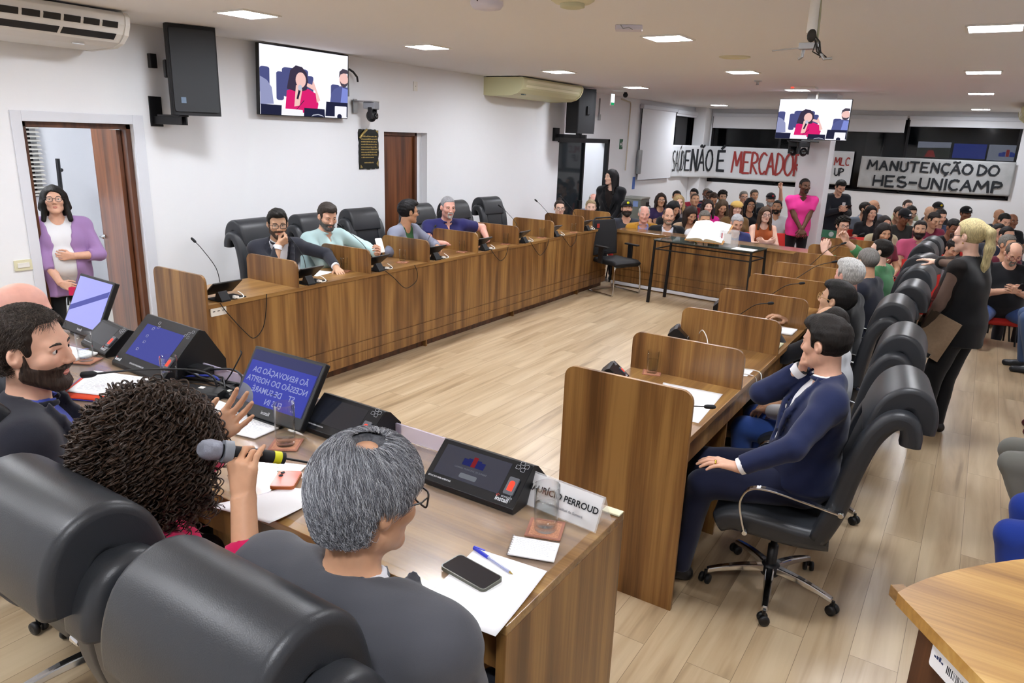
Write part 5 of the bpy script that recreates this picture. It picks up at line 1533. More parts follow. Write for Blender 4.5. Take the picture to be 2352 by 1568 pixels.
b = MB(); b.prism([(-0.07, 0.0), (0.07, 0.0), (0.055, 0.016), (0.0, 0.028), (-0.055, 0.02)][::-1], -0.08, 0.08, 'x'); b.build('base', M_BLACK, t, 0.008)
b = MB(); b.box((-0.03, -0.045, 0.018), (0.0, -0.02, 0.024)); b.build('button', M_WHITE, t, 0.001)
P = smooth_path([(-0.02, 0.03, 0.02), (-0.02, 0.04, 0.06), (-0.10, 0.06, 0.07), (-0.22, 0.05, 0.05)], 6); b = MB(); b.tube(P, 0.0045, 8); b.build('neck', M_BLACK, t)
# tangle of leads and a dark camera box behind the large terminal
t = thing('cable', 'tangle of black and blue leads on the presiding table behind the large terminal', 'cable', (1.93, -1.33, Z))
b = MB(); rn_ = random.Random(4)
for k in range(5):
    P = [(rn_.uniform(-0.18, 0.22), rn_.uniform(-0.05, 0.05), 0.006 + 0.004 * k + rn_.uniform(0, 0.03)) for _ in range(5)]
    b.tube(smooth_path(P, 5), 0.004, 6)
b.tube(smooth_path([(-0.10, -0.06, 0.004), (0.0, -0.03, 0.012), (0.10, 0.0, 0.02), (0.16, 0.05, 0.14), (0.15, 0.06, 0.16)], 5), 0.003, 6)
b.build('leads', M_BLACK, t)
b = MB(); b.tube(smooth_path([(-0.14, -0.05, 0.006), (-0.05, -0.02, 0.03), (0.03, 0.01, 0.035), (0.06, 0.02, 0.01)], 6), 0.005, 6); b.build('blue_lead', mat('blue_cable', '2b3a9c', 0.5), t)
t = thing('cable_box', 'black cable box with a white marking behind the large terminal', 'box', (1.86, -1.315, Z), 0.2)
b = MB(); b.box((-0.05, -0.03, 0), (0.05, 0.03, 0.06)); b.build('case', M_BLACK, t, 0.006); b = MB(); b.box((-0.02, -0.0306, 0.03), (0.02, -0.0301, 0.036)); b.build('marking', M_PAPER, t)

# papers and leads on the right counter
sheet('paper_sheet', 'large white sheets on the right counter in front of the man in the blue suit', 'paper', [(3.40, 0.02, 0), (3.63, 0.03, 0), (3.60, 0.50, 0), (3.28, 0.48, 0)], ZT + 0.001)
sheet('paper_sheet', 'corner of a white paper behind the second divider of the right counter', 'paper', [(3.55, 0.86, 0), (3.62, 0.88, 0), (3.62, 1.02, 0), (3.55, 1.0, 0)], ZT + 0.001)
sheet('notebook', 'cream notebook on the right counter by the third divider', 'notebook', [(3.42, 1.52, 0), (3.63, 1.53, 0), (3.63, 1.70, 0), (3.40, 1.68, 0)], ZT + 0.001, mat('cream_cover', 'cbc6a4', 0.7), 0.014)
sheet('paper_sheet', 'folded white leaflet with red print on the right counter', 'paper', [(3.43, 1.98, 0), (3.62, 1.98, 0), (3.62, 2.16, 0), (3.43, 2.18, 0)], ZT + 0.001, M_PAPER, 0.012, lines=5)
t = thing('power_bank', 'black power adapter with white leads on the right counter', 'adapter', (3.42, 0.98, ZT), math.radians(-10))
b = MB(); b.box((-0.075, -0.03, 0.0), (0.075, 0.03, 0.022)); b.build('case', M_BLACK, t, 0.004)
t = thing('cable', 'white charging lead hanging over the edge of the right counter', 'cable', (0, 0, 0))
b = MB(); b.tube(smooth_path([(3.50, 0.96, ZT + 0.01), (3.57, 0.97, ZT + 0.014), (3.66, 0.98, ZT + 0.01), (3.68, 0.97, ZT - 0.04), (3.675, 0.96, ZT - 0.12), (3.66, 0.93, ZT - 0.10), (3.66, 0.93, ZT - 0.02), (3.62, 0.90, ZT + 0.008), (3.53, 0.87, ZT + 0.006)], 6), 0.003, 7); b.build('lead', M_WHITE, t)
t = thing('cable', 'white lead arching from the second voting terminal on the right counter', 'cable', (0, 0, 0))
b = MB(); b.tube(smooth_path([(3.16, 1.40, ZT + 0.06), (3.20, 1.34, ZT + 0.10), (3.27, 1.22, ZT + 0.08), (3.33, 1.08, ZT + 0.02), (3.36, 1.0, ZT + 0.012)], 6), 0.003, 7); b.build('lead', M_WHITE, t)
for i, (bx_, by_, tx, ty, tz, l) in enumerate(((3.16, 1.95, 0.34, -0.25, 0.26, 'gooseneck microphone leaning over the third divider of the right counter'), (3.16, 2.75, 0.36, -0.22, 0.27, 'gooseneck microphone in front of the young man in round glasses'),
                                              (3.16, 3.55, 0.40, 0.05, 0.30, 'gooseneck microphone in front of the white haired man'), (3.15, 4.35, 0.34, 0.10, 0.36, 'gooseneck microphone in front of the man in the green shirt'),
                                              (3.16, 5.15, 0.36, 0.30, 0.36, 'gooseneck microphone at the far end of the right counter'))):
    gooseneck(l, (bx_, by_), (tx, ty, tz), ZT, bend=0.6)
t = gooseneck('black microphone tip showing past the near end panel of the right counter', (3.40, -0.02), (0.26, 0.02, 0.10), ZT, bend=0.6)

# book, stand and ballot box on the glass table
t = thing('open_book', 'large open book with white pages on a gilt stand on the glass table', 'book', (1.65, 6.19, GZ + 0.14), math.radians(-6))
t.rotation_euler = Euler((math.radians(38), 0, math.radians(-6)))
for sx in (-1, 1):
    vs, fs, n = [], [], 12
    for j in (0, 1):
        y = -0.17 if j == 0 else 0.17
        for i in range(n + 1):
            u = i / n
            vs.append((sx * u * 0.245, y, 0.012 + 0.040 * math.sin(math.pi * (u ** 0.6)) * (1 - 0.35 * u) + 0.012))
    for i in range(n):
        q = (i, i + 1, n + 2 + i, n + 1 + i); fs.append(q if sx > 0 else q[::-1])
    b = MB(); b.add(vs, fs, 0, True)
    side = [(vs[i][0], vs[i][2]) for i in range(n + 1)] + [(sx * 0.245, 0.004), (0, 0.004)]
    for y in (-0.17, 0.17): b.poly([(p, y, q) for p, q in side], 1)
    b.poly([(sx * 0.245, -0.17, 0.004), (sx * 0.245, 0.17, 0.004), (sx * 0.245, 0.17, vs[n][2]), (sx * 0.245, -0.17, vs[n][2])], 1)
    pg = b.build('page_block', [M_PAPER, mat('page_edges', 'e2d6bc', 0.8)], t)
    b = MB(); rn_ = random.Random(8 + sx)
    for col in (0, 1):
        for k in range(24):
            y = 0.145 - 0.0122 * k
            ua, ub = (0.08 + 0.46 * col) , (0.46 + 0.46 * col) * rn_.uniform(0.92, 1.0)
            zf = lambda u: 0.024 + 0.040 * math.sin(math.pi * (u ** 0.6)) * (1 - 0.35 * u) + 0.0012
            um = (ua + ub) / 2
            for (p, q) in ((ua, um), (um, ub)):
                b.poly([(sx * p * 0.245, y, zf(p)), (sx * q * 0.245, y, zf(q)), (sx * q * 0.245, y + 0.0035, zf(q)), (sx * p * 0.245, y + 0.0035, zf(p))])
    b.build('print_lines', mat('faint_print', 'd2d3d8', 0.8), pg)
b = MB(); b.box((-0.262, -0.18, -0.002), (0.262, 0.18, 0.005)); b.build('cover', mat('book_cover_tan', 'c08a4c', 0.6), t, 0.002)
t = thing('book_stand', 'dark gilt book stand under the open book', 'stand', (1.66, 6.18, GZ), math.radians(-6))
b = MB()
for x in (-0.12, 0.12):
    b.tube(smooth_path([(x, -0.10, 0.004), (x * 1.1, -0.12, 0.035), (x, -0.09, 0.07), (x, 0.0, 0.10), (x, 0.10, 0.18)], 5), 0.012, 8); b.tube(smooth_path([(x, 0.10, 0.18), (x, 0.13, 0.06), (x * 1.1, 0.14, 0.004)], 5), 0.010, 8)
b.obox((0, -0.02, 0.10), (0.30, 0.20, 0.012), Matrix.Rotation(math.radians(38), 3, 'X')); b.tube([(-0.14, -0.10, 0.05), (-0.05, -0.115, 0.065), (0.05, -0.115, 0.05), (0.14, -0.10, 0.065)], 0.010, 8)
b.build('frame', mat('stand_gilt', '5a5a30', 0.35, metal=0.6), t)
t = thing('ballot_box', 'clear acrylic ballot box beside the open book on the glass table', 'box', (1.93, 6.16, GZ), math.radians(-6))
b = MB()
for (lo, hi) in (((-0.09, -0.09, 0), (0.09, 0.09, 0.004)), ((-0.09, -0.09, 0.0), (-0.086, 0.09, 0.20)), ((0.086, -0.09, 0.0), (0.09, 0.09, 0.20)), ((-0.09, -0.09, 0), (0.09, -0.086, 0.20)), ((-0.09, 0.086, 0), (0.09, 0.09, 0.20))): b.box(lo, hi)
b.build('walls', M_ACRYL, t); b = MB(); b.box((-0.095, -0.095, 0.20), (0.095, 0.095, 0.206)); b.build('lid', M_ACRYL, t)
b = MB(); b.box((-0.04, -0.0915, 0.05), (0.06, -0.0905, 0.17)); b.build('label', M_PAPER, t); b = MB(); b.box((-0.07, -0.0915, 0.05), (-0.055, -0.0905, 0.17)); b.build('red_edge', mat('label_red', 'c8606a', 0.7), t)
c6, s6 = math.cos(math.radians(-6)), math.sin(math.radians(-6))
sheet('paper_sheet', 'white sheets at the right end of the glass table', 'paper', [(2.02, 5.97, 0), (2.30, 5.93, 0), (2.31, 6.13, 0), (2.03, 6.17, 0)], GZ + 0.001, M_PAPER, 0.003)
# ------------------------------------------------------------------ figures: implicit surfaces meshed with surface nets


def axis_pts(lo, hi, zones, coarse):
    out, x = [], lo
    while x < hi:
        out.append(x)
        step, nxt = coarse, None
        for a, c, r in zones:
            if a - 1e-9 <= x < c: step = min(step, r)
            elif x < a: nxt = a if nxt is None else min(nxt, a)
        if nxt is not None and x + step > nxt: step = max(min(step, nxt - x), 0.002)
        x += step
    out.append(hi)
    return np.array(out, dtype=np.float32)


class Field:
    """Distance field on a rectilinear grid that is fine in the given zones."""

    def __init__(s, lo, hi, zones, coarse):
        s.ax = [axis_pts(lo[i], hi[i], [(z[0][i] - z[1][i], z[0][i] + z[1][i], z[2]) for z in zones], coarse) for i in range(3)]
        s.F = np.full([len(a) for a in s.ax], 1.0, dtype=np.float32)
        s.T = np.zeros(s.F.shape, dtype=np.int8)

    def _sl(s, lo, hi):
        ix = []
        for i in range(3):
            a = max(0, int(np.searchsorted(s.ax[i], lo[i])) - 1); c = min(len(s.ax[i]), int(np.searchsorted(s.ax[i], hi[i])) + 1)
            if c - a < 2: return None
            ix.append(slice(a, c))
        return tuple(ix)

    def _xyz(s, sl):
        return s.ax[0][sl[0]][:, None, None], s.ax[1][sl[1]][None, :, None], s.ax[2][sl[2]][None, None, :]

    def put(s, sl, d, tag_, k, op):
        F = s.F[sl]
        if op == 'add':
            if k > 1e-5:
                h = np.clip(0.5 + 0.5 * (F - d) / k, 0, 1)
                N = F * (1 - h) + d * h - k * h * (1 - h)
            else:
                N = np.minimum(F, d)
            s.T[sl] = np.where(d < F, tag_, s.T[sl]); s.F[sl] = N
        else:
            if k > 1e-5:
                h = np.clip(0.5 - 0.5 * (F + d) / k, 0, 1)
                s.F[sl] = F * (1 - h) - d * h + k * h * (1 - h)
            else:
                s.F[sl] = np.maximum(F, -d)

    def rc(s, a, b, ra, rb=None, tag_=0, k=0.02, op='add', flat=None, capb=False):
        rb = ra if rb is None else rb
        a = np.asarray(a, float); b = np.asarray(b, float)
        m = max(ra, rb) + k + 0.06
        sl = s._sl(np.minimum(a, b) - m, np.maximum(a, b) + m)
        if sl is None: return
        X, Y, Z = s._xyz(sl)
        ba = b - a; L2 = max(float(ba @ ba), 1e-12)
        px, py, pz = X - a[0], Y - a[1], Z - a[2]
        hr = (px * ba[0] + py * ba[1] + pz * ba[2]) / L2
        h = np.clip(hr, 0, 1)
        qx, qy, qz = px - ba[0] * h, py - ba[1] * h, pz - ba[2] * h
        if flat is not None:
            n, f = flat
            qn = (qx * n[0] + qy * n[1] + qz * n[2]) * (1 / f - 1)
            qx, qy, qz = qx + n[0] * qn, qy + n[1] * qn, qz + n[2] * qn
        d = np.sqrt(qx * qx + qy * qy + qz * qz) - (ra + (rb - ra) * h)
        if flat is not None: d = d * (0.5 + 0.5 * flat[1])
        if capb: d = np.maximum(d, (hr - 1) * math.sqrt(L2))
        s.put(sl, d.astype(np.float32), tag_, k, op)

    def el(s, c, r, tag_=0, k=0.02, R=None, op='add'):
        c = np.asarray(c, float); m = max(r) + k + 0.06
        sl = s._sl(c - m, c + m)
        if sl is None: return
        X, Y, Z = s._xyz(sl)
        px, py, pz = X - c[0], Y - c[1], Z - c[2]
        if R is not None:
            px, py, pz = (px * R[0][0] + py * R[1][0] + pz * R[2][0]), (px * R[0][1] + py * R[1][1] + pz * R[2][1]), (px * R[0][2] + py * R[1][2] + pz * R[2][2])
        k0 = np.sqrt((px / r[0]) ** 2 + (py / r[1]) ** 2 + (pz / r[2]) ** 2)
        k1 = np.sqrt((px / r[0] ** 2) ** 2 + (py / r[1] ** 2) ** 2 + (pz / r[2] ** 2) ** 2) + 1e-9
        s.put(sl, (k0 * (k0 - 1) / k1).astype(np.float32), tag_, k, op)

    def box(s, c, hs, tag_=0, k=0.01, R=None, op='sub', rnd=0.0):
        c = np.asarray(c, float); m = float(np.linalg.norm(hs)) + k + 0.03
        sl = s._sl(c - m, c + m)
        if sl is None: return
        X, Y, Z = s._xyz(sl)
        px, py, pz = X - c[0], Y - c[1], Z - c[2]
        if R is not None:
            px, py, pz = (px * R[0][0] + py * R[1][0] + pz * R[2][0]), (px * R[0][1] + py * R[1][1] + pz * R[2][1]), (px * R[0][2] + py * R[1][2] + pz * R[2][2])
        q = [np.abs(px) - hs[0] + rnd, np.abs(py) - hs[1] + rnd, np.abs(pz) - hs[2] + rnd]
        d = np.sqrt(np.maximum(q[0], 0) ** 2 + np.maximum(q[1], 0) ** 2 + np.maximum(q[2], 0) ** 2) + np.minimum(np.maximum(np.maximum(q[0], q[1]), q[2]), 0) - rnd
        s.put(sl, d.astype(np.float32), tag_, k, op)

    def wobble(s, amp, scale, seed=0, zs=1.0):
        X, Y, Z = s._xyz((slice(None),) * 3)
        r = np.random.RandomState(seed)
        out = 0
        for _ in range(4):
            v = r.normal(size=3); v /= np.linalg.norm(v); f = scale * r.uniform(0.7, 1.6)
            out = out + np.sin((X * v[0] + Y * v[1] + Z * v[2] * zs) * f + r.uniform(0, 6.28))
        s.F += (amp * out / 2.5).astype(np.float32)

    def mesh(s):
        F = s.F
        S = F < 0
        nx, ny, nz = F.shape
        c = S[:-1, :-1, :-1].astype(np.int8)
        tot = np.zeros(c.shape, np.int8)
        for dx in (0, 1):
            for dy in (0, 1):
                for dz in (0, 1): tot += S[dx:nx - 1 + dx, dy:ny - 1 + dy, dz:nz - 1 + dz]
        act = (tot > 0) & (tot < 8)
        idx = np.argwhere(act)
        if len(idx) == 0: return np.zeros((0, 3)), np.zeros((0, 4), int), np.zeros(0, int)
        num = np.full(c.shape, -1, np.int64); num[act] = np.arange(len(idx))
        offs = [(a, b_, d) for a in (0, 1) for b_ in (0, 1) for d in (0, 1)]
        vals = np.stack([F[idx[:, 0] + o[0], idx[:, 1] + o[1], idx[:, 2] + o[2]] for o in offs], 1)
        acc = np.zeros((len(idx), 3)); cnt = np.zeros(len(idx))
        for i, o in enumerate(offs):
            for j, p in enumerate(offs):
                if j <= i or sum(abs(o[q] - p[q]) for q in range(3)) != 1: continue
                a, b_ = vals[:, i], vals[:, j]
                m = (a < 0) != (b_ < 0)
                t = np.where(m, a / np.where(np.abs(a - b_) < 1e-12, 1, a - b_), 0)
                for q in range(3): acc[:, q] += np.where(m, o[q] + (p[q] - o[q]) * t, 0)
                cnt += m
        acc /= cnt[:, None]
        V = np.empty((len(idx), 3))
        for q in range(3):
            A = s.ax[q]; V[:, q] = A[idx[:, q]] + (A[idx[:, q] + 1] - A[idx[:, q]]) * acc[:, q]
        bi = np.argmin(np.abs(vals), 1); oo = np.array(offs)[bi]
        tg = s.T[idx[:, 0] + oo[:, 0], idx[:, 1] + oo[:, 1], idx[:, 2] + oo[:, 2]]
        Q = []
        for axn in range(3):
            u, v = (axn + 1) % 3, (axn + 2) % 3
            sl0 = [slice(1, -1)] * 3; sl0[axn] = slice(0, -1)
            sl1 = [slice(1, -1)] * 3; sl1[axn] = slice(1, None)
            A, B = S[tuple(sl0)], S[tuple(sl1)]
            e = np.argwhere(A != B)
            if len(e) == 0: continue
            base = e.copy(); base[:, u] += 1; base[:, v] += 1
            flip = A[e[:, 0], e[:, 1], e[:, 2]]
            def cell(du, dv):
                k = base.copy(); k[:, u] -= du; k[:, v] -= dv
                return num[k[:, 0], k[:, 1], k[:, 2]]
            q = np.stack([cell(1, 1), cell(0, 1), cell(0, 0), cell(1, 0)], 1)
            q[~flip] = q[~flip][:, ::-1]
            Q.append(q)
        Q = np.concatenate(Q) if Q else np.zeros((0, 4), int)
        Q = Q[(Q >= 0).all(1)]
        return V, Q, tg

    def build(s, name, mats, parent, extra=None, relax=1):
        V, Q, tg = s.mesh()
        if len(V) == 0: return None
        for _ in range(relax):
            a = np.zeros_like(V); n = np.zeros(len(V))
            for i in range(4):
                j = (i + 1) % 4
                np.add.at(a, Q[:, i], V[Q[:, j]]); np.add.at(a, Q[:, j], V[Q[:, i]]); np.add.at(n, Q[:, i], 1); np.add.at(n, Q[:, j], 1)
            V = V * 0.5 + 0.5 * a / np.maximum(n, 1)[:, None]
        mi = tg[Q[:, 0]].astype(np.int32) if len(Q) else np.zeros(0, np.int32)
        nv, nf = len(V), len(Q)
        co = V; loops = Q.ravel(); starts = np.arange(nf) * 4; totals = np.full(nf, 4)
        if extra is not None and extra.f:
            ev = np.array([tuple(v) for v in extra.v]); co = np.concatenate([V, ev])
            el_ = np.concatenate([np.array(f) + nv for f in extra.f]); et = np.array([len(f) for f in extra.f])
            starts = np.concatenate([starts, len(loops) + np.concatenate([[0], np.cumsum(et)[:-1]])]); totals = np.concatenate([totals, et]); loops = np.concatenate([loops, el_])
            mi = np.concatenate([mi, np.array(extra.mi, np.int32)])
        me = bpy.data.meshes.new(name)
        me.vertices.add(len(co)); me.vertices.foreach_set('co', co.astype(np.float32).ravel())
        me.loops.add(len(loops)); me.loops.foreach_set('vertex_index', loops.astype(np.int32))
        me.polygons.add(len(starts)); me.polygons.foreach_set('loop_start', starts.astype(np.int32)); me.polygons.foreach_set('loop_total', totals.astype(np.int32))
        for m in (mats if isinstance(mats, (list, tuple)) else [mats]): me.materials.append(m)
        me.polygons.foreach_set('material_index', mi)
        me.polygons.foreach_set('use_smooth', np.ones(len(starts), bool))
        me.update(calc_edges=True)
        me.validate()
        o = bpy.data.objects.new(name, me)
        COL.objects.link(o)
        if parent is not None: o.parent = parent
        return o


# tags of the skin mesh
T_SKIN, T_LIP, T_BROW, T_EYE, T_IRIS, T_NAIL = 0, 1, 2, 3, 4, 5
SKIN = {'fair': 'e6bda8', 'light': 'dbab92', 'tan': 'c89878', 'olive': 'cda386', 'brown': '8c5f48', 'dark': '60402f', 'pink': 'e0a898'}


def skin_mats(tone):
    c = SKIN[tone]
    m = mat('skin_' + tone, c, 0.48, spec=0.35, var=0.05, vscale=40)
    m.node_tree.nodes['Principled BSDF'].inputs['Subsurface Weight'].default_value = 0.08
    m.node_tree.nodes['Principled BSDF'].inputs['Subsurface Radius'].default_value = (0.02, 0.008, 0.004)
    r = [int(c[i:i + 2], 16) for i in (0, 2, 4)]
    lip = '%02x%02x%02x' % (int(r[0] * 0.86), int(r[1] * 0.66), int(r[2] * 0.68))
    return m, mat('lips_' + tone, lip, 0.45)


def hair_mat(color):
    n = 'hair_' + color
    if n in _MATS: return _MATS[n]
    m = mat(n, color, 0.55, spec=0.3)
    nt = m.node_tree; b = nt.nodes['Principled BSDF']
    tc = nt.nodes.new('ShaderNodeTexCoord'); mp = nt.nodes.new('ShaderNodeMapping'); mp.inputs['Scale'].default_value = (170, 170, 22)
    nt.links.new(tc.outputs['Object'], mp.inputs['Vector'])
    nz = nt.nodes.new('ShaderNodeTexNoise'); nz.inputs['Scale'].default_value = 1.0; nz.inputs['Detail'].default_value = 3
    nt.links.new(mp.outputs['Vector'], nz.inputs['Vector'])
    bp = nt.nodes.new('ShaderNodeBump'); bp.inputs['Strength'].default_value = 0.5; bp.inputs['Distance'].default_value = 0.008
    nt.links.new(nz.outputs['Fac'], bp.inputs['Height']); nt.links.new(bp.outputs['Normal'], b.inputs['Normal'])
    r = nt.nodes.new('ShaderNodeValToRGB'); c = lin(color)
    r.color_ramp.elements[0].position = 0.35; r.color_ramp.elements[0].color = tuple(x * 0.65 for x in c[:3]) + (1,)
    r.color_ramp.elements[1].position = 0.68; r.color_ramp.elements[1].color = tuple(min(1, x * 1.3) for x in c[:3]) + (1,)
    nt.links.new(nz.outputs['Fac'], r.inputs['Fac']); nt.links.new(r.outputs['Color'], b.inputs['Base Color'])
    return m


def cloth_mat(color, rough=0.85, weave=500):
    return mat('cloth_' + color, color, rough, bump=0.18, bscale=weave, spec=0.2, sheen=0.15)


def rot3(yaw=0.0, pitch=0.0, roll=0.0):
    """Head rotation: yaw turns to the person's left, pitch lowers the chin, roll tips to the right shoulder."""
    return np.array((Matrix.Rotation(yaw, 3, 'Z') @ Matrix.Rotation(-pitch, 3, 'X') @ Matrix.Rotation(roll, 3, 'Y')))


def head_prims(f, H, R, s, female=False, jaw=1.0):
    P = lambda x, y, z: H + R @ (np.array((x, y, z)) * s)
    rc = lambda a, b_, ra, rb=None, t=0, k=0.012, op='add': f.rc(P(*a), P(*b_), ra * s, (rb if rb is not None else ra) * s, t, k * s, op)
    el = lambda c, r, t=0, k=0.015, op='add': f.el(P(*c), [q * s for q in r], t, k * s, R, op)
    w = (0.94 if female else 1.0) * jaw
    el((0, -0.014, 0.035), (0.076, 0.097, 0.086))
    el((0, 0.022, -0.028), (0.063 * w, 0.066, 0.080), 0, 0.03)
    rc((-0.046 * w, 0.0, -0.062), (-0.018 * w, 0.062, -0.094), 0.020, 0.018, 0, 0.025); rc((0.046 * w, 0.0, -0.062), (0.018 * w, 0.062, -0.094), 0.020, 0.018, 0, 0.025)
    el((0, 0.066, -0.096), (0.021 * w, 0.020, 0.018), 0, 0.02)
    rc((-0.036, 0.070, 0.026), (0.036, 0.070, 0.026), 0.013, 0.013, 0, 0.018)
    for sx in (-1, 1):
        el((sx * 0.042, 0.055, -0.020), (0.024, 0.026, 0.022), 0, 0.02)
        el((sx * 0.033, 0.096, 0.006), (0.019, 0.019, 0.012), 0, 0.010, 'sub')
        rc((sx * 0.018, 0.083, 0.016), (sx * 0.046, 0.074, 0.013), 0.0055, 0.005, 0, 0.006)
        el((sx * 0.076, -0.008, -0.006), (0.009, 0.020, 0.031), 0, 0.008)
        el((sx * 0.083, -0.012, -0.002), (0.010, 0.017, 0.026), 0, 0.005); el((sx * 0.090, -0.004, 0.0), (0.006, 0.009, 0.015), 0, 0.004, 'sub')
    rc((0, 0.084, 0.016), (0, 0.105, -0.026), 0.0080, 0.0100, 0, 0.012)
    for sx in (-1, 1): el((sx * 0.012, 0.096, -0.031), (0.0085, 0.0095, 0.0075), 0, 0.006)
    el((0, 0.068, -0.062), (0.030, 0.016, 0.018), 0, 0.012)
    pass
    rc((-0.022, 0.0885, -0.0622), (0.022, 0.0885, -0.0622), 0.0016, 0.0016, 0, 0.002, 'sub')


def face_extra(H, R, s, mb, look=(0, 1, 0), brow=True, bw=1.0):
    Q = lambda p: tuple(H + R @ (np.array(p) * s))
    if brow:
        for sx in (-1, 1): mb.tube([Q((sx * x, y, z)) for x, y, z in ((0.014, 0.0865, 0.0225), (0.022, 0.0862, 0.0265), (0.034, 0.0838, 0.0288), (0.044, 0.0790, 0.0270), (0.051, 0.0735, 0.0235))], [w * bw * s for w in (0.0030, 0.0042, 0.0042, 0.0034, 0.0016)], 6, T_BROW)
    mb.tube([Q(p) for p in ((-0.023, 0.0785, -0.0612), (-0.010, 0.0850, -0.0582), (-0.003, 0.0858, -0.0572), (0.0, 0.0853, -0.0580), (0.003, 0.0858, -0.0572), (0.010, 0.0850, -0.0582), (0.023, 0.0785, -0.0612))], [w * s for w in (0.0012, 0.0034, 0.0040, 0.0038, 0.0040, 0.0034, 0.0012)], 6, T_LIP)
    mb.tube([Q(p) for p in ((-0.021, 0.0790, -0.0632), (-0.010, 0.0838, -0.0668), (0.0, 0.0848, -0.0680), (0.010, 0.0838, -0.0668), (0.021, 0.0790, -0.0632))], [w * s for w in (0.0012, 0.0042, 0.0050, 0.0042, 0.0012)], 6, T_LIP)
    for sx in (-1, 1):
        c = H + R @ (np.array((sx * 0.0325, 0.0705, 0.006)) * s); r = 0.0128 * s
        fw = R @ np.array(look, float); fw /= np.linalg.norm(fw); up = R @ np.array((0, 0, 1.0)); rt = np.cross(fw, up); rt /= np.linalg.norm(rt); up = np.cross(rt, fw)
        rings = [0, 12, 26, 60, 95]; n = 12
        vs = []
        for a in rings:
            for k in range(n):
                t = 2 * math.pi * k / n; an = math.radians(a)
                vs.append(tuple(c + r * (fw * math.cos(an) + (rt * math.cos(t) + up * math.sin(t)) * math.sin(an))))
        for i in range(len(rings) - 1):
            fs = [(i * n + k, i * n + (k + 1) % n, (i + 1) * n + (k + 1) % n, (i + 1) * n + k) for k in range(n)]
            mb.add([], [])
            o = len(mb.v) if i == 0 else o0
            if i == 0:
                o0 = o; mb.v.extend(vs)
            for q in fs:
                mb.f.append(tuple(j + o0 for j in q)[::-1]); mb.mi.append(T_IRIS if i < 2 else T_EYE); mb.sm.append(True)


def hand_prims(f, W, fd, n, side, hs, curl, thumb=0.6, spread=0.05, fat=1.0, flex=None):
    """W wrist, fd direction of the fingers, n direction the palm faces, side +1 right hand, -1 left hand. Returns finger tips."""
    fd = fd / np.linalg.norm(fd); n = n - fd * (n @ fd); n /= np.linalg.norm(n)
    t = np.cross(fd, n) * side
    L = [(0.040, 0.025, 0.020), (0.044, 0.028, 0.021), (0.041, 0.026, 0.020), (0.032, 0.020, 0.018)]
    kn = [0.083, 0.087, 0.082, 0.073]
    tips = []
    for i in range(4):
        K = W + (fd * kn[i] + t * (0.032 - 0.0215 * i)) * hs - n * 0.002
        f.rc(W + t * (0.012 - 0.008 * i) * hs, K, 0.0165 * hs * fat, 0.0115 * hs * fat, 0, 0.012)
        c = (flex[i] if flex else curl)
        ang = 0.0; p = K; d0 = fd + t * spread * (1.5 - i); d0 /= np.linalg.norm(d0)
        for j, (l, a, r0, r1) in enumerate(zip(L[i], (70, 85, 50), (0.0098, 0.0088, 0.0078), (0.0088, 0.0078, 0.0066))):
            ang += math.radians(a) * c
            d_ = d0 * math.cos(ang) + n * math.sin(ang); q = p + d_ * l * hs
            sc_ = (0.9 if i == 3 else 1.0) * hs * fat
            f.rc(p, q, r0 * sc_, r1 * sc_, 0, 0.0035); p = q
        tips.append(p)
    B = W + (fd * 0.022 + t * 0.018 + n * 0.006) * hs
    d1 = fd * 0.62 + t * (0.75 - 0.4 * thumb * curl) + n * (0.15 + 0.55 * thumb); d1 /= np.linalg.norm(d1)
    d2 = fd * 0.80 + t * (0.35 - 0.7 * thumb * curl) + n * (0.1 + 0.45 * thumb); d2 /= np.linalg.norm(d2)
    d3 = fd * 0.85 + t * (0.15 - 0.9 * thumb * curl) + n * (0.05 + 0.35 * thumb); d3 /= np.linalg.norm(d3)
    p1 = B + d1 * 0.044 * hs; p2 = p1 + d2 * 0.032 * hs; p3 = p2 + d3 * 0.026 * hs
    f.rc(B, p1, 0.0155 * hs * fat, 0.0115 * hs * fat, 0, 0.012); f.rc(p1, p2, 0.0105 * hs * fat, 0.0095 * hs * fat, 0, 0.004); f.rc(p2, p3, 0.0095 * hs * fat, 0.0075 * hs * fat, 0, 0.003)
    tips.append(p3)
    return tips


def ik(S, W, pole, l1, l2):
    d = W - S; D = np.linalg.norm(d)
    mx = (l1 + l2) * 0.995
    if D > mx: W = S + d / D * mx; D = mx; d = W - S
    u = d / D
    x = (l1 * l1 - l2 * l2 + D * D) / (2 * D); h = math.sqrt(max(l1 * l1 - x * x, 1e-6))
    p = np.asarray(pole, float); p = p - u * (p @ u); p /= np.linalg.norm(p) + 1e-9
    return S + u * x + p * h, W


RES = {'aud': (0.0068, 0.0085, 0.030, 0.020), 'mid': (0.0048, 0.0055, 0.024, 0.013), 'hero': (0.0036, 0.0038, 0.020, 0.009)}
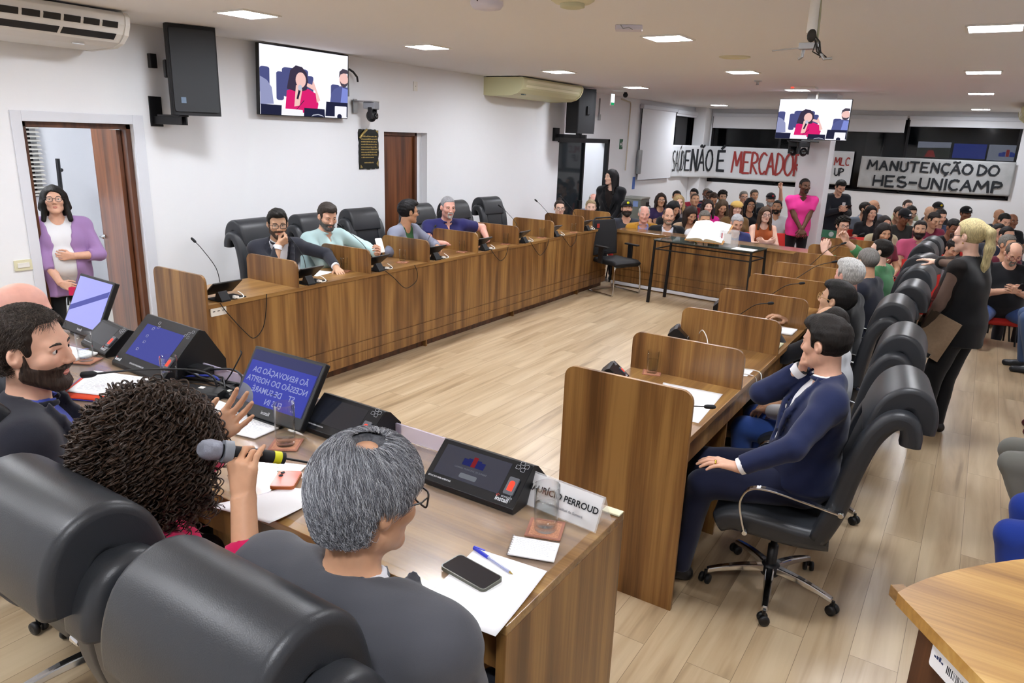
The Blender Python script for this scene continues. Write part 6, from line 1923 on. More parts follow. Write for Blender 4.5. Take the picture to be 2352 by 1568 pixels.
# arm poses: hand target from the pelvis (x outward for that side, y forward, z up), elbow pole, palm normal, curl
ARMS = {'lap': ((0.10, 0.30, 0.10), (0.7, -0.5, -0.3), (0, 0.2, -1), 0.25), 'lap2': ((0.02, 0.26, 0.09), (0.8, -0.4, -0.3), (0, 0.3, -1), 0.35), 'crossed': ((-0.03, 0.245, 0.27), (0.9, -0.1, -0.5), (0, -1, 0.1), 0.45),
        'crossed_low': ((-0.04, 0.215, 0.22), (0.9, -0.1, -0.5), (0, -1, 0.1), 0.45), 'phone': ((0.035, 0.30, 0.27), (0.6, -0.3, -0.8), (-1, -0.2, 0.3), 0.6), 'table': ((0.10, 0.38, 0.22), (0.8, -0.2, -0.6), (0, 0, -1), 0.2),
        'side': ((0.24, 0.04, -0.08), (0.3, -1, 0), (-1, 0, 0), 0.3), 'clasp': ((-0.01, 0.25, -0.05), (0.75, -0.6, -0.2), (0, -1, -0.2), 0.35)}


def person(label, head, face, pose='sit', s=1.0, lean=0.06, twist=0.0, hy=0.0, hp=0.0, hr=0.0, arms=('lap', 'lap'), build=1.0, fat=0.0, skin='light', female=False, hair=None, beard=None, glasses=None,
           top=('shirt', 'ffffff', 'long'), jacket=None, pants='23262e', shoes='1a1a1c', res='aud', floor=0.0, group=None, brow='2a201a', feet=None, knees=None, stride=0.0, cap=None, jaw=1.0, collar=True, side_lean=0.0, legs=True, neckhole=None, eye_look=(0, 1, 0), tie=None, lapel=True, hand=1.0, vneck=None, belly_drop=0.0, shoulder=1.0, neck=0.065, shirt_wobble=0.0):
    rh, rhand, rcb, rg = RES[res]
    rz = math.radians(face - 90.0)
    ca, sa = math.cos(rz), math.sin(rz)
    up = np.array((math.sin(side_lean) , math.sin(lean), math.cos(lean))); up /= np.linalg.norm(up)
    # torso axes
    tw = twist
    rt = np.array((math.cos(tw), math.sin(tw), 0.0)); rt = rt - up * (rt @ up); rt /= np.linalg.norm(rt)
    fwd = np.cross(up, rt)
    Rh = rot3(hy + tw, hp, hr)
    neck_v = up * 0.40 + np.array((0, 0, 0.60)) + fwd * 0.18; neck_v /= np.linalg.norm(neck_v)
    rel = up * 0.50 + neck_v * neck + Rh @ np.array((0, 0.022, 0.0)) + (Rh @ np.array((0, 0, 1.0))) * 0.095
    zp = (head[2] - floor) / s - rel[2]
    root = thing('person', label, 'person', (head[0] - (ca * rel[0] - sa * rel[1]) * s, head[1] - (sa * rel[0] + ca * rel[1]) * s, floor), rz, group)
    P = np.array((0, 0, zp))
    N = P + up * 0.50; H = P + rel
    C = P + up * 0.33
    sw = 0.188 * build * (0.90 if female else 1.0) * shoulder
    Sh = {1: N - up * 0.062 + rt * sw, -1: N - up * 0.062 - rt * sw}
    # arms
    AR = {}
    l1, l2 = 0.285, 0.25
    for i, sd in ((0, 1), (1, -1)):
        a = arms[i]
        if isinstance(a, str):
            tg, pole, nrm, curl = ARMS[a]
            W = P + rt * sd * tg[0] + fwd * tg[1] + up * tg[2] * (1 if pose == 'sit' else 1)
            if pose == 'sit' and a.startswith('lap'): W = P + np.array((sd * tg[0], tg[1], tg[2]))
            pl = rt * sd * pole[0] + fwd * pole[1] + up * pole[2]
            nn = rt * sd * nrm[0] + fwd * nrm[1] + up * nrm[2]
            a = dict(curl=curl)
            if a['curl'] is None: a['curl'] = 0.2
        else:
            a = dict(a)
            q = np.array(a['at'], float)
            if a.get('space') == 'head': W = H + Rh @ q
            elif a.get('space') == 'world':
                v = (q - np.array((root.location.x, root.location.y, floor))) / s
                W = np.array((ca * v[0] + sa * v[1], -sa * v[0] + ca * v[1], v[2]))
            else: W = P + rt * sd * q[0] + fwd * q[1] + up * q[2]
            pl = a.get('pole', (0.7, -0.4, -0.6)); pl = rt * sd * pl[0] + fwd * pl[1] + up * pl[2]
            nn = a.get('palm', (0, 0, -1)); nn = rt * sd * nn[0] + fwd * nn[1] + up * nn[2]
        E, W = ik(Sh[sd], W, pl, l1, l2)
        fd = a.get('dir')
        if fd is None: fd = (W - E) / np.linalg.norm(W - E)
        else: fd = rt * sd * fd[0] + fwd * fd[1] + up * fd[2]
        if abs(float(np.dot(fd / np.linalg.norm(fd), nn / np.linalg.norm(nn)))) > 0.95: nn = nn + up * 0.5 + fwd * 0.3
        AR[sd] = dict(S=Sh[sd], E=E, W=W, fd=np.array(fd, float), n=np.array(nn, float), curl=a.get('curl', 0.3), flex=a.get('flex'), thumb=a.get('thumb', 0.6), spread=a.get('spread', 0.05))
    # legs
    hipw = 0.092 * (1.05 if female else 1.0)
    LG = {}
    for i, sd in ((0, 1), (1, -1)):
        hip = P + np.array((sd * hipw, 0.0, -0.02))
        if pose == 'sit':
            kn = np.array(knees[i], float) if knees else np.array((sd * 0.13, 0.43, zp - 0.03))
            if not knees: kn[2] = min(zp - 0.03, 0.56)
            an = np.array(feet[i], float) if feet else np.array((sd * 0.12, 0.42, 0.085))
        else:
            an = np.array(feet[i], float) if feet else np.array((sd * 0.10, 0.05 * stride * sd, 0.085))
            kn = (hip + an) / 2 + np.array((0, 0.025, 0.015)) if not knees else np.array(knees[i], float)
        LG[sd] = (hip, kn, an)
    sk, lipm = skin_mats(skin)
    S_ = lambda v: np.asarray(v) * s
    pts = [H, P, N] + [v for a in AR.values() for v in (a['S'], a['E'], a['W'], a['W'] + a['fd'] / np.linalg.norm(a['fd']) * 0.15)] + [v for l in LG.values() for v in l]
    lo = np.min(pts, 0) * s - 0.24 * s; hi = np.max(pts, 0) * s + 0.24 * s
    lo[2] = max(lo[2], -0.02)
    zones = [(H * s, (0.125 * s, 0.135 * s, 0.145 * s), rh)]
    for a in AR.values():
        hc = (a['W'] + a['fd'] / np.linalg.norm(a['fd']) * 0.07) * s
        zones.append((hc, (0.115 * s,) * 3, rhand))
    f = Field(lo, hi, zones, rcb)
    flat = (fwd, 0.74)

    def torso(f, g, bottom=None, arms_to=None, short=None, inflate_arm=None, tag_=0, top_r=0.0, hem=0.0):
        """Trunk inflated by g; arms_to: fraction of the arm covered (1 elbow, 2 wrist)."""
        if bottom is not None:
            for sd in (-1, 1): f.rc(S_(P + up * 0.04 + rt * sd * 0.035), S_(P - np.array((0, 0, bottom)) + rt * sd * 0.035), ((0.126 if female else 0.134) * build + g) * s, ((0.130 if female else 0.136) * build + g + hem) * s, tag_, 0.04 * s, flat=(fwd, 0.98), capb=True)
        f.rc(S_(P + rt * -0.055), S_(P + rt * 0.055), (0.105 * build + g + fat * 0.3) * s, None, tag_, 0.06 * s, flat=(fwd, 0.95))
        wd = (0.012 if female else 0.034) * build
        for sd in (-1, 1): f.rc(S_(P + up * 0.05 + rt * sd * wd), S_(P + up * 0.24 + rt * sd * wd * 1.2), (0.124 * build + g + fat * 0.5) * s, (0.126 * build + g + fat * .5) * s, tag_, 0.05 * s, flat=(fwd, 0.80))
        if fat > 0: f.el(S_(P + up * (0.13 - belly_drop) + fwd * (0.03 + fat * 0.5)), [q * s for q in (0.125 + fat * 0.8 + g, 0.09 + fat + g, 0.12 + fat * 0.5 + g)], tag_, 0.05 * s, np.stack([rt, fwd, up], 1))
        f.rc(S_(C - rt * 0.066 * build), S_(C + rt * 0.066 * build), (0.122 * build + g) * s, None, tag_, 0.06 * s, flat=(fwd, 0.80))
        if female:
            for sd in (-1, 1): f.el(S_(C + up * 0.005 + rt * sd * 0.075 + fwd * 0.085), [q * s for q in (0.062 + g, 0.055 + g, 0.062 + g)], tag_, 0.04 * s)
        for sd in (-1, 1):
            f.rc(S_(N - up * 0.018 - fwd * 0.012), S_(Sh[sd] - rt * sd * 0.012), (0.047 + g * 0.8) * s, (0.050 * build + g) * s, tag_, 0.035 * s)
            f.rc(S_(C + rt * sd * 0.08), S_(Sh[sd] - rt * sd * 0.03 - up * 0.02), (0.080 + g) * s, (0.056 + g) * s, tag_, 0.05 * s, flat=(fwd, 0.85))
            if arms_to:
                a = AR[sd]; ga = g if inflate_arm is None else inflate_arm
                fm = 0.92 if female else 1.0
                u = min(arms_to, 1.0); E2 = a['S'] + (a['E'] - a['S']) * u
                r0, r1 = 0.050 * build * fm, 0.040 * build * fm
                f.rc(S_(a['S']), S_(E2), (r0 + ga) * s, (r0 + (r1 - r0) * u + ga) * s, tag_, 0.025 * s, capb=arms_to <= 1.0)
                if arms_to > 1.0:
                    u = arms_to - 1; W2 = a['E'] + (a['W'] - a['E']) * u
                    f.rc(S_(a['E']), S_(W2), (r1 + ga) * s, (0.040 * build * fm + (0.028 - 0.040 * build * fm) * u + ga) * s, tag_, 0.02 * s, capb=True)

    # skin
    torso(f, 0.0, None, 2.0)
    for sd in (-1, 1):
        hip, kn, an = LG[sd]
        f.rc(S_(hip), S_(kn), 0.082 * build * s, 0.056 * s, 0, 0.03 * s); f.rc(S_(kn), S_(an), 0.055 * s, 0.040 * s, 0, 0.02 * s)
        f.rc(S_(an + np.array((0, -0.03, -0.045))), S_(an + np.array((sd * 0.02, 0.15, -0.055))), 0.035 * s, 0.028 * s, 0, 0.02 * s)
    f.rc(S_(N - up * 0.03), S_(H + Rh @ np.array((0, -0.022, -0.05))), 0.058 * s * (0.86 if female else 1.0) * (1 + 0.6 * fat), 0.054 * s * (0.86 if female else 1.0), 0, 0.025 * s)
    head_prims(f, S_(H), Rh, s, female, jaw)
    tips = {}
    for sd in (-1, 1):
        a = AR[sd]
        tips[sd] = hand_prims(f, S_(a['W']), a['fd'], a['n'], sd, s * (0.90 if female else 1.0) * hand, a['curl'], a['thumb'], a['spread'], 1.0 if res != 'aud' else 1.12, a['flex'])
    ex = MB(); face_extra(S_(H), Rh, s, ex, eye_look, brow is not None, 0.8 if female else 1.0)
    body = f.build('body', [sk, lipm, hair_mat(brow or '2a201a'), mat('eye_white', 'd8d4cc', 0.3), mat('eye_iris', '1d140f', 0.2)], root, ex, relax=1)
    # clothes
    zt_lo = np.minimum(P - 0.35, lo / s); zt_hi = np.maximum(N + np.array((0.3, 0.3, 0.16)), hi / s)
    kind, colr, sleeve = top[:3]
    at = {'long': 1.93, 'short': 0.62, 'none': None, 'elbow': 1.0, '34': 1.6}[sleeve]
    allp = [P, N, N + up * .1] + [v for a in AR.values() for v in (a['S'], a['E'], a['W'])]
    glo = np.min(allp, 0) * s - 0.26 * s; ghi = np.max(allp, 0) * s + 0.26 * s

    def neck_cut(f, r, drop=0.0):
        f.rc(S_(N - up * 0.005 + fwd * 0.012), S_(N + neck_v * 0.30), r * s, (r + 0.03) * s, 0, 0.008, 'sub')
        if drop: f.el(S_(N + fwd * 0.085 - up * drop * 0.3), [q * s for q in (0.055 + drop * 0.25, 0.09, drop)], 0, 0.01, np.stack([rt, fwd, up], 1), 'sub')

    def collar_ring(f, r, h, thick, open_front=True, tag_=0):
        for k in range(13):
            a0 = math.radians(-155 + 310 * k / 13); a1 = math.radians(-155 + 310 * (k + 1) / 13)
            q = []
            for an in (a0, a1):
                rr = r * 1.02
                q.append(N + neck_v * (h - 0.020 * (1 + math.cos(an + math.pi)) * 0.5 * (1 if open_front else 0)) + rt * math.sin(an + math.pi) * rr + fwd * (math.cos(an + math.pi) * rr + 0.012))
            f.rc(S_(q[0]), S_(q[1]), thick * s, None, tag_, 0.006 * s)

    def vcut(f, depth, width, z0=0.0):
        """Opening of a jacket: a wedge in front, widest at the neck."""
        for k in range(8):
            u = k / 7
            c = N + fwd * (0.16 + 0.02) - up * (depth * u - z0)
            f.rc(S_(c - fwd * 0.13), S_(c + fwd * 0.14), (width * (1 - u) + 0.004) * s, None, 0, 0.006, 'sub')

    if jacket:
        jc, jd, jw, jo, js = tuple(jacket) + (None, 0.33, 0.085, None, 1.90)[len(jacket):]
        f = Field(glo, ghi, [], rg)
        torso(f, 0.008, None, 0.9, inflate_arm=0.003)
        neck_cut(f, 0.056)
        if kind == 'shirt': collar_ring(f, 0.058, 0.024, 0.0085)
        sh_ = f.build('shirt', cloth_mat(colr), root, relax=1)
        if sleeve == 'long':
            for sd in (-1, 1):
                a = AR[sd]; v = (a['W'] - a['E']) / np.linalg.norm(a['W'] - a['E'])
                b = MB(); b.tube([S_(a['W'] - v * 0.045), S_(a['W'] - v * 0.008)], [0.040 * s, 0.038 * s], 16); b.build('cuff', cloth_mat(colr), sh_)
        f = Field(glo - 0.05, ghi, [], rg)
        torso(f, 0.021, 0.0 if pose == 'sit' else 0.16, js, inflate_arm=0.014, hem=0.01)
        for sd in (-1, 1): f.rc(S_(N - up * 0.04), S_(Sh[sd] + rt * sd * 0.008), 0.055 * s, 0.062 * s, 0, 0.03 * s)
        neck_cut(f, 0.062)
        vcut(f, jd, jw)
        if pose == 'stand' or jd > 0.36: f.rc(S_(N + fwd * 0.2 - up * jd * (0.5 if jo else 1)), S_(P + fwd * 0.2 - up * 0.2), (jo or 0.02) * s, (jo or 0.05) * s, 0, 0.01, 'sub')
        if lapel:
            collar_ring(f, 0.068, 0.016, 0.011)
            for sd in (-1, 1):
                for k in range(7):
                    u0, u1 = k / 7, (k + 1) / 7
                    q = [N + fwd * (0.060 + 0.085 * min(1, u * 2.2) + 0.01 * math.sin(3 * u)) - up * (jd * u - 0.005) + rt * sd * (0.098 * (1 - u) + 0.012 + 0.018 * math.sin(math.pi * u)) for u in (u0, u1)]
                    w0 = 0.014 + 0.016 * math.sin(math.pi * (0.15 + 0.8 * u0))
                    f.rc(S_(q[0]), S_(q[1]), w0 * s, None, 0, 0.004, flat=(fwd, 0.35))
        if shirt_wobble: f.wobble(shirt_wobble, 38, 3); f.wobble(shirt_wobble * 0.5, 95, 8)
        f.build('jacket', cloth_mat(jc), root, relax=1)
        if tie:
            b = MB(); q0 = N + fwd * 0.095 - up * 0.015
            b.tube([S_(q0), S_(q0 - up * 0.03 + fwd * 0.02), S_(N + fwd * 0.14 - up * 0.16), S_(N + fwd * 0.15 - up * 0.30)], [0.016 * s, 0.012 * s, 0.024 * s, 0.03 * s], 10); b.build('tie', cloth_mat(tie), root)
    else:
        f = Field(glo - 0.03, ghi, [], rg)
        g = {'tee': 0.010, 'polo': 0.011, 'shirt': 0.011, 'blouse': 0.012, 'sweater': 0.018, 'tank': 0.008}.get(kind, 0.011)
        torso(f, g, None if pose == 'sit' else 0.14, at, inflate_arm=g + (0.006 if sleeve == 'short' else 0.004))
        neck_cut(f, 0.060 if collar and kind in ('polo', 'shirt') else 0.068, vneck if vneck is not None else (0.05 if kind in ('blouse', 'tank') else 0.0))
        if kind in ('polo', 'shirt'):
            vcut(f, 0.10, 0.022, 0.02); collar_ring(f, 0.062, 0.018, 0.0095)
        if kind == 'tank':
            for sd in (-1, 1): f.el(S_(Sh[sd] + rt * sd * 0.03), [q * s for q in (0.065, 0.12, 0.085)], 0, 0.01, None, 'sub')
        f.wobble(0.0022 if not shirt_wobble else shirt_wobble, 42, 5)
        f.build('top', cloth_mat(colr), root, relax=1)
    if legs:
        lp = [P] + [v for l in LG.values() for v in l]
        f = Field(np.min(lp, 0) * s - 0.2 * s, np.max(lp, 0) * s + 0.2 * s, [], max(rg, 0.012))
        f.rc(S_(P + up * 0.05 - rt * 0.045), S_(P + up * 0.05 + rt * 0.045), (0.112 * build + fat * .4) * s, None, 0, 0.05, flat=(fwd, 0.85))
        f.rc(S_(P - rt * 0.06), S_(P + rt * 0.06), 0.112 * build * s, None, 0, 0.05, flat=(fwd, 0.95))
        for sd in (-1, 1):
            hip, kn, an = LG[sd]
            f.rc(S_(hip), S_(kn), 0.094 * build * s, 0.070 * s, 0, 0.04); f.rc(S_(kn), S_(an + np.array((0, 0, -0.02))), 0.068 * s, 0.058 * s, 0, 0.02, capb=True)
        f.wobble(0.003, 36, 9)
        f.build('trousers', cloth_mat(pants), root)
        for sd in (-1, 1):
            hip, kn, an = LG[sd]
            fw_ = np.array((sd * 0.12, 1.0, 0)); fw_ /= np.linalg.norm(fw_)
            c0 = an + np.array((0, -0.035, -0.047)); c1 = an + fw_ * 0.15 + np.array((0, 0, -0.057))
            f = Field(np.minimum(c0, c1) * s - 0.09, np.maximum(c0, c1) * s + 0.09, [], 0.009)
            f.rc(S_(c0), S_(c1), 0.040 * s, 0.034 * s, 0, 0.02); f.rc(S_(an + np.array((0, -0.01, -0.02))), S_(an + fw_ * 0.05 + np.array((0, 0, -0.045))), 0.04 * s, 0.038 * s, 0, 0.02)
            f.box(S_(an + np.array((0, 0.05, -0.085 - 0.1))), [0.3, 0.3, 0.1], 0, 0.003)
            f.build('shoe', mat('shoe_' + shoes, shoes, 0.4), root)
    info = dict(root=root, H=S_(H), R=Rh, s=s, tips=tips, AR=AR, N=S_(N), up=up, fwd=fwd, rt=rt, rz=rz, res=res, P=S_(P))
    if hair: info['hair'] = hair_build(root, S_(H), Rh, s, hair, res, S_(N), up, fwd, rt, bool(cap))
    if beard: beard_build(root, S_(H), Rh, s, beard, res)
    if glasses: glasses_build(root, S_(H), Rh, s, glasses)
    if cap: cap_build(root, S_(H), Rh, s, cap, res)
    return info


def hair_build(root, H, R, s, spec, res, N, up, fwd, rt, capped=False):
    style, color = spec[0], spec[1]
    rr = {'aud': 0.0075, 'mid': 0.006, 'hero': 0.0045}[res]
    big = style in ('long', 'curly_long', 'pony', 'bob', 'curly')
    ext = 0.36 if style in ('long', 'pony', 'curly_long') else 0.24
    f = Field(H - np.array((0.24, 0.24, ext)) * s, H + np.array((0.24, 0.24, 0.24)) * s, [], rr)
    P = lambda x, y, z: H + R @ (np.array((x, y, z)) * s)
    el = lambda c, r, k=0.015, op='add': f.el(P(*c), [q * s for q in r], 0, k * s, R, op)
    rc = lambda a, b_, ra, rb=None, k=0.02, op='add', flat=None: f.rc(P(*a), P(*b_), ra * s, (rb if rb is not None else ra) * s, 0, k * s, op, flat)
    bx = lambda c, h, k=0.012, rn=0.0: f.box(P(*c), [q * s for q in h], 0, k * s, R, 'sub', rn * s)
    hang = lambda x, y, z, dz, dy=0.0, dx=0.0: None

    def cap(t, ty=0.0, tz=0.0): el((0, -0.016, 0.036), (0.077 + t, 0.098 + t + ty, 0.088 + t + tz))

    def drop(a, vec, ra, rb, k=0.03):
        """Lock that hangs straight down from a point of the head."""
        p0 = P(*a); p1 = p0 + (rt * vec[0] + fwd * vec[1] + np.array((0, 0, 1.0)) * vec[2]) * s
        f.rc(p0, p1, ra * s, rb * s, 0, k * s, flat=(fwd, 0.75))

    face = lambda zh=0.070, w=0.12, y0=0.036: bx((0, y0 + 0.10, zh - 0.10), (w, 0.10, 0.10), 0.02, 0.03)
    ears = lambda: [el((sx * 0.088, -0.004, -0.006), (0.020, 0.026, 0.038), 0.006, 'sub') for sx in (-1, 1)]
    nape = lambda z=-0.075: bx((0, 0, z - 0.1), (0.25, 0.25, 0.1), 0.01)
    front_low = lambda: bx((0, 0.07, -0.12), (0.2, 0.06, 0.09), 0.01)
    if style in ('short', 'crew', 'full', 'fringe', 'sparse', 'sidepart', 'quiff'):
        t = {'short': 0.010, 'crew': 0.0045, 'full': 0.016, 'fringe': 0.008, 'sparse': 0.004, 'sidepart': 0.014, 'quiff': 0.012}[style]
        cap(t)
        if style in ('full', 'sidepart', 'quiff'): el((0.012 if style == 'sidepart' else 0.0, 0.03, 0.098), (0.062, 0.070, 0.036 if style != 'quiff' else 0.044), 0.03)
        face((0.072 if style != 'sparse' else 0.10) + (spec[2] if len(spec) > 2 else 0))
        if len(spec) > 3: el((0.012, -0.030, 0.138), (0.034, 0.038, 0.026), 0.010, 'sub')
        if style == 'fringe': el((0, 0.035, 0.115), (0.066, 0.115, 0.078), 0.012, 'sub')
        if style == 'sparse': el((0, 0.06, 0.11), (0.06, 0.085, 0.055), 0.012, 'sub')
        bx((0, 0.09, -0.085), (0.2, 0.075, 0.075), 0.01); ears(); nape(-0.078)
        if style != 'crew': f.wobble(0.002, 160, 2)
    elif style == 'curly_short':
        cap(0.022); el((0, 0.02, 0.09), (0.075, 0.08, 0.06), 0.03); f.wobble(0.010, 130, 4); face(0.068); bx((0, 0.09, -0.085), (0.2, 0.07, 0.075), 0.01); ears(); nape(-0.085)
    elif style in ('bob', 'long', 'wavy'):
        ln = {'bob': -0.14, 'long': -0.27, 'wavy': -0.24}[style]
        if len(spec) > 3: ln = spec[3]
        cap(0.014)
        for sx in (-1, 1):
            drop((sx * 0.070, -0.02, 0.045), (sx * 0.022, 0.01, ln * 0.6), 0.032, 0.034); drop((sx * 0.078, 0.0, -0.03), (sx * 0.022, 0.035, ln * 0.75), 0.028, 0.020)
            drop((sx * 0.05, -0.075, 0.0), (sx * 0.02, 0.0, ln), 0.048, 0.034)
        drop((0, -0.085, 0.02), (0, -0.01, ln), 0.055, 0.042)
        bx((0, 0.036 + 0.10, -0.06), (0.054, 0.10, 0.128), 0.02, 0.045); bx((0, 0.12, -0.20), (0.05, 0.085, 0.1), 0.02)
        el((0, 0.03, -0.10), (0.052, 0.075, 0.10), 0.008, 'sub')
        f.wobble(0.005 if style == 'wavy' else 0.0025, 70, 6, 0.35)
    elif style == 'curly_long':
        el((0, -0.03, 0.03), (0.135, 0.135, 0.125), 0.03)
        for sx in (-1, 1): drop((sx * 0.085, -0.03, 0.0), (sx * 0.05, 0.0, -0.17), 0.07, 0.07)
        drop((0, -0.09, 0.0), (0, -0.01, -0.22), 0.09, 0.085)
        f.wobble(0.013, 95, 3)
        bx((0, 0.04 + 0.12, -0.06), (0.056, 0.12, 0.125), 0.02, 0.045); el((0, 0.03, -0.12), (0.05, 0.075, 0.12), 0.008, 'sub')
    elif style == 'bun':
        cap(0.009); el((0, -0.05, 0.135), (0.038, 0.038, 0.032), 0.01); face(0.078); bx((0, 0.09, -0.085), (0.2, 0.075, 0.075), 0.01); ears(); nape(-0.08)
    elif style == 'pony':
        cap(0.011); el((0, -0.11, 0.055), (0.032, 0.032, 0.03), 0.012)
        p0 = P(0, -0.112, 0.055)
        pts = [p0, p0 + (-fwd * 0.040 - np.array((0, 0, 0.03))) * s, p0 + (-fwd * 0.052 - np.array((0, 0, 0.14))) * s, p0 + (-fwd * 0.045 - np.array((0, 0, 0.26))) * s, p0 + (-fwd * 0.03 - np.array((0, 0, 0.34))) * s]
        for i, (ra, rb) in enumerate(((0.028, 0.036), (0.036, 0.040), (0.040, 0.030), (0.030, 0.012))): f.rc(pts[i], pts[i + 1], ra * s, rb * s, 0, 0.02 * s, flat=(fwd, 0.8))
        face(0.080, 0.12, 0.03); bx((0, 0.09, -0.085), (0.2, 0.085, 0.075), 0.01); ears(); bx((0, 0.0, -0.175), (0.25, 0.085, 0.1), 0.02)
    if capped: bx((0, 0, 0.25), (0.3, 0.3, 0.20), 0.004)
    return f.build('hair', hair_mat(color), root, relax=1)


def beard_build(root, H, R, s, spec, res):
    color, style = spec[0], spec[1] if len(spec) > 1 else 'full'
    rr = {'aud': 0.0065, 'mid': 0.005, 'hero': 0.004}[res]
    f = Field(H - 0.17 * s, H + 0.13 * s, [], rr)
    P = lambda x, y, z: H + R @ (np.array((x, y, z)) * s)
    el = lambda c, r, k=0.015, op='add': f.el(P(*c), [q * s for q in r], 0, k * s, R, op)
    rc = lambda a, b_, ra, rb=None, k=0.015, op='add': f.rc(P(*a), P(*b_), ra * s, (rb if rb is not None else ra) * s, 0, k * s, op)
    g = {'stubble': 0.003, 'short': 0.0045}.get(style, 0.008)
    if style == 'goatee':
        el((0, 0.070, -0.094), (0.026, 0.024, 0.026))
        rc((-0.024, 0.080, -0.052), (-0.026, 0.074, -0.085), 0.008); rc((0.024, 0.080, -0.052), (0.026, 0.074, -0.085), 0.008); rc((-0.022, 0.088, -0.047), (0.022, 0.088, -0.047), 0.008)
    elif style == 'moustache':
        rc((-0.024, 0.086, -0.048), (0.024, 0.086, -0.048), 0.009)
    else:
        el((0, 0.022, -0.028), (0.063 + g, 0.066 + g, 0.080 + g))
        for sx in (-1, 1): rc((sx * 0.050, 0.0, -0.062), (sx * 0.020, 0.062, -0.096), 0.022 + g, 0.020 + g)
        el((0, 0.068, -0.098), (0.023 + g, 0.022 + g, 0.020 + g * (1.6 if style == 'full' else 1)))
        if style == 'full': el((0, 0.060, -0.112), (0.034, 0.030, 0.026))
        f.box(P(0, 0.0, 0.07), [0.2 * s, 0.2 * s, 0.108 * s], 0, 0.006, R, 'sub')
        el((0, 0.075, -0.012), (0.042, 0.06, 0.034), 0.008, 'sub')
        rc((-0.020, 0.098, -0.064), (0.020, 0.098, -0.064), 0.010, None, 0.004, 'sub')
        rc((-0.024, 0.085, -0.047), (0.024, 0.085, -0.047), 0.0075, None, 0.004)
        f.box(P(0, -0.11, -0.06), [0.2 * s, 0.10 * s, 0.2 * s], 0, 0.006, R, 'sub')
        for sx in (-1, 1): rc((sx * 0.070, 0.004, 0.0), (sx * 0.062, 0.012, -0.05), 0.0105, 0.012, 0.008)
    f.wobble(0.0012, 300, 3)
    f.build('beard', hair_mat(color), root)


def glasses_build(root, H, R, s, spec):
    color = spec[0]; rnd_ = spec[1] if len(spec) > 1 else 'square'
    dark = len(spec) > 2 and spec[2]
    P = lambda x, y, z: Vector(H + R @ (np.array((x, y, z)) * s))
    th = 0.0022 if rnd_ != 'thin' else 0.0012
    b = MB(); g = MB()
    for sx in (-1, 1):
        if rnd_ == 'square': pts = rrect(-0.025, -0.018, 0.025, 0.018, 0.009, 3)
        else: pts = ell(0, 0, 0.024, 0.0225, 16)
        ring = [P(sx * 0.033 + u, 0.104 - 0.10 * (abs(sx * 0.033 + u) ** 1.0) * 0.12 - 0.05 * max(0, abs(sx * 0.033 + u) - 0.03), 0.004 + v) for u, v in pts]
        b.tube(ring, th * s, 6, closed=True)
        g.poly(ring)
        b.tube([P(sx * 0.058, 0.098, 0.010), P(sx * 0.074, 0.075, 0.010), P(sx * 0.082, 0.0, 0.008), P(sx * 0.083, -0.020, -0.004)], th * 0.9 * s, 6)
    b.tube([P(-0.009, 0.104, 0.008), P(0, 0.107, 0.010), P(0.009, 0.104, 0.008)], th * s, 6)
    o = b.build('glasses', mat('glasses_' + color, color, 0.3), root)
    g.build('lenses', mat('lens_dark', '1a1416', 0.05, alpha=0.9) if dark else mat('lens_clear', 'ffffff', 0.02, alpha=0.10, spec=0.8), o)


def cap_build(root, H, R, s, spec, res):
    """spec: (crown colour, brim colour, kind)"""
    kind = spec[2] if len(spec) > 2 else 'baseball'
    P = lambda x, y, z: H + R @ (np.array((x, y, z)) * s)
    f = Field(H - 0.2 * s, H + 0.24 * s, [], 0.0065)
    t = 0.016
    f.el(P(0, -0.012, 0.046), [(0.080 + t) * s * (1.15 if kind == 'flat' else 1), (0.100 + t) * s, (0.086 + t * (1.0 if kind != 'flat' else 0.2)) * s], 0, 0.01, R)
    f.box(P(0, 0, -0.10), [0.3 * s, 0.3 * s, 0.148 * s], 0, 0.004, R, 'sub')
    o = f.build('cap', cloth_mat(spec[0]), root)
    sgn = -1 if kind == 'backwards' else 1
    b = MB(); n = 14; vs = []
    for j, rr in enumerate((0.0, 1.0)):
        for k in range(n + 1):
            a = math.radians(-72 + 144 * k / n)
            y = sgn * (0.082 * math.cos(a) + (0.062 if kind != 'flat' else 0.04) * rr * math.cos(a) ** 0.6 if math.cos(a) > 0 else 0); x = 0.088 * math.sin(a) * (1 - 0.05 * rr)
            vs.append(tuple(P(x, y, 0.052 - 0.016 * rr - 0.010 * math.sin(a) ** 2)))
    fs = [(k, k + 1, n + 2 + k, n + 1 + k) for k in range(n)]
    b.add(vs, fs, 0, True); br = b.build('brim', cloth_mat(spec[1]), o)
    md = br.modifiers.new('thick', 'SOLIDIFY'); md.thickness = 0.004 * s
    if kind == 'badge' or len(spec) > 3:
        b = MB(); b.ball(tuple(P(0, sgn * 0.105, 0.085)), (0.022 * s, 0.008 * s, 0.020 * s), 12, 0, Matrix(R.tolist())); b.build('badge', cloth_mat(spec[3] if len(spec) > 3 else 'e8e8e8'), o)


# ------------------------------------------------------------------ strands of hair for the heads close to the camera


def strands(name, P, radii, mats, parent):
    """P: (n, m, 3) points of n strands; radii: (m,) from root to tip."""
    n, m, _ = P.shape
    hc = bpy.data.hair_curves.new(name)
    hc.add_curves([m] * n)
    hc.attributes['position'].data.foreach_set('vector', P.astype(np.float32).ravel())
    r = hc.attributes.get('radius') or hc.attributes.new('radius', 'FLOAT', 'POINT')
    r.data.foreach_set('value', np.tile(np.asarray(radii, np.float32), n))
    hc.materials.append(mats)
    o = bpy.data.objects.new(name, hc)
    COL.objects.link(o)
    o.parent = parent
    return o


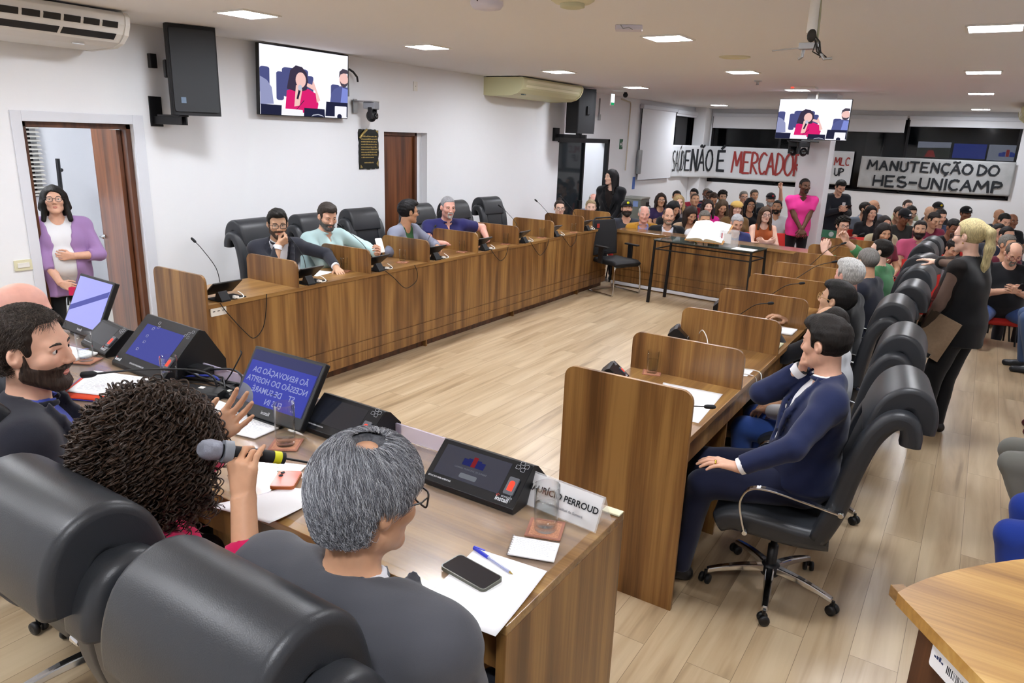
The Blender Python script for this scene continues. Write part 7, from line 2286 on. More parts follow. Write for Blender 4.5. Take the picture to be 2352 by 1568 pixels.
def strand_mat(c0, c1, name):
    m = mat(name, c0, 0.38, spec=0.5)
    nt = m.node_tree; b = nt.nodes['Principled BSDF']
    hi = nt.nodes.new('ShaderNodeHairInfo'); r = nt.nodes.new('ShaderNodeValToRGB')
    r.color_ramp.elements[0].color = lin(c0); r.color_ramp.elements[1].color = lin(c1)
    nt.links.new(hi.outputs['Random'], r.inputs['Fac']); nt.links.new(r.outputs['Color'], b.inputs['Base Color'])
    return m


def scalp_points(rng, n, rad, c, keep):
    """Points on the cap ellipsoid in head coordinates for which keep(x, y, z) holds."""
    out = []
    while sum(len(o) for o in out) < n:
        v = rng.normal(size=(4 * n, 3)); v /= np.linalg.norm(v, axis=1)[:, None]
        p = c + v * rad
        out.append(p[keep(p[:, 0], p[:, 1], p[:, 2])])
    return np.concatenate(out)[:n]


def combed(rng, p0, flow, length, m, rad, c, lift=0.012, drop=0.0, jitter=0.25, taper=0.35):
    """Strands lying over the cap: walk along the flow direction kept tangent to the ellipsoid."""
    n = len(p0); P = np.zeros((n, m, 3)); p = p0.copy(); L = length * rng.uniform(0.6, 1.15, n)
    jit = rng.normal(size=(n, 3)) * jitter
    lf = rng.uniform(0.2, 1.0, n) * lift
    for i in range(m):
        nn = (p - c) / rad ** 2; nn /= np.linalg.norm(nn, axis=1)[:, None]
        u = i / (m - 1)
        P[:, i] = p + nn * (lf * math.sin(math.pi * min(1, 0.15 + 0.85 * u)) + 0.001)[:, None]
        d = flow(p) + jit
        d[:, 2] -= drop * u
        d -= nn * (d * nn).sum(1)[:, None]; d /= np.linalg.norm(d, axis=1)[:, None] + 1e-9
        p = p + d * (L / (m - 1))[:, None]
        q = (p - c) / rad; k = np.linalg.norm(q, axis=1)
        low = p[:, 2] < c[2]
        h = np.clip((c[2] - p[:, 2]) / 0.15, 0, 1.2); kc = np.linalg.norm(q[:, :2], axis=1) / (1 - taper * h * h)
        on = c + q / k[:, None] * rad; cy = p.copy(); cy[:, :2] = c[:2] + (p[:, :2] - c[:2]) / (kc[:, None] + 1e-9)
        p = np.where(low[:, None], cy, on)
    return P


def to_root(P, info):
    return info['H'] + (P * info['s']) @ info['R'].T
# ------------------------------------------------------------------ red chairs of the public
_RC = {}


def red_chair(x, y, deg, label, z=LOW):
    if 'c' not in _RC:
        t = thing('audience_chair', label, 'chair', (0, 0, 0), 0, 'red public chairs')
        b = MB(); sp = smooth_path([(-0.21, 0.44), (0.0, 0.43), (0.17, 0.44), (0.23, 0.41)], 4); slab(b, sp, [0.06] * len(sp), -0.235, 0.235, 0.025, 4); b.build('seat', M_RED, t)
        b = MB(); sp = smooth_path([(-0.235, 0.50), (-0.255, 0.62), (-0.285, 0.76), (-0.315, 0.86)], 4); slab(b, sp, [0.045] * len(sp), -0.22, 0.22, 0.022, 4); b.build('backrest', M_RED, t)
        b = MB(); b.box((-0.12, -0.25, 0.385), (0.12, -0.235, 0.60)); b.build('back_bracket', M_BLACK, t, 0.004)
        for sx in (-1, 1):
            for sy in (-1, 1):
                b = MB(); b.tube([(sx * 0.18, sy * 0.16, 0.41), (sx * 0.22, sy * 0.22, 0.0)], 0.011, 8); b.build('leg', M_BLACK, t)
        _RC['c'] = t
    else:
        t = dup(_RC['c'], label=label, group='red public chairs')
    t.location = (x, y, z); t.rotation_euler = (0, 0, math.radians(deg - 90))
    return t


def seated(key, label, x, y, z=1.05, face=-58, chair=True, floor=LOW, **kw):
    kw.setdefault('res', 'aud'); kw.setdefault('shoes', '1b1b1e')
    i = person(label, (x, y, z), face, 'sit', floor=floor, **kw)
    if chair:
        r = i['root']
        a = math.radians(face)
        short = label.split(',')[0]
        red_chair(r.location.x - 0.05 * math.cos(a), r.location.y - 0.05 * math.sin(a), face, 'red chair under the ' + ' '.join(short.split()[:11]), floor)
    return i


BLK, NAV, WHT, MAG, GRY = '1c1d22', '262b47', 'e9eaee', 'd12a86', '55565c'
# public on the left of the pillar (from the front row back)
seated('a', 'man in a dark cap with a yellow front, bearded, looking up', -0.25, 7.85, skin='light', hair=('short', '2a211b'), beard=('2a211b',), cap=('1a1b20', '1a1b20', 'baseball', 'd8d820'), top=('tee', '3a3d46', 'short'), hp=-0.22)
seated('a', 'old man with grey hair in a mustard jacket, hands joined', 0.28, 7.30, skin='pink', hair=('fringe', 'b9b6b0'), brow='8a8680', top=('shirt', '8a8fc4', 'long'), jacket=('b5842e', 0.36), arms=('phone', 'phone'), hp=0.12)
seated('a', 'balding man in a black jacket over a white shirt in the front row', 0.66, 7.32, skin='light', hair=('sparse', '5a4c40'), beard=('8a7464', 'stubble'), top=('tee', 'd8dae6', 'long'), jacket=('191a1e', 0.30), build=1.08)
seated('a', 'woman with brown hair looking down, behind the far counter beside the open book', 0.82, 7.85, female=True, skin='tan', hair=('long', '2e211b'), top=('blouse', 'b79c80', 'long'), hp=0.45, hy=0.25, arms=('lap2', 'lap2'))
seated('a', 'man with short grey hair half hidden behind the left page of the open book', 1.2, 7.35, skin='tan', hair=('short', '6a6660'), top=('tee', 'd9dbe0', 'short'), hp=0.2)
seated('a', 'grey haired person half hidden behind the right page of the open book', 1.62, 7.55, z=1.02, skin='light', hair=('short', 'b4b4b8'), top=('tee', '39406e', 'short'), hp=0.4, build=0.95)
seated('b', 'woman with black hair leaning behind the balding man in the black jacket', 0.28, 8.55, female=True, skin='tan', hair=('long', '17161a'), top=('tee', '1c1c20', 'short'), hp=0.4, hy=0.5)
seated('b', 'woman with glasses and shoulder length dark hair in a purple and navy top, arms folded', -0.56, 10.1, female=True, skin='tan', hair=('bob', '2a1d18'), glasses=('2a2a30',), top=('tee', '33264a', 'short'), arms=('crossed', 'crossed'))
seated('b', 'blonde woman in a grey top leaning forward on her arm', -0.15, 9.95, female=True, skin='fair', hair=('long', 'b79b6c', 0, -0.22), top=('blouse', '6d6a6c', 'long'), brow='6a543a', lean=0.16, hp=0.05)
seated('b', 'person with dark hair hidden behind the blonde woman', -0.62, 11.1, skin='tan', hair=('short', '1c1917'), top=('tee', '2c2c38', 'short'), build=0.95)
seated('b', 'person with very short hair in a red denim jacket, chin raised', -0.12, 10.75, skin='tan', hair=('crew', '4a3a30'), top=('shirt', '7c1c2a', 'long'), hp=-0.15)
seated('c', 'young person with dark swept hair turned aside, behind the red denim jacket', -0.58, 12.0, skin='light', hair=('quiff', '1e1a1a'), top=('tee', 'b03048', 'short'), hy=-0.5)
seated('c', 'bald man with a grey beard in the back row beside the corner column', -0.50, 12.6, skin='brown', hair=('crew', '77726c'), beard=('8d8a86',), top=('tee', '2e3644', 'short'))
seated('c', 'dark skinned man in navy at the back, left of the curly haired man', -0.27, 12.1, z=1.04, skin='dark', hair=('crew', '151210'), top=('tee', '222c4c', 'short'), hy=-0.3)
seated('c', 'person with brown hair bowed low behind the woman in magenta', 0.06, 11.3, skin='tan', hair=('short', '3a2a20'), top=('tee', '2a3350', 'short'), hp=0.5)
seated('b', 'woman in a bright magenta blouse with dark hair tied low', 0.56, 9.45, female=True, skin='fair', hair=('bob', '2a1f1c', 0, -0.20), top=('shirt', 'd4288c', 'long'), fat=0.05)
seated('c', 'man with big curly black hair against the white wall', 0.03, 12.0, skin='olive', hair=('curly_short', '15120f'), beard=('15120f', 'stubble'), top=('tee', '1f2638', 'short'))
seated('b', 'woman with long ombre hair looking down at her phone', 0.72, 9.75, z=1.04, female=True, skin='tan', hair=('wavy', '4a3a2a', 0, -0.25), top=('blouse', '8a7a60', '34'), hp=0.4, arms=('phone', 'phone'))
seated('b', 'woman in a yellow flat cap and brown jacket with long hair', 1.02, 9.6, female=True, skin='fair', hair=('long', '4a3424'), cap=('c7a45c', 'c7a45c', 'flat'), top=('tee', '3c2a22', 'long'), jacket=('6b5130', 0.42))
seated('c', 'grey haired man with glasses in the back row right of the curly haired man', 0.34, 12.45, skin='light', hair=('short', '84807a'), glasses=('30302e',), top=('shirt', '7a8794', 'short'))
seated('c', 'man hidden behind the grey haired man with glasses in the back row', 0.36, 13.2, skin='tan', hair=('short', '4a433c'), top=('tee', '50565c', 'short'))
seated('c', 'woman with glasses and thick black curls in a black top with a pale stripe', 0.98, 10.6, female=True, skin='tan', hair=('wavy', '151317', 0, -0.16), glasses=('1c1c1e',), top=('tee', '1d1c20', 'long'), fat=0.05)
i = seated('c', 'white bearded man in a black cap holding a phone up high against the wall', 0.93, 12.3, skin='light', hair=('short', 'a5a3a0'), beard=('c4c2bf',), cap=('17181c', '17181c', 'baseball', 'b03038'), top=('tee', '1e1f24', 'short'),
           arms=('lap', dict(at=(0.10, 0.22, 0.95), pole=(0.8, 0.3, -0.2), palm=(0, 1, 0), dir=(-0.3, 0.1, 0.9), curl=0.5)))
W = i['AR'][-1]['W']
seated('c', 'man with a dark beard in a white polo shirt beside the pillar', 1.46, 10.6, face=-85, skin='tan', hair=('crew', '1e1916'), beard=('2a211c', 'short'), top=('polo', 'e2e4e8', 'short'), fat=0.04)
seated('b', 'woman with glasses in an orange sleeveless top with folded arms and jeans', 1.68, 8.9, female=True, skin='fair', hair=('long', '4a3626', 0, -0.26), glasses=('40302a', 'round'), top=('tank', 'a4552e', 'none'), arms=('crossed', 'crossed'), pants='5f78a8',
       knees=((0.02, 0.45, 0.62), (-0.13, 0.43, 0.50)))
# public at the far left corner, beyond the end of the left counter
seated('l', 'woman with glasses and hair in a bun beyond the end of the left counter', -1.02, 7.0, female=True, skin='fair', hair=('bun', '2a1e18'), glasses=('40302a', 'round'), top=('tee', 'd8d6d2', 'short'), hy=0.1, fat=0.05)
seated('l', 'bald man with a grey fringe in front of the woman in black at the door', -1.33, 8.8, skin='pink', hair=('fringe', 'c2bfba'), beard=('b8b4ae', 'stubble'), top=('tee', '6a7080', 'short'))
seated('l', 'person with pinned grey blonde hair, only the head showing above the last divider', -0.70, 7.45, z=1.06, female=True, skin='fair', hair=('short', 'a08c6c'), top=('tee', '8a7f74', 'short'))
# public right of the pillar
seated('r', 'person with curly dark hair and round glasses behind the raised green phone', 2.94, 8.2, skin='light', hair=('curly_short', '17130f'), glasses=('3a2a24', 'round'), top=('tee', '7a1f2c', 'short'))
seated('r', 'dark haired man with stubble in the back row below the standing phone user', 2.77, 11.75, skin='olive', hair=('short', '2a231e'), beard=('2a231e', 'stubble'), top=('tee', '6c7480', 'short'), hy=0.6)
seated('r', 'bald man turned away in the back row beside the standing man with a phone', 2.81, 12.6, skin='tan', hair=None, top=('shirt', '8d95a8', 'long'), hy=0.9)
seated('r', 'woman in a black tee with long hair before the bald back row man', 2.97, 10.9, female=True, skin='light', hair=('long', '1d1715', 0, -0.22), top=('tee', '1c1c20', 'short'), fat=0.04)
seated('r', 'woman with long dark hair and a cream coat over a maroon top', 3.39, 9.0, female=True, skin='light', hair=('long', '1e1817'), top=('tee', '6a2230', 'long'), jacket=('b0a688', 0.42), hp=-0.12, hy=0.1)
seated('r', 'round faced man with glasses in a pale shirt against the wall under the second banner', 3.33, 13.3, skin='fair', hair=('short', '3a2d26'), glasses=('5a3028',), top=('shirt', 'c9cfae', 'short'), hp=-0.1, fat=0.05)
seated('r', 'man with short hair looking down behind the black cap with a white letter', 3.37, 11.2, skin='olive', hair=('crew', '3a332e'), top=('tee', '5c604a', 'short'), hp=0.35)
seated('r', 'black haired man with glasses in white beside the black cap with a letter', 3.53, 11.6, skin='olive', hair=('short', '1a1715'), glasses=('20201f',), top=('tee', 'd9dad4', 'short'), hp=0.2)
i = seated('r', 'man in a black cap with a white letter, wearing a dark tee', 3.51, 10.6, skin='brown', hair=('short', '1a1614'), cap=('15161a', '15161a', 'baseball', 'e8e8ea'), top=('tee', '2b2a28', 'short'), hp=0.3, hy=0.2)
seated('r', 'man in a black and yellow cap against the wall at the back', 3.86, 13.1, skin='tan', hair=('short', '2a221c'), cap=('1b1c1e', '1b1c1e', 'baseball', 'd8c020'), top=('tee', '3a3d44', 'short'))
seated('r', 'bald man hidden behind the man in the maroon tee', 3.80, 11.9, skin='olive', hair=None, top=('tee', '43464c', 'short'), hp=0.2)
seated('r', 'man with short dark hair in a maroon tee looking down', 3.95, 10.5, skin='olive', hair=('short', '241d1a'), top=('tee', '6c2338', 'short'), hp=0.35, hy=0.2)
seated('r', 'man with dark hair hidden behind the shoulder of the man in maroon', 4.00, 11.3, skin='light', hair=('short', '1f1a18'), top=('tee', '3c4660', 'short'), hp=0.2)
seated('r', 'bearded man in a pink polo shirt behind the far black chairs', 3.88, 8.7, skin='olive', hair=('short', '241d1a'), beard=('241d1a',), top=('polo', 'c65a7c', 'short'), hy=-0.45, fat=0.06, build=1.1)
seated('r', 'person in a black cap with a white mark left of the blonde woman', 4.34, 12.4, skin='brown', hair=('short', '1a1614'), cap=('141518', '141518', 'baseball', 'e8e8ea'), top=('tee', '1d1e22', 'short'))
seated('r', 'man in a black jacket bending forward left of the blonde woman', 4.26, 9.4, skin='brown', hair=('short', '181513'), top=('tee', '17181b', 'short'), hp=0.4)
seated('r', 'woman with dark hair low behind the man in the green shirt', 3.52, 7.75, female=True, skin='tan', hair=('bob', '1e1715'), top=('tee', '6c2834', 'short'), hp=0.2)
seated('r', 'person in a patterned black and white top left of the blonde woman', 4.33, 8.4, z=0.86, skin='olive', hair=('short', '1e1a18'), top=('tee', '8a8c92', 'short'), hp=0.5)
seated('r', 'bald smiling man in the back row right of the blonde ponytail', 4.85, 12.5, skin='tan', hair=None, top=('tee', '3f4650', 'short'))
seated('r', 'man with black hair looking down in front of the bald smiling man', 4.91, 11.4, skin='light', hair=('short', '15130f'), top=('tee', '2d2f36', 'short'), hp=0.35)
seated('r', 'small bald man at the right edge of the back row', 5.03, 11.8, z=1.03, skin='brown', hair=None, top=('tee', '1f2024', 'short'))
seated('r', 'young man with glasses and a hand at his chin at the right edge', 4.82, 9.2, skin='light', hair=('short', '1c1715'), glasses=('2a2a2c',), top=('tee', '2a2d36', 'short'), arms=(dict(at=(0.02, 0.16, 0.52), pole=(0.6, 0, -0.8), palm=(0, -1, 0), curl=0.7), 'lap'))
seated('r', 'man with square glasses behind the grey haired woman in maroon', 4.92, 8.95, z=1.04, skin='light', hair=('short', '1a1614'), glasses=('1c1c1e',), top=('tee', '2c3040', 'short'))
seated('r', 'grey haired woman in a maroon top behind the man with a phone', 4.91, 7.65, female=True, skin='tan', hair=('short', '77736c'), top=('tee', '5f1f30', 'short'), hy=0.25)
i = seated('r', 'bearded man in a black tee and jeans on his phone at the right edge', 4.95, 6.75, floor=LOW, skin='light', hair=('fringe', '5a5048'), beard=('8c857c', 'goatee'), glasses=('8a3038', 'round'), top=('tee', '1a1b1f', 'short'), pants='3a5288', hp=0.5,
           arms=('phone', 'phone'), fat=0.10, build=1.15, res='mid', feet=((0.30, 0.40, 0.085), (-0.24, 0.42, 0.085)), knees=((0.26, 0.42, 0.50), (-0.22, 0.42, 0.50)), face=-75)


def held_phone(label, info, sd, off, rot, mcase, mface, w=0.072, h=0.15, lens=False):
    """A phone at the fingers of one hand; off in the person's frame from the middle of the palm."""
    a = info['AR'][sd]; s = info['s']
    c = (a['W'] + a['fd'] / np.linalg.norm(a['fd']) * 0.085) * s + np.array(off)
    M = Matrix.Translation(info['root'].location) @ Matrix.Rotation(info['rz'], 4, 'Z') @ Matrix.Translation(tuple(c)) @ rot
    return phone('phone', label, M, w, h, 0.009, mcase, mface, lens)


RX = lambda d: Matrix.Rotation(math.radians(d), 4, 'X')
RY = lambda d: Matrix.Rotation(math.radians(d), 4, 'Y')
RZ = lambda d: Matrix.Rotation(math.radians(d), 4, 'Z')
held_phone('black phone held low by the bearded man in jeans at the right edge', i, 1, (-0.04, 0.03, 0.04), RX(40), M_BLACK, M_PH)

for x, y, l in ((3.03, 9.75, 'empty red chair left of the woman in the cream coat'), (4.22, 6.95, 'empty red chair nearest the left arm of the blonde woman'), (4.12, 7.75, 'empty red chair behind the black chairs, left of the blonde woman'), (1.98, 9.25, 'empty red chair beside the woman in the orange top'), (0.27, 9.0, 'empty red chair beside the blonde woman in grey')):
    red_chair(x, y, -62, l)

# ------------------------------------------------------------------ people standing in the public area
i = person('man standing in a bright pink polo shirt with clasped hands before the pillar', (2.09, 9.54, 1.50), -62, 'stand', floor=LOW, res='mid', skin='dark', hair=('crew', '14110f'), beard=('241a16', 'goatee'), top=('polo', 'e03c92', 'short'),
           arms=('clasp', 'clasp'), pants='1b1b1f', hy=0.15, build=1.05)
i = person('man standing in a black sports top looking at a phone, right of the pillar', (2.36, 11.25, 1.437), -55, 'stand', floor=LOW, res='mid', skin='light', hair=('quiff', '14120f'), top=('sweater', '22242b', 'long'), arms=('phone', 'phone'), pants='26304a', hp=0.5)
b = MB(); b.poly([tuple(i['P'] + i['fwd'] * 0.175 + i['up'] * (0.36 + q) + i['rt'] * (-0.07 + p)) for p, q in rrect(-0.03, -0.03, 0.03, 0.03, 0.01)]); b.build('chest_badge', mat('chest_badge', 'd9d4d4', 0.7), i['root'])
held_phone('dark phone held by the standing man in the black sports top', i, 1, (-0.035, 0.02, 0.03), RX(35), M_BLACK, M_PH)
i = person('woman in a black jacket standing by the glass door holding a folder', (-0.62, 7.95, 1.525), -80, 'stand', floor=LOW, res='mid', female=True, skin='fair', hair=('long', '121114', 0, -0.30), top=('blouse', '26201f', 'long'), jacket=('15161a', 0.40),
           arms=(dict(at=(0.20, 0.10, 0.02), pole=(0.5, -1, 0)), dict(at=(0.10, 0.26, 0.0), pole=(0.8, -0.6, -0.2), curl=0.4)), pants='17181c', hy=-0.75, build=1.05)
t = thing('clipboard', 'tan folder with a dark strap held by the woman in black at the glass door', 'folder')
t.matrix_world = Matrix.Translation(i['root'].location) @ Matrix.Rotation(i['rz'], 4, 'Z') @ Matrix.Translation((0.02, 0.33, 0.90)) @ RX(80) @ RZ(-28)
b = MB(); b.box((-0.11, -0.16, -0.006), (0.11, 0.16, 0.006)); b.build('board', mat('folder_tan', '7b5f3c', 0.7), t, 0.003); b = MB(); b.box((-0.03, -0.05, 0.006), (0.09, 0.0, 0.012)); b.build('strap', M_BLACK, t)

# ------------------------------------------------------------------ people at the left counter
tbl = 0.90
i1 = person('man in a dark suit and glasses, chin on fist, at the left counter', (-0.60, 1.16, 1.315), -18, res='hero', skin='olive', hair=('quiff', '15120f'), beard=('4a3a30', 'stubble'), glasses=('141416',), top=('shirt', 'e6e8f0', 'long'), jacket=('2c2e37', 0.34),
            lean=0.30, hp=0.12, hy=-0.25, arms=(dict(space='head', at=(0.015, 0.105, -0.155), pole=(0.6, 0.3, -1), palm=(-0.35, -0.5, 0.4), dir=(-0.75, 0.05, 0.5), curl=0.95), dict(space='world', at=(-0.27, 1.52, 0.925), pole=(0.9, -0.4, -0.2), palm=(0, 0, -1), curl=0.15)), shoes='151517')
i2 = person('bearded man in a pale mint shirt holding a white phone, left counter', (-0.68, 1.82, 1.325), 2, res='hero', skin='light', hair=('quiff', '3a332f'), beard=('5c5856', 'short'), top=('shirt', 'b9d6d8', 'long'), lean=0.16, hp=0.32, hy=-0.35, fat=0.08, build=1.12,
            arms=(dict(space='world', at=(-0.40, 1.80, 0.945), pole=(0.9, -0.4, -0.3), palm=(-0.8, 0, -0.3), curl=0.4), dict(space='world', at=(-0.36, 2.16, 0.965), pole=(0.9, -0.4, -0.3), palm=(-0.7, 0, 0.4), curl=0.7, dir=(-0.4, 0.5, 0.6))))
phone('phone', 'white phone held up by the bearded man in the mint shirt', frame((-0.32, 2.15, 1.055), (0.3, 0.95, 0.0), (-0.45, 0.15, 0.9)) @ RY(180), 0.072, 0.148, 0.009, M_WHITE, mat('phone_white_back', 'e9e6ea', 0.3), True)
i3 = person('man in a grey cardigan over green, head turned away, at the left counter', (-0.62, 2.93, 1.30), 8, res='hero', skin='tan', hair=('full', '141214'), glasses=('1a1a1c',), top=('tee', '2f5a34', 'short'), jacket=('84889a', 0.38), lapel=False, lean=0.22, hy=0.95, hp=0.05,
            arms=(dict(space='world', at=(-0.38, 2.72, 0.93), pole=(0.9, -0.3, -0.3), palm=(-0.4, 0, -1), curl=0.35), dict(space='world', at=(-0.36, 3.10, 0.93), pole=(0.9, -0.3, -0.3), palm=(-0.4, 0, -1), curl=0.35)))
i4 = person('grey haired man with a white goatee in a navy polo shirt at the left counter', (-0.62, 3.62, 1.305), -30, res='hero', skin='pink', hair=('crew', '8c8c90'), beard=('c3c0bc', 'goatee'), brow='6f665e', top=('polo', '2a2a5e', 'short'), lean=0.18, hp=0.12, fat=0.10, build=1.18,
            arms=(dict(space='world', at=(-0.40, 3.36, 0.935), pole=(0.9, -0.3, -0.3), palm=(-0.3, 0, -1), curl=0.4), dict(space='world', at=(-0.30, 3.98, 0.925), pole=(1, -0.2, -0.2), palm=(-0.3, 0, -1), curl=0.25, dir=(-0.9, 0.4, 0))))
b = MB(); P0 = i4['N'] + i4['fwd'] * 0.175 * i4['s'] - i4['up'] * 0.13 * i4['s'] - i4['rt'] * 0.085 * i4['s']
b.tube([tuple(P0 + i4['rt'] * u + i4['up'] * v) for u, v in ((0.018, 0.006), (0.010, -0.006), (-0.004, -0.004), (-0.03, 0.012))], [0.001, 0.004, 0.004, 0.001], 6); b.build('chest_logo', M_PAPER, i4['root'])
sheet('paper_sheet', 'white papers under the hand of the man in the dark suit', 'paper', [(-0.46, 1.22, 0), (-0.24, 1.26, 0), (-0.28, 1.50, 0), (-0.48, 1.46, 0)], ZT + 0.001, h=0.003)

# ------------------------------------------------------------------ people at the right counter
n1 = person('man in a navy suit with a pen at his chin, nearest on the right', (4.06, 0.40, 1.265), 196, res='hero', skin='light', hair=('sidepart', '16110e'), top=('shirt', 'f0f1f6', 'long'), jacket=('1d2546', 0.46), pants='181c33', lean=-0.10, hy=-0.56, hp=0.12, build=1.06, fat=0.02,
            arms=(dict(space='head', at=(0.03, 0.115, -0.135), pole=(0.5, 0.5, -1), palm=(-0.4, -0.6, 0.3), dir=(-0.55, 0.15, 0.75), curl=0.85), dict(space='world', at=(3.855, -0.075, 0.765), pole=(0.9, -0.6, 0.2), palm=(0, 0, -1), dir=(0.12, 0.95, 0.08), curl=0.22, spread=0.10)),
            knees=((0.10, 0.46, 0.56), (-0.16, 0.46, 0.55)), feet=((0.08, 0.55, 0.085), (-0.13, 0.52, 0.085)), shirt_wobble=0.003)
tp = n1['tips'][1][0]
R4 = Matrix.Translation(n1['root'].location) @ Matrix.Rotation(n1['rz'], 4, 'Z')
t = thing('pen', 'dark thin pen held in the raised hand of the man in the navy suit', 'pen')
a_ = R4 @ Vector(tp + np.array((0.01, 0.0, -0.02))); c_ = a_ + Vector((-0.05, 0.0, 0.085)); b = MB(); b.tube([a_, a_.lerp(c_, 0.85), c_], [0.004, 0.004, 0.001], 8); b.build('barrel', mat('pen_dark', '3a322c', 0.4), t)
aw = n1['AR'][1]; v = (aw['W'] - aw['E']); v = v / np.linalg.norm(v); b = MB(); b.tube([tuple((aw['W'] - v * 0.022) * n1['s']), tuple((aw['W'] + v * 0.004) * n1['s'])], 0.034, 16); b.build('watch_strap', M_BLACK, n1['root'])
al = n1['AR'][-1]; fdn = al['fd'] / np.linalg.norm(al['fd']); tt = np.cross(fdn, al['n'] / np.linalg.norm(al['n'])) * -1; c0 = (al['W'] + fdn * 0.10 + tt * -0.011) * n1['s']
b = MB(); b.lathe([(0.0115, -0.004), (0.0125, -0.003), (0.0125, 0.003), (0.0115, 0.004)], 16, tuple(c0), 0, Vector(fdn).to_track_quat('Z', 'Y').to_matrix().to_4x4()); b.build('ring', mat('ring_gold', 'c9a84a', 0.25, metal=1.0), n1['root'])
n2 = person('balding man in a white shirt and jeans behind the man in the navy suit', (3.93, 1.36, 1.125), 178, res='mid', skin='tan', hair=('sparse', '1d1714'), top=('shirt', 'e9ebf0', 'long'), pants='2f4a8c', lean=0.02, hy=-0.2, hp=0.15, build=1.08)
n3 = person('young man with black hair and round glasses looking up at the right counter', (3.85, 2.05, 1.155), 178, res='mid', skin='olive', hair=('full', '12100f'), glasses=('b8935a', 'round'), top=('tee', '1b1c20', 'long'), jacket=('16171b', 0.36), lean=0.0, hy=-0.15, hp=-0.15,
            arms=(dict(space='world', at=(3.52, 2.25, 0.92), pole=(0.8, -0.2, -0.6)), dict(space='world', at=(3.50, 1.90, 0.92), pole=(0.8, -0.2, -0.6))))
n4 = person('white haired man in a black jacket looking away at the right counter', (3.80, 2.85, 1.20), 176, res='mid', skin='pink', hair=('full', 'b9b9b6'), top=('tee', '17181c', 'long'), jacket=('16171b', 0.3), lean=0.0, hy=-0.55, build=1.05)
n5 = person('man with a grey crew cut in a dark suit jacket at the right counter', (3.80, 3.85, 1.18), 172, res='mid', skin='tan', hair=('crew', '75726e'), top=('shirt', 'c9cbd2', 'long'), jacket=('20232f', 0.34), hy=-0.6, hp=0.10, build=1.1)
n6 = person('man in a green shirt holding up a green phone with both hands', (3.77, 5.05, 1.135), 165, res='mid', skin='fair', hair=('short', '17130f'), top=('shirt', '4d8a5c', '34'), hy=0.25, hp=-0.12, build=1.1,
            arms=(dict(space='world', at=(3.42, 5.02, 1.22), pole=(0.8, 0.1, -0.8), palm=(-0.8, 0, 0.1), dir=(-0.2, 0.3, 0.8), curl=0.55), dict(space='world', at=(3.30, 4.72, 1.13), pole=(0.7, 0.2, -0.9), palm=(-0.6, 0.2, 0.1), dir=(-0.3, 0.1, 0.9), curl=0.5)))
phone('phone', 'green phone with a round grip held up by the man in the green shirt', frame((3.29, 4.93, 1.275), (-0.42, -0.90, 0.0) if False else (0.80, 0.50, -0.06), (0.04, 0.05, 1.0)), 0.150, 0.078, 0.010, mat('phone_case_green', '2d5c46', 0.4), mat('phone_back_green', '2f6149', 0.4), False)
b = MB(); b.lathe([(0.026, 0.0), (0.026, 0.006), (0.022, 0.008), (0.0, 0.008)], 22, (0.02, 0.0, 0.0055)); o = b.build('round_grip', mat('grip_grey', '9aa2a2', 0.4), [q for q in bpy.data.objects if q.get('label', '').startswith('green phone with')][0])

# ------------------------------------------------------------------ standing blonde woman in the right aisle
bl = person('blonde woman with a ponytail in black with sheer sleeves standing in the right aisle', (4.515, 3.20, 1.54), 158, 'stand', res='hero', female=True, skin='fair', hair=('pony', 'b8a97c'), brow='6a543a', glasses=('1a1618', 'square', True), top=('blouse', '131417', 'none'), pants='131417', shoes='111113', hy=-0.05, hp=0.10, build=1.10, fat=0.02,
            arms=(dict(space='world', at=(4.28, 3.86, 1.245), pole=(0.7, -0.6, -0.5), palm=(0, 0, -1), dir=(0.05, 0.9, 0.1), curl=0.12), dict(at=(0.20, 0.20, -0.08), pole=(0.6, -1.0, -0.1), palm=(-1, 0, 0.1), dir=(-0.1, 0.3, -0.9), curl=0.65)), vneck=0.01, feet=((0.06, 0.06, 0.085), (-0.11, 0.10, 0.085)), belly_drop=0.05)
a = bl['AR']
M_SHEER = mat('sheer_black_voile', '1d1714', 0.9, alpha=0.6)
for sd in (-1, 1):
    f = Field(np.min([a[sd]['S'], a[sd]['E'], a[sd]['W']], 0) - 0.14, np.max([a[sd]['S'], a[sd]['E'], a[sd]['W']], 0) + 0.14, [], 0.011)
    f.rc(a[sd]['S'], a[sd]['E'], 0.072, 0.066, 0, 0.02); f.rc(a[sd]['E'], a[sd]['E'] + (a[sd]['W'] - a[sd]['E']) * 0.86, 0.066, 0.050, 0, 0.02, capb=True); f.wobble(0.003, 50, 4)
    f.build('sheer_sleeve', M_SHEER, bl['root'])
    v = a[sd]['W'] - a[sd]['E']; v /= np.linalg.norm(v)
    b = MB(); b.tube([tuple(a[sd]['W'] - v * 0.055), tuple(a[sd]['W'] - v * 0.015)], [0.046, 0.037], 18); b.build('cuff', cloth_mat('131417'), bl['root'])
b = MB(); c = bl['H'] + bl['R'] @ np.array((-0.082, -0.004, -0.045)); b.ball(tuple(c), 0.006, 10); b.build('earring', mat('ring_gold', 'c9a84a', 0.25, metal=1.0), bl['root'])
RB = Matrix.Translation(bl['root'].location) @ Matrix.Rotation(bl['rz'], 4, 'Z')
hnd = a[-1]['W'] + a[-1]['fd'] / np.linalg.norm(a[-1]['fd']) * 0.07
t = thing('clipboard', 'brown clipboard with a metal clip held by the blonde woman against her hip', 'clipboard')
t.matrix_world = RB @ Matrix.Translation(tuple(hnd + np.array((-0.045, -0.14, 0.07)))) @ RZ(6) @ RY(90) @ RZ(-70)
b = MB(); b.box((-0.115, -0.165, -0.002), (0.115, 0.165, 0.002)); b.build('board', mat('hardboard', '8f7860', 0.7, var=0.08, vscale=40), t, 0.002)
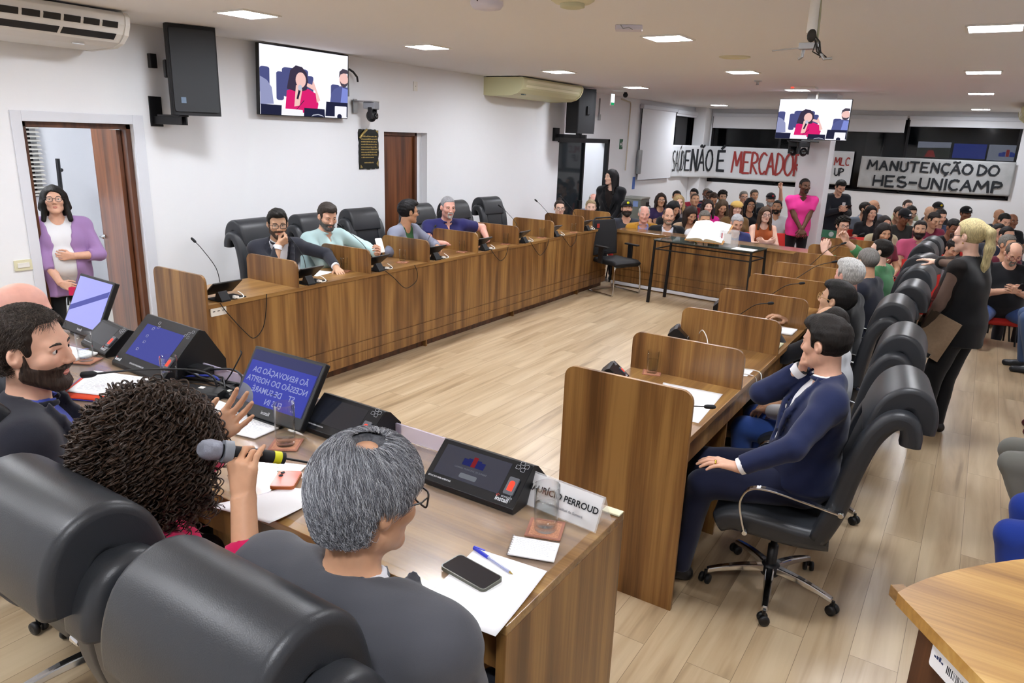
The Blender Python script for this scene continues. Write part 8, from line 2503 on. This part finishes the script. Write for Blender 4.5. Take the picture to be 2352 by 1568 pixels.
b = MB(); b.box((-0.055, 0.135, -0.012), (0.055, 0.17, 0.012)); b.box((-0.02, 0.16, -0.016), (0.02, 0.19, 0.016)); b.build('clip', M_CHROME, t, 0.003)
t = thing('phone', 'black phone in a folding case held by the blonde woman below the clipboard', 'phone')
t.matrix_world = RB @ Matrix.Translation(tuple(hnd + np.array((0.0, 0.06, -0.02)))) @ RX(60) @ RY(80)
b = MB(); b.prism(rrect(-0.038, -0.075, 0.038, 0.075, 0.01), -0.008, 0.008, 'z'); b.build('case', M_BLACK, t, 0.002)
t = thing('key_ring', 'red and yellow charm on a gold chain hanging from the hand of the blonde woman', 'key ring')
t.matrix_world = RB @ Matrix.Translation(tuple(hnd + np.array((-0.02, -0.02, -0.05))))
b = MB(); b.tube([(0, 0, 0.0), (0.002, 0, -0.03), (0, 0.002, -0.06)], 0.003, 6); b.build('chain', mat('ring_gold', 'c9a84a', 0.25, metal=1.0), t)
b = MB(); b.ball((0, 0.0, -0.085), (0.018, 0.012, 0.022), 12); b.build('charm', mat('charm_red', 'a82430', 0.4), t); b = MB(); b.box((-0.018, -0.008, -0.116), (0.014, 0.008, -0.106)); b.build('charm_base', mat('charm_yellow', 'd8b23a', 0.5), t)

# ------------------------------------------------------------------ woman in the doorway
pw = person('woman with glasses in a lilac cardigan standing in the first doorway', (-1.98, 0.00, 1.475), -20, 'stand', res='hero', female=True, skin='light', hair=('bob', '17130f', 0, -0.17), glasses=('3a302c', 'round'), top=('tee', 'e6e7ea', 'short'), jacket=('a07fb0', 0.50, 0.10, 0.085, 1.42), lapel=False, pants='141518', hp=-0.18, hy=-0.1, fat=0.07, build=1.14, s=0.97,
            arms=(dict(at=(0.05, 0.27, -0.03), pole=(0.9, -0.2, -0.3), palm=(-0.4, -0.6, -0.3), dir=(-0.75, 0.25, -0.35), curl=0.25), dict(at=(0.06, 0.24, 0.22), pole=(0.9, -0.1, -0.6), palm=(0, -1, 0), dir=(-0.9, 0.15, 0.1), curl=0.5)))
held_phone('magenta phone held by the woman in the lilac cardigan', pw, 1, (-0.05, 0.015, -0.035), RZ(-8) @ RX(90) @ RZ(92), mat('phone_case_magenta', 'd02a5a', 0.4), mat('phone_back_magenta', 'd8305f', 0.35), lens=True)
t = thing('speaker_stand', 'black folded speaker stand leaning in the side room behind the woman in lilac', 'stand', (-3.95, 0.98, 0.0))
b = MB(); b.tube([(0, 0, 0.03), (0.02, 0.03, 1.72)], 0.022, 10); b.build('pole', M_BLACK, t)
for k in range(3):
    an = k * 2.1; b = MB(); b.tube([(0.02, 0.02, 0.95), (0.05 * math.cos(an), 0.05 * math.sin(an), 0.1)], 0.012, 8); b.build('leg', M_BLACK, t)
b = MB(); b.lathe([(0.05, 0.85), (0.05, 1.25)], 12); b.build('collar', M_BLACKM, t); b = MB(); b.ball((0.03, -0.03, 1.36), 0.02, 10); b.ball((0.03, 0.05, 1.6), 0.02, 10); b.build('knob', M_BLACK, t)
t = thing('bottle', 'small green bottle standing on the floor of the side room by the door leaf', 'bottle', (-2.45, 0.42, 0.0))
b = MB(); b.lathe([(0.04, 0), (0.045, 0.02), (0.045, 0.14), (0.02, 0.19)], 16); b.build('body', mat('bottle_green', '86b070', 0.3), t); b = MB(); b.lathe([(0.022, 0.19), (0.022, 0.22)], 14); b.build('cap', M_BLACK, t)

# ------------------------------------------------------------------ people at the right edge, only knees and feet in the picture
e1 = person('person in blue jeans at the right edge, only the knees showing above the lectern', (5.42, 0.80, 1.28), 180, res='mid', skin='light', hair=('short', '2a211b'), top=('polo', '39414f', 'short'), pants='27409a', shoes='2a2a2e', knees=((0.12, 0.49, 0.50), (-0.17, 0.55, 0.47)), feet=((0.12, 0.42, 0.085), (-0.15, 0.47, 0.085)))
red_chair(5.47, 0.80, 180, 'red chair of the person in blue jeans at the right edge', 0.0)
e2 = person('person in grey checked trousers at the right edge behind the one in blue jeans', (5.38, 1.52, 1.28), 180, res='mid', skin='light', hair=('short', '4a433c'), top=('shirt', 'b9bcc4', 'long'), pants='7d7c76', shoes='1a1a1c', knees=((0.10, 0.50, 0.53), (-0.12, 0.50, 0.53)), feet=((0.10, 0.28, 0.085), (-0.12, 0.28, 0.085)))
red_chair(5.50, 1.55, 180, 'red chair of the person in grey checked trousers at the right edge', 0.0)
e3 = person('person in burgundy leather shoes at the right edge of the aisle', (5.62, 3.72, 1.28), 180, res='aud', skin='light', hair=('short', '3a332e'), top=('shirt', 'c9ccd4', 'long'), pants='2a2d38', shoes='4a1420', feet=((0.10, 0.36, 0.085), (-0.10, 0.36, 0.085)))
red_chair(5.67, 3.72, 180, 'red chair of the person in burgundy shoes at the right edge', 0.0)
e4 = person('person in jeans and dark trainers at the right edge near the man with a phone', (5.50, 5.72, 1.28), 180, res='aud', skin='tan', hair=('short', '2a211b'), top=('tee', '6a7078', 'short'), pants='4a5f86', shoes='23262c', feet=((0.10, 0.36, 0.085), (-0.10, 0.30, 0.085)))
red_chair(5.55, 5.72, 180, 'red chair of the person in dark trainers at the right edge', 0.0)

# ------------------------------------------------------------------ people behind the presiding table, backs to the camera
rng = np.random.RandomState(7)
# bald man at the far left
g0 = person('bald man at the left edge, the top of his head showing behind the bearded man', (1.46, -1.79, 1.395), 80, res='hero', skin='pink', hair=None, brow='6a584c', top=('shirt', 'c9cdd6', 'long'), jacket=('33363f', 0.33), floor=DAIS, lean=0.10, hp=0.15)
# bearded man in the dark suit, profile to the right
g1 = person('bearded man in a dark suit and blue shirt at the left edge', (2.30, -2.13, 1.488), 62, res='hero', skin='light', hair=('short', '2a211b', 0.016), beard=('3a2d25', 'short'), top=('shirt', '3c4a9c', 'long'), jacket=('1c1d27', 0.34), floor=DAIS, lean=0.02, hy=-0.45, hp=0.02, build=1.12, fat=0.03,
            arms=(dict(at=(0.16, 0.32, 0.18), pole=(0.8, -0.3, -0.6)), dict(at=(0.12, 0.32, 0.18), pole=(0.8, -0.3, -0.6))))
rad, ctr = np.array((0.086, 0.107, 0.097)), np.array((0.0, -0.016, 0.036))
keep = lambda x, y, z: (((z > 0.082) & (y < 0.070)) | (y < 0.026)) & (z > -0.07) & ~((np.abs(x) > 0.055) & (np.abs(y + 0.004) < 0.032) & (z < 0.03)) & ~((y > -0.02) & (z < -0.02))
p0 = scalp_points(rng, 5200, rad, ctr, keep)
P = combed(rng, p0, lambda p: np.stack([p[:, 0] * 2.0, np.where(p[:, 2] > 0.09, 0.3, -0.55) + 0 * p[:, 0], np.where(p[:, 2] > 0.09, 0.0, -1.0) + 0 * p[:, 0]], 1), 0.022, 5, rad, ctr, 0.006, 0.2, 0.35)
strands('hair_strands', to_root(P, g1), np.linspace(0.00055, 0.0002, 5) * 1.0, strand_mat('1d1612', '4a3d34', 'brown_hair_strands'), g1['hair'])
# grey haired man in front of the camera
g2 = person('grey haired man in a grey suit seen from behind, nearest the camera', (3.622, -2.120, 1.425), 93, res='hero', skin='tan', hair=('short', '56575c', 0.0, 1), glasses=('2a2522', 'square'), brow='55524f', top=('shirt', 'e4e6ee', 'long'), jacket=('4b4c52', 0.34), floor=DAIS, lean=0.10, hy=-0.36, hp=0.16, build=1.22, fat=0.03, neck=0.072,
            arms=(dict(at=(0.10, 0.26, 0.08), pole=(0.8, -0.5, -0.3), curl=0.3), dict(at=(0.12, 0.30, 0.10), pole=(0.8, -0.5, -0.3))), shirt_wobble=0.003)
rad, ctr = np.array((0.088, 0.109, 0.099)), np.array((0.0, -0.016, 0.036))
whorl = np.array((0.012, -0.030, 0.134))
keep = lambda x, y, z: (((z > 0.060) & (y < 0.095)) | (y < 0.030)) & (z > -0.085) & ~((np.abs(x) > 0.050) & (np.abs(y - 0.004) < 0.040) & (z < 0.034)) & ~((y > -0.035) & (z < -0.02)) & ~(((x - 0.012) ** 2 + (y + 0.028) ** 2 < 0.030 ** 2) & (z > 0.08))
p0 = scalp_points(rng, 34000, rad, ctr, keep)


def flow2(p):
    d = p - whorl
    r = np.linalg.norm(d, axis=1)[:, None] + 1e-6
    rad_ = d / r
    sw = np.stack([-d[:, 1], d[:, 0], 0 * d[:, 0]], 1) / r
    return rad_ + 0.75 * sw + np.array((0.35, -0.1, -0.30))


P = combed(rng, p0, flow2, np.where(p0[:, 2] < 0.03, 0.026, 0.052), 9, rad, ctr, 0.015, 0.5, 0.25, 0.5)
light = rng.uniform(size=len(P)) < 0.42
strands('hair_strands', to_root(P[~light], g2), np.linspace(0.0004, 0.00015, 9), strand_mat('3e3f45', '7c7d84', 'dark_grey_hair_strands'), g2['hair'])
strands('hair_strands', to_root(P[light], g2), np.linspace(0.0004, 0.00015, 9), strand_mat('8b8d93', 'c6c8cd', 'silver_hair_strands'), g2['hair'])
# curly haired woman with the microphone
g3 = person('woman with big dark curls in a pink blouse speaking into a microphone, seen from behind', (2.972, -2.185, 1.368), 78, res='hero', female=True, skin='tan', hair=('curly_short', '1a1310'), top=('shirt', 'c01a52', '34'), floor=DAIS, lean=-0.04, hy=0.07, hp=0.10, build=0.85,
            arms=(dict(space='world', at=(3.270, -2.160, 1.330), pole=(0.9, -0.2, -0.7), palm=(-0.5, 0.8, 0.1), dir=(-0.25, 0.2, 0.95), flex=(0.55, 0.62, 0.66, 0.30), thumb=0.5),
                  dict(space='world', at=(2.965, -2.03, 1.345), pole=(0.8, -0.2, -0.8), palm=(-0.6, 0.1, 0.75), dir=(-0.2, 0.75, 0.6), curl=0.18, spread=0.12)))
rad, ctr = np.array((0.088, 0.108, 0.098)), np.array((0.0, -0.016, 0.036))
keep = lambda x, y, z: ((y < 0.045) | (z > 0.075)) & (z > -0.085) & ~((y > 0.0) & (z < -0.03))
n_, m_ = 2900, 34
p0 = scalp_points(rng, n_, rad, ctr, keep)
nn = (p0 - ctr) / rad ** 2; nn /= np.linalg.norm(nn, axis=1)[:, None]
g3R = g3['R']; down = g3R.T @ np.array((0, 0, -1.0))
L = rng.uniform(0.08, 0.185, n_); pos = p0.copy(); cl = np.zeros((n_, m_, 3)); d = nn + rng.normal(size=(n_, 3)) * 0.35
for k in range(m_):
    u = k / (m_ - 1)
    cl[:, k] = pos
    w = np.clip(u * 2.1, 0, 1)[..., None] if np.ndim(u) else min(1.0, u * 2.1)
    dd = d * (1 - w) + (down + nn * 0.22) * w; dd /= np.linalg.norm(dd, axis=1)[:, None]
    pos = pos + dd * (L / (m_ - 1))[:, None]
curls = []
ph = rng.uniform(0, 6.28, n_); rad_c = rng.uniform(0.005, 0.011, n_); turns = L / 0.026
tg = np.gradient(cl, axis=1); tg /= np.linalg.norm(tg, axis=2)[..., None] + 1e-9
a1 = np.cross(tg, np.array((0.3, 0.9, 0.2))); a1 /= np.linalg.norm(a1, axis=2)[..., None] + 1e-9; a2 = np.cross(tg, a1)
uu = np.linspace(0, 1, m_)[None, :]
for k in range(5):
    pk = ph[:, None] + 2 * math.pi * turns[:, None] * uu + rng.uniform(-0.35, 0.35, (n_, 1)); rk = (rad_c[:, None] * np.minimum(1, uu * 4)) * rng.uniform(0.8, 1.2, (n_, 1))
    curls.append(cl + a1 * (np.cos(pk) * rk)[..., None] + a2 * (np.sin(pk) * rk)[..., None])
P = np.concatenate(curls)
strands('hair_strands', to_root(P, g3), np.linspace(0.00085, 0.0005, m_), strand_mat('130d0b', '4a3527', 'curly_hair_strands'), g3['hair'])
# hand microphone
hp_ = g3['AR'][1]; Rg = Matrix.Translation(g3['root'].location) @ Matrix.Rotation(g3['rz'], 4, 'Z')
t = thing('hand_microphone', 'black hand microphone with a yellow band and grey ring held by the curly haired woman', 'microphone')
A_, B_ = Vector((3.208, -2.152, 1.424)), Vector((3.262, -2.032, 1.377)); d_ = (B_ - A_).normalized()
b = MB(); b.tube([A_ - d_ * 0.01, A_ + d_ * 0.075, B_ - d_ * 0.002], [0.016, 0.0155, 0.014], 18); b.build('handle', M_BLACKM, t)
b = MB(); b.tube([A_ - d_ * 0.062, A_ - d_ * 0.055, A_ - d_ * 0.038, A_ - d_ * 0.016, A_ - d_ * 0.012], [0.010, 0.019, 0.0245, 0.022, 0.018], 18); b.build('grille', mat('mic_grille', '9fa3b0', 0.4, metal=0.8, bump=0.8, bscale=1500), t)
b = MB(); b.tube([A_ - d_ * 0.008, A_ + d_ * 0.012], 0.027, 8); b.build('anti_roll_ring', mat('mic_ring_grey', '80848c', 0.5), t)
b = MB(); b.tube([B_ - d_ * 0.03, B_ - d_ * 0.012], 0.0152, 18); b.build('yellow_band', mat('mic_yellow', 'd8d420', 0.5), t)
b = MB(); b.tube(smooth_path([B_, B_ + d_ * 0.06 + Vector((0, 0.01, -0.01)), B_ + d_ * 0.14 + Vector((0.02, 0.06, -0.05))], 6), 0.003, 8); b.build('antenna_lead', M_BLACK, t)
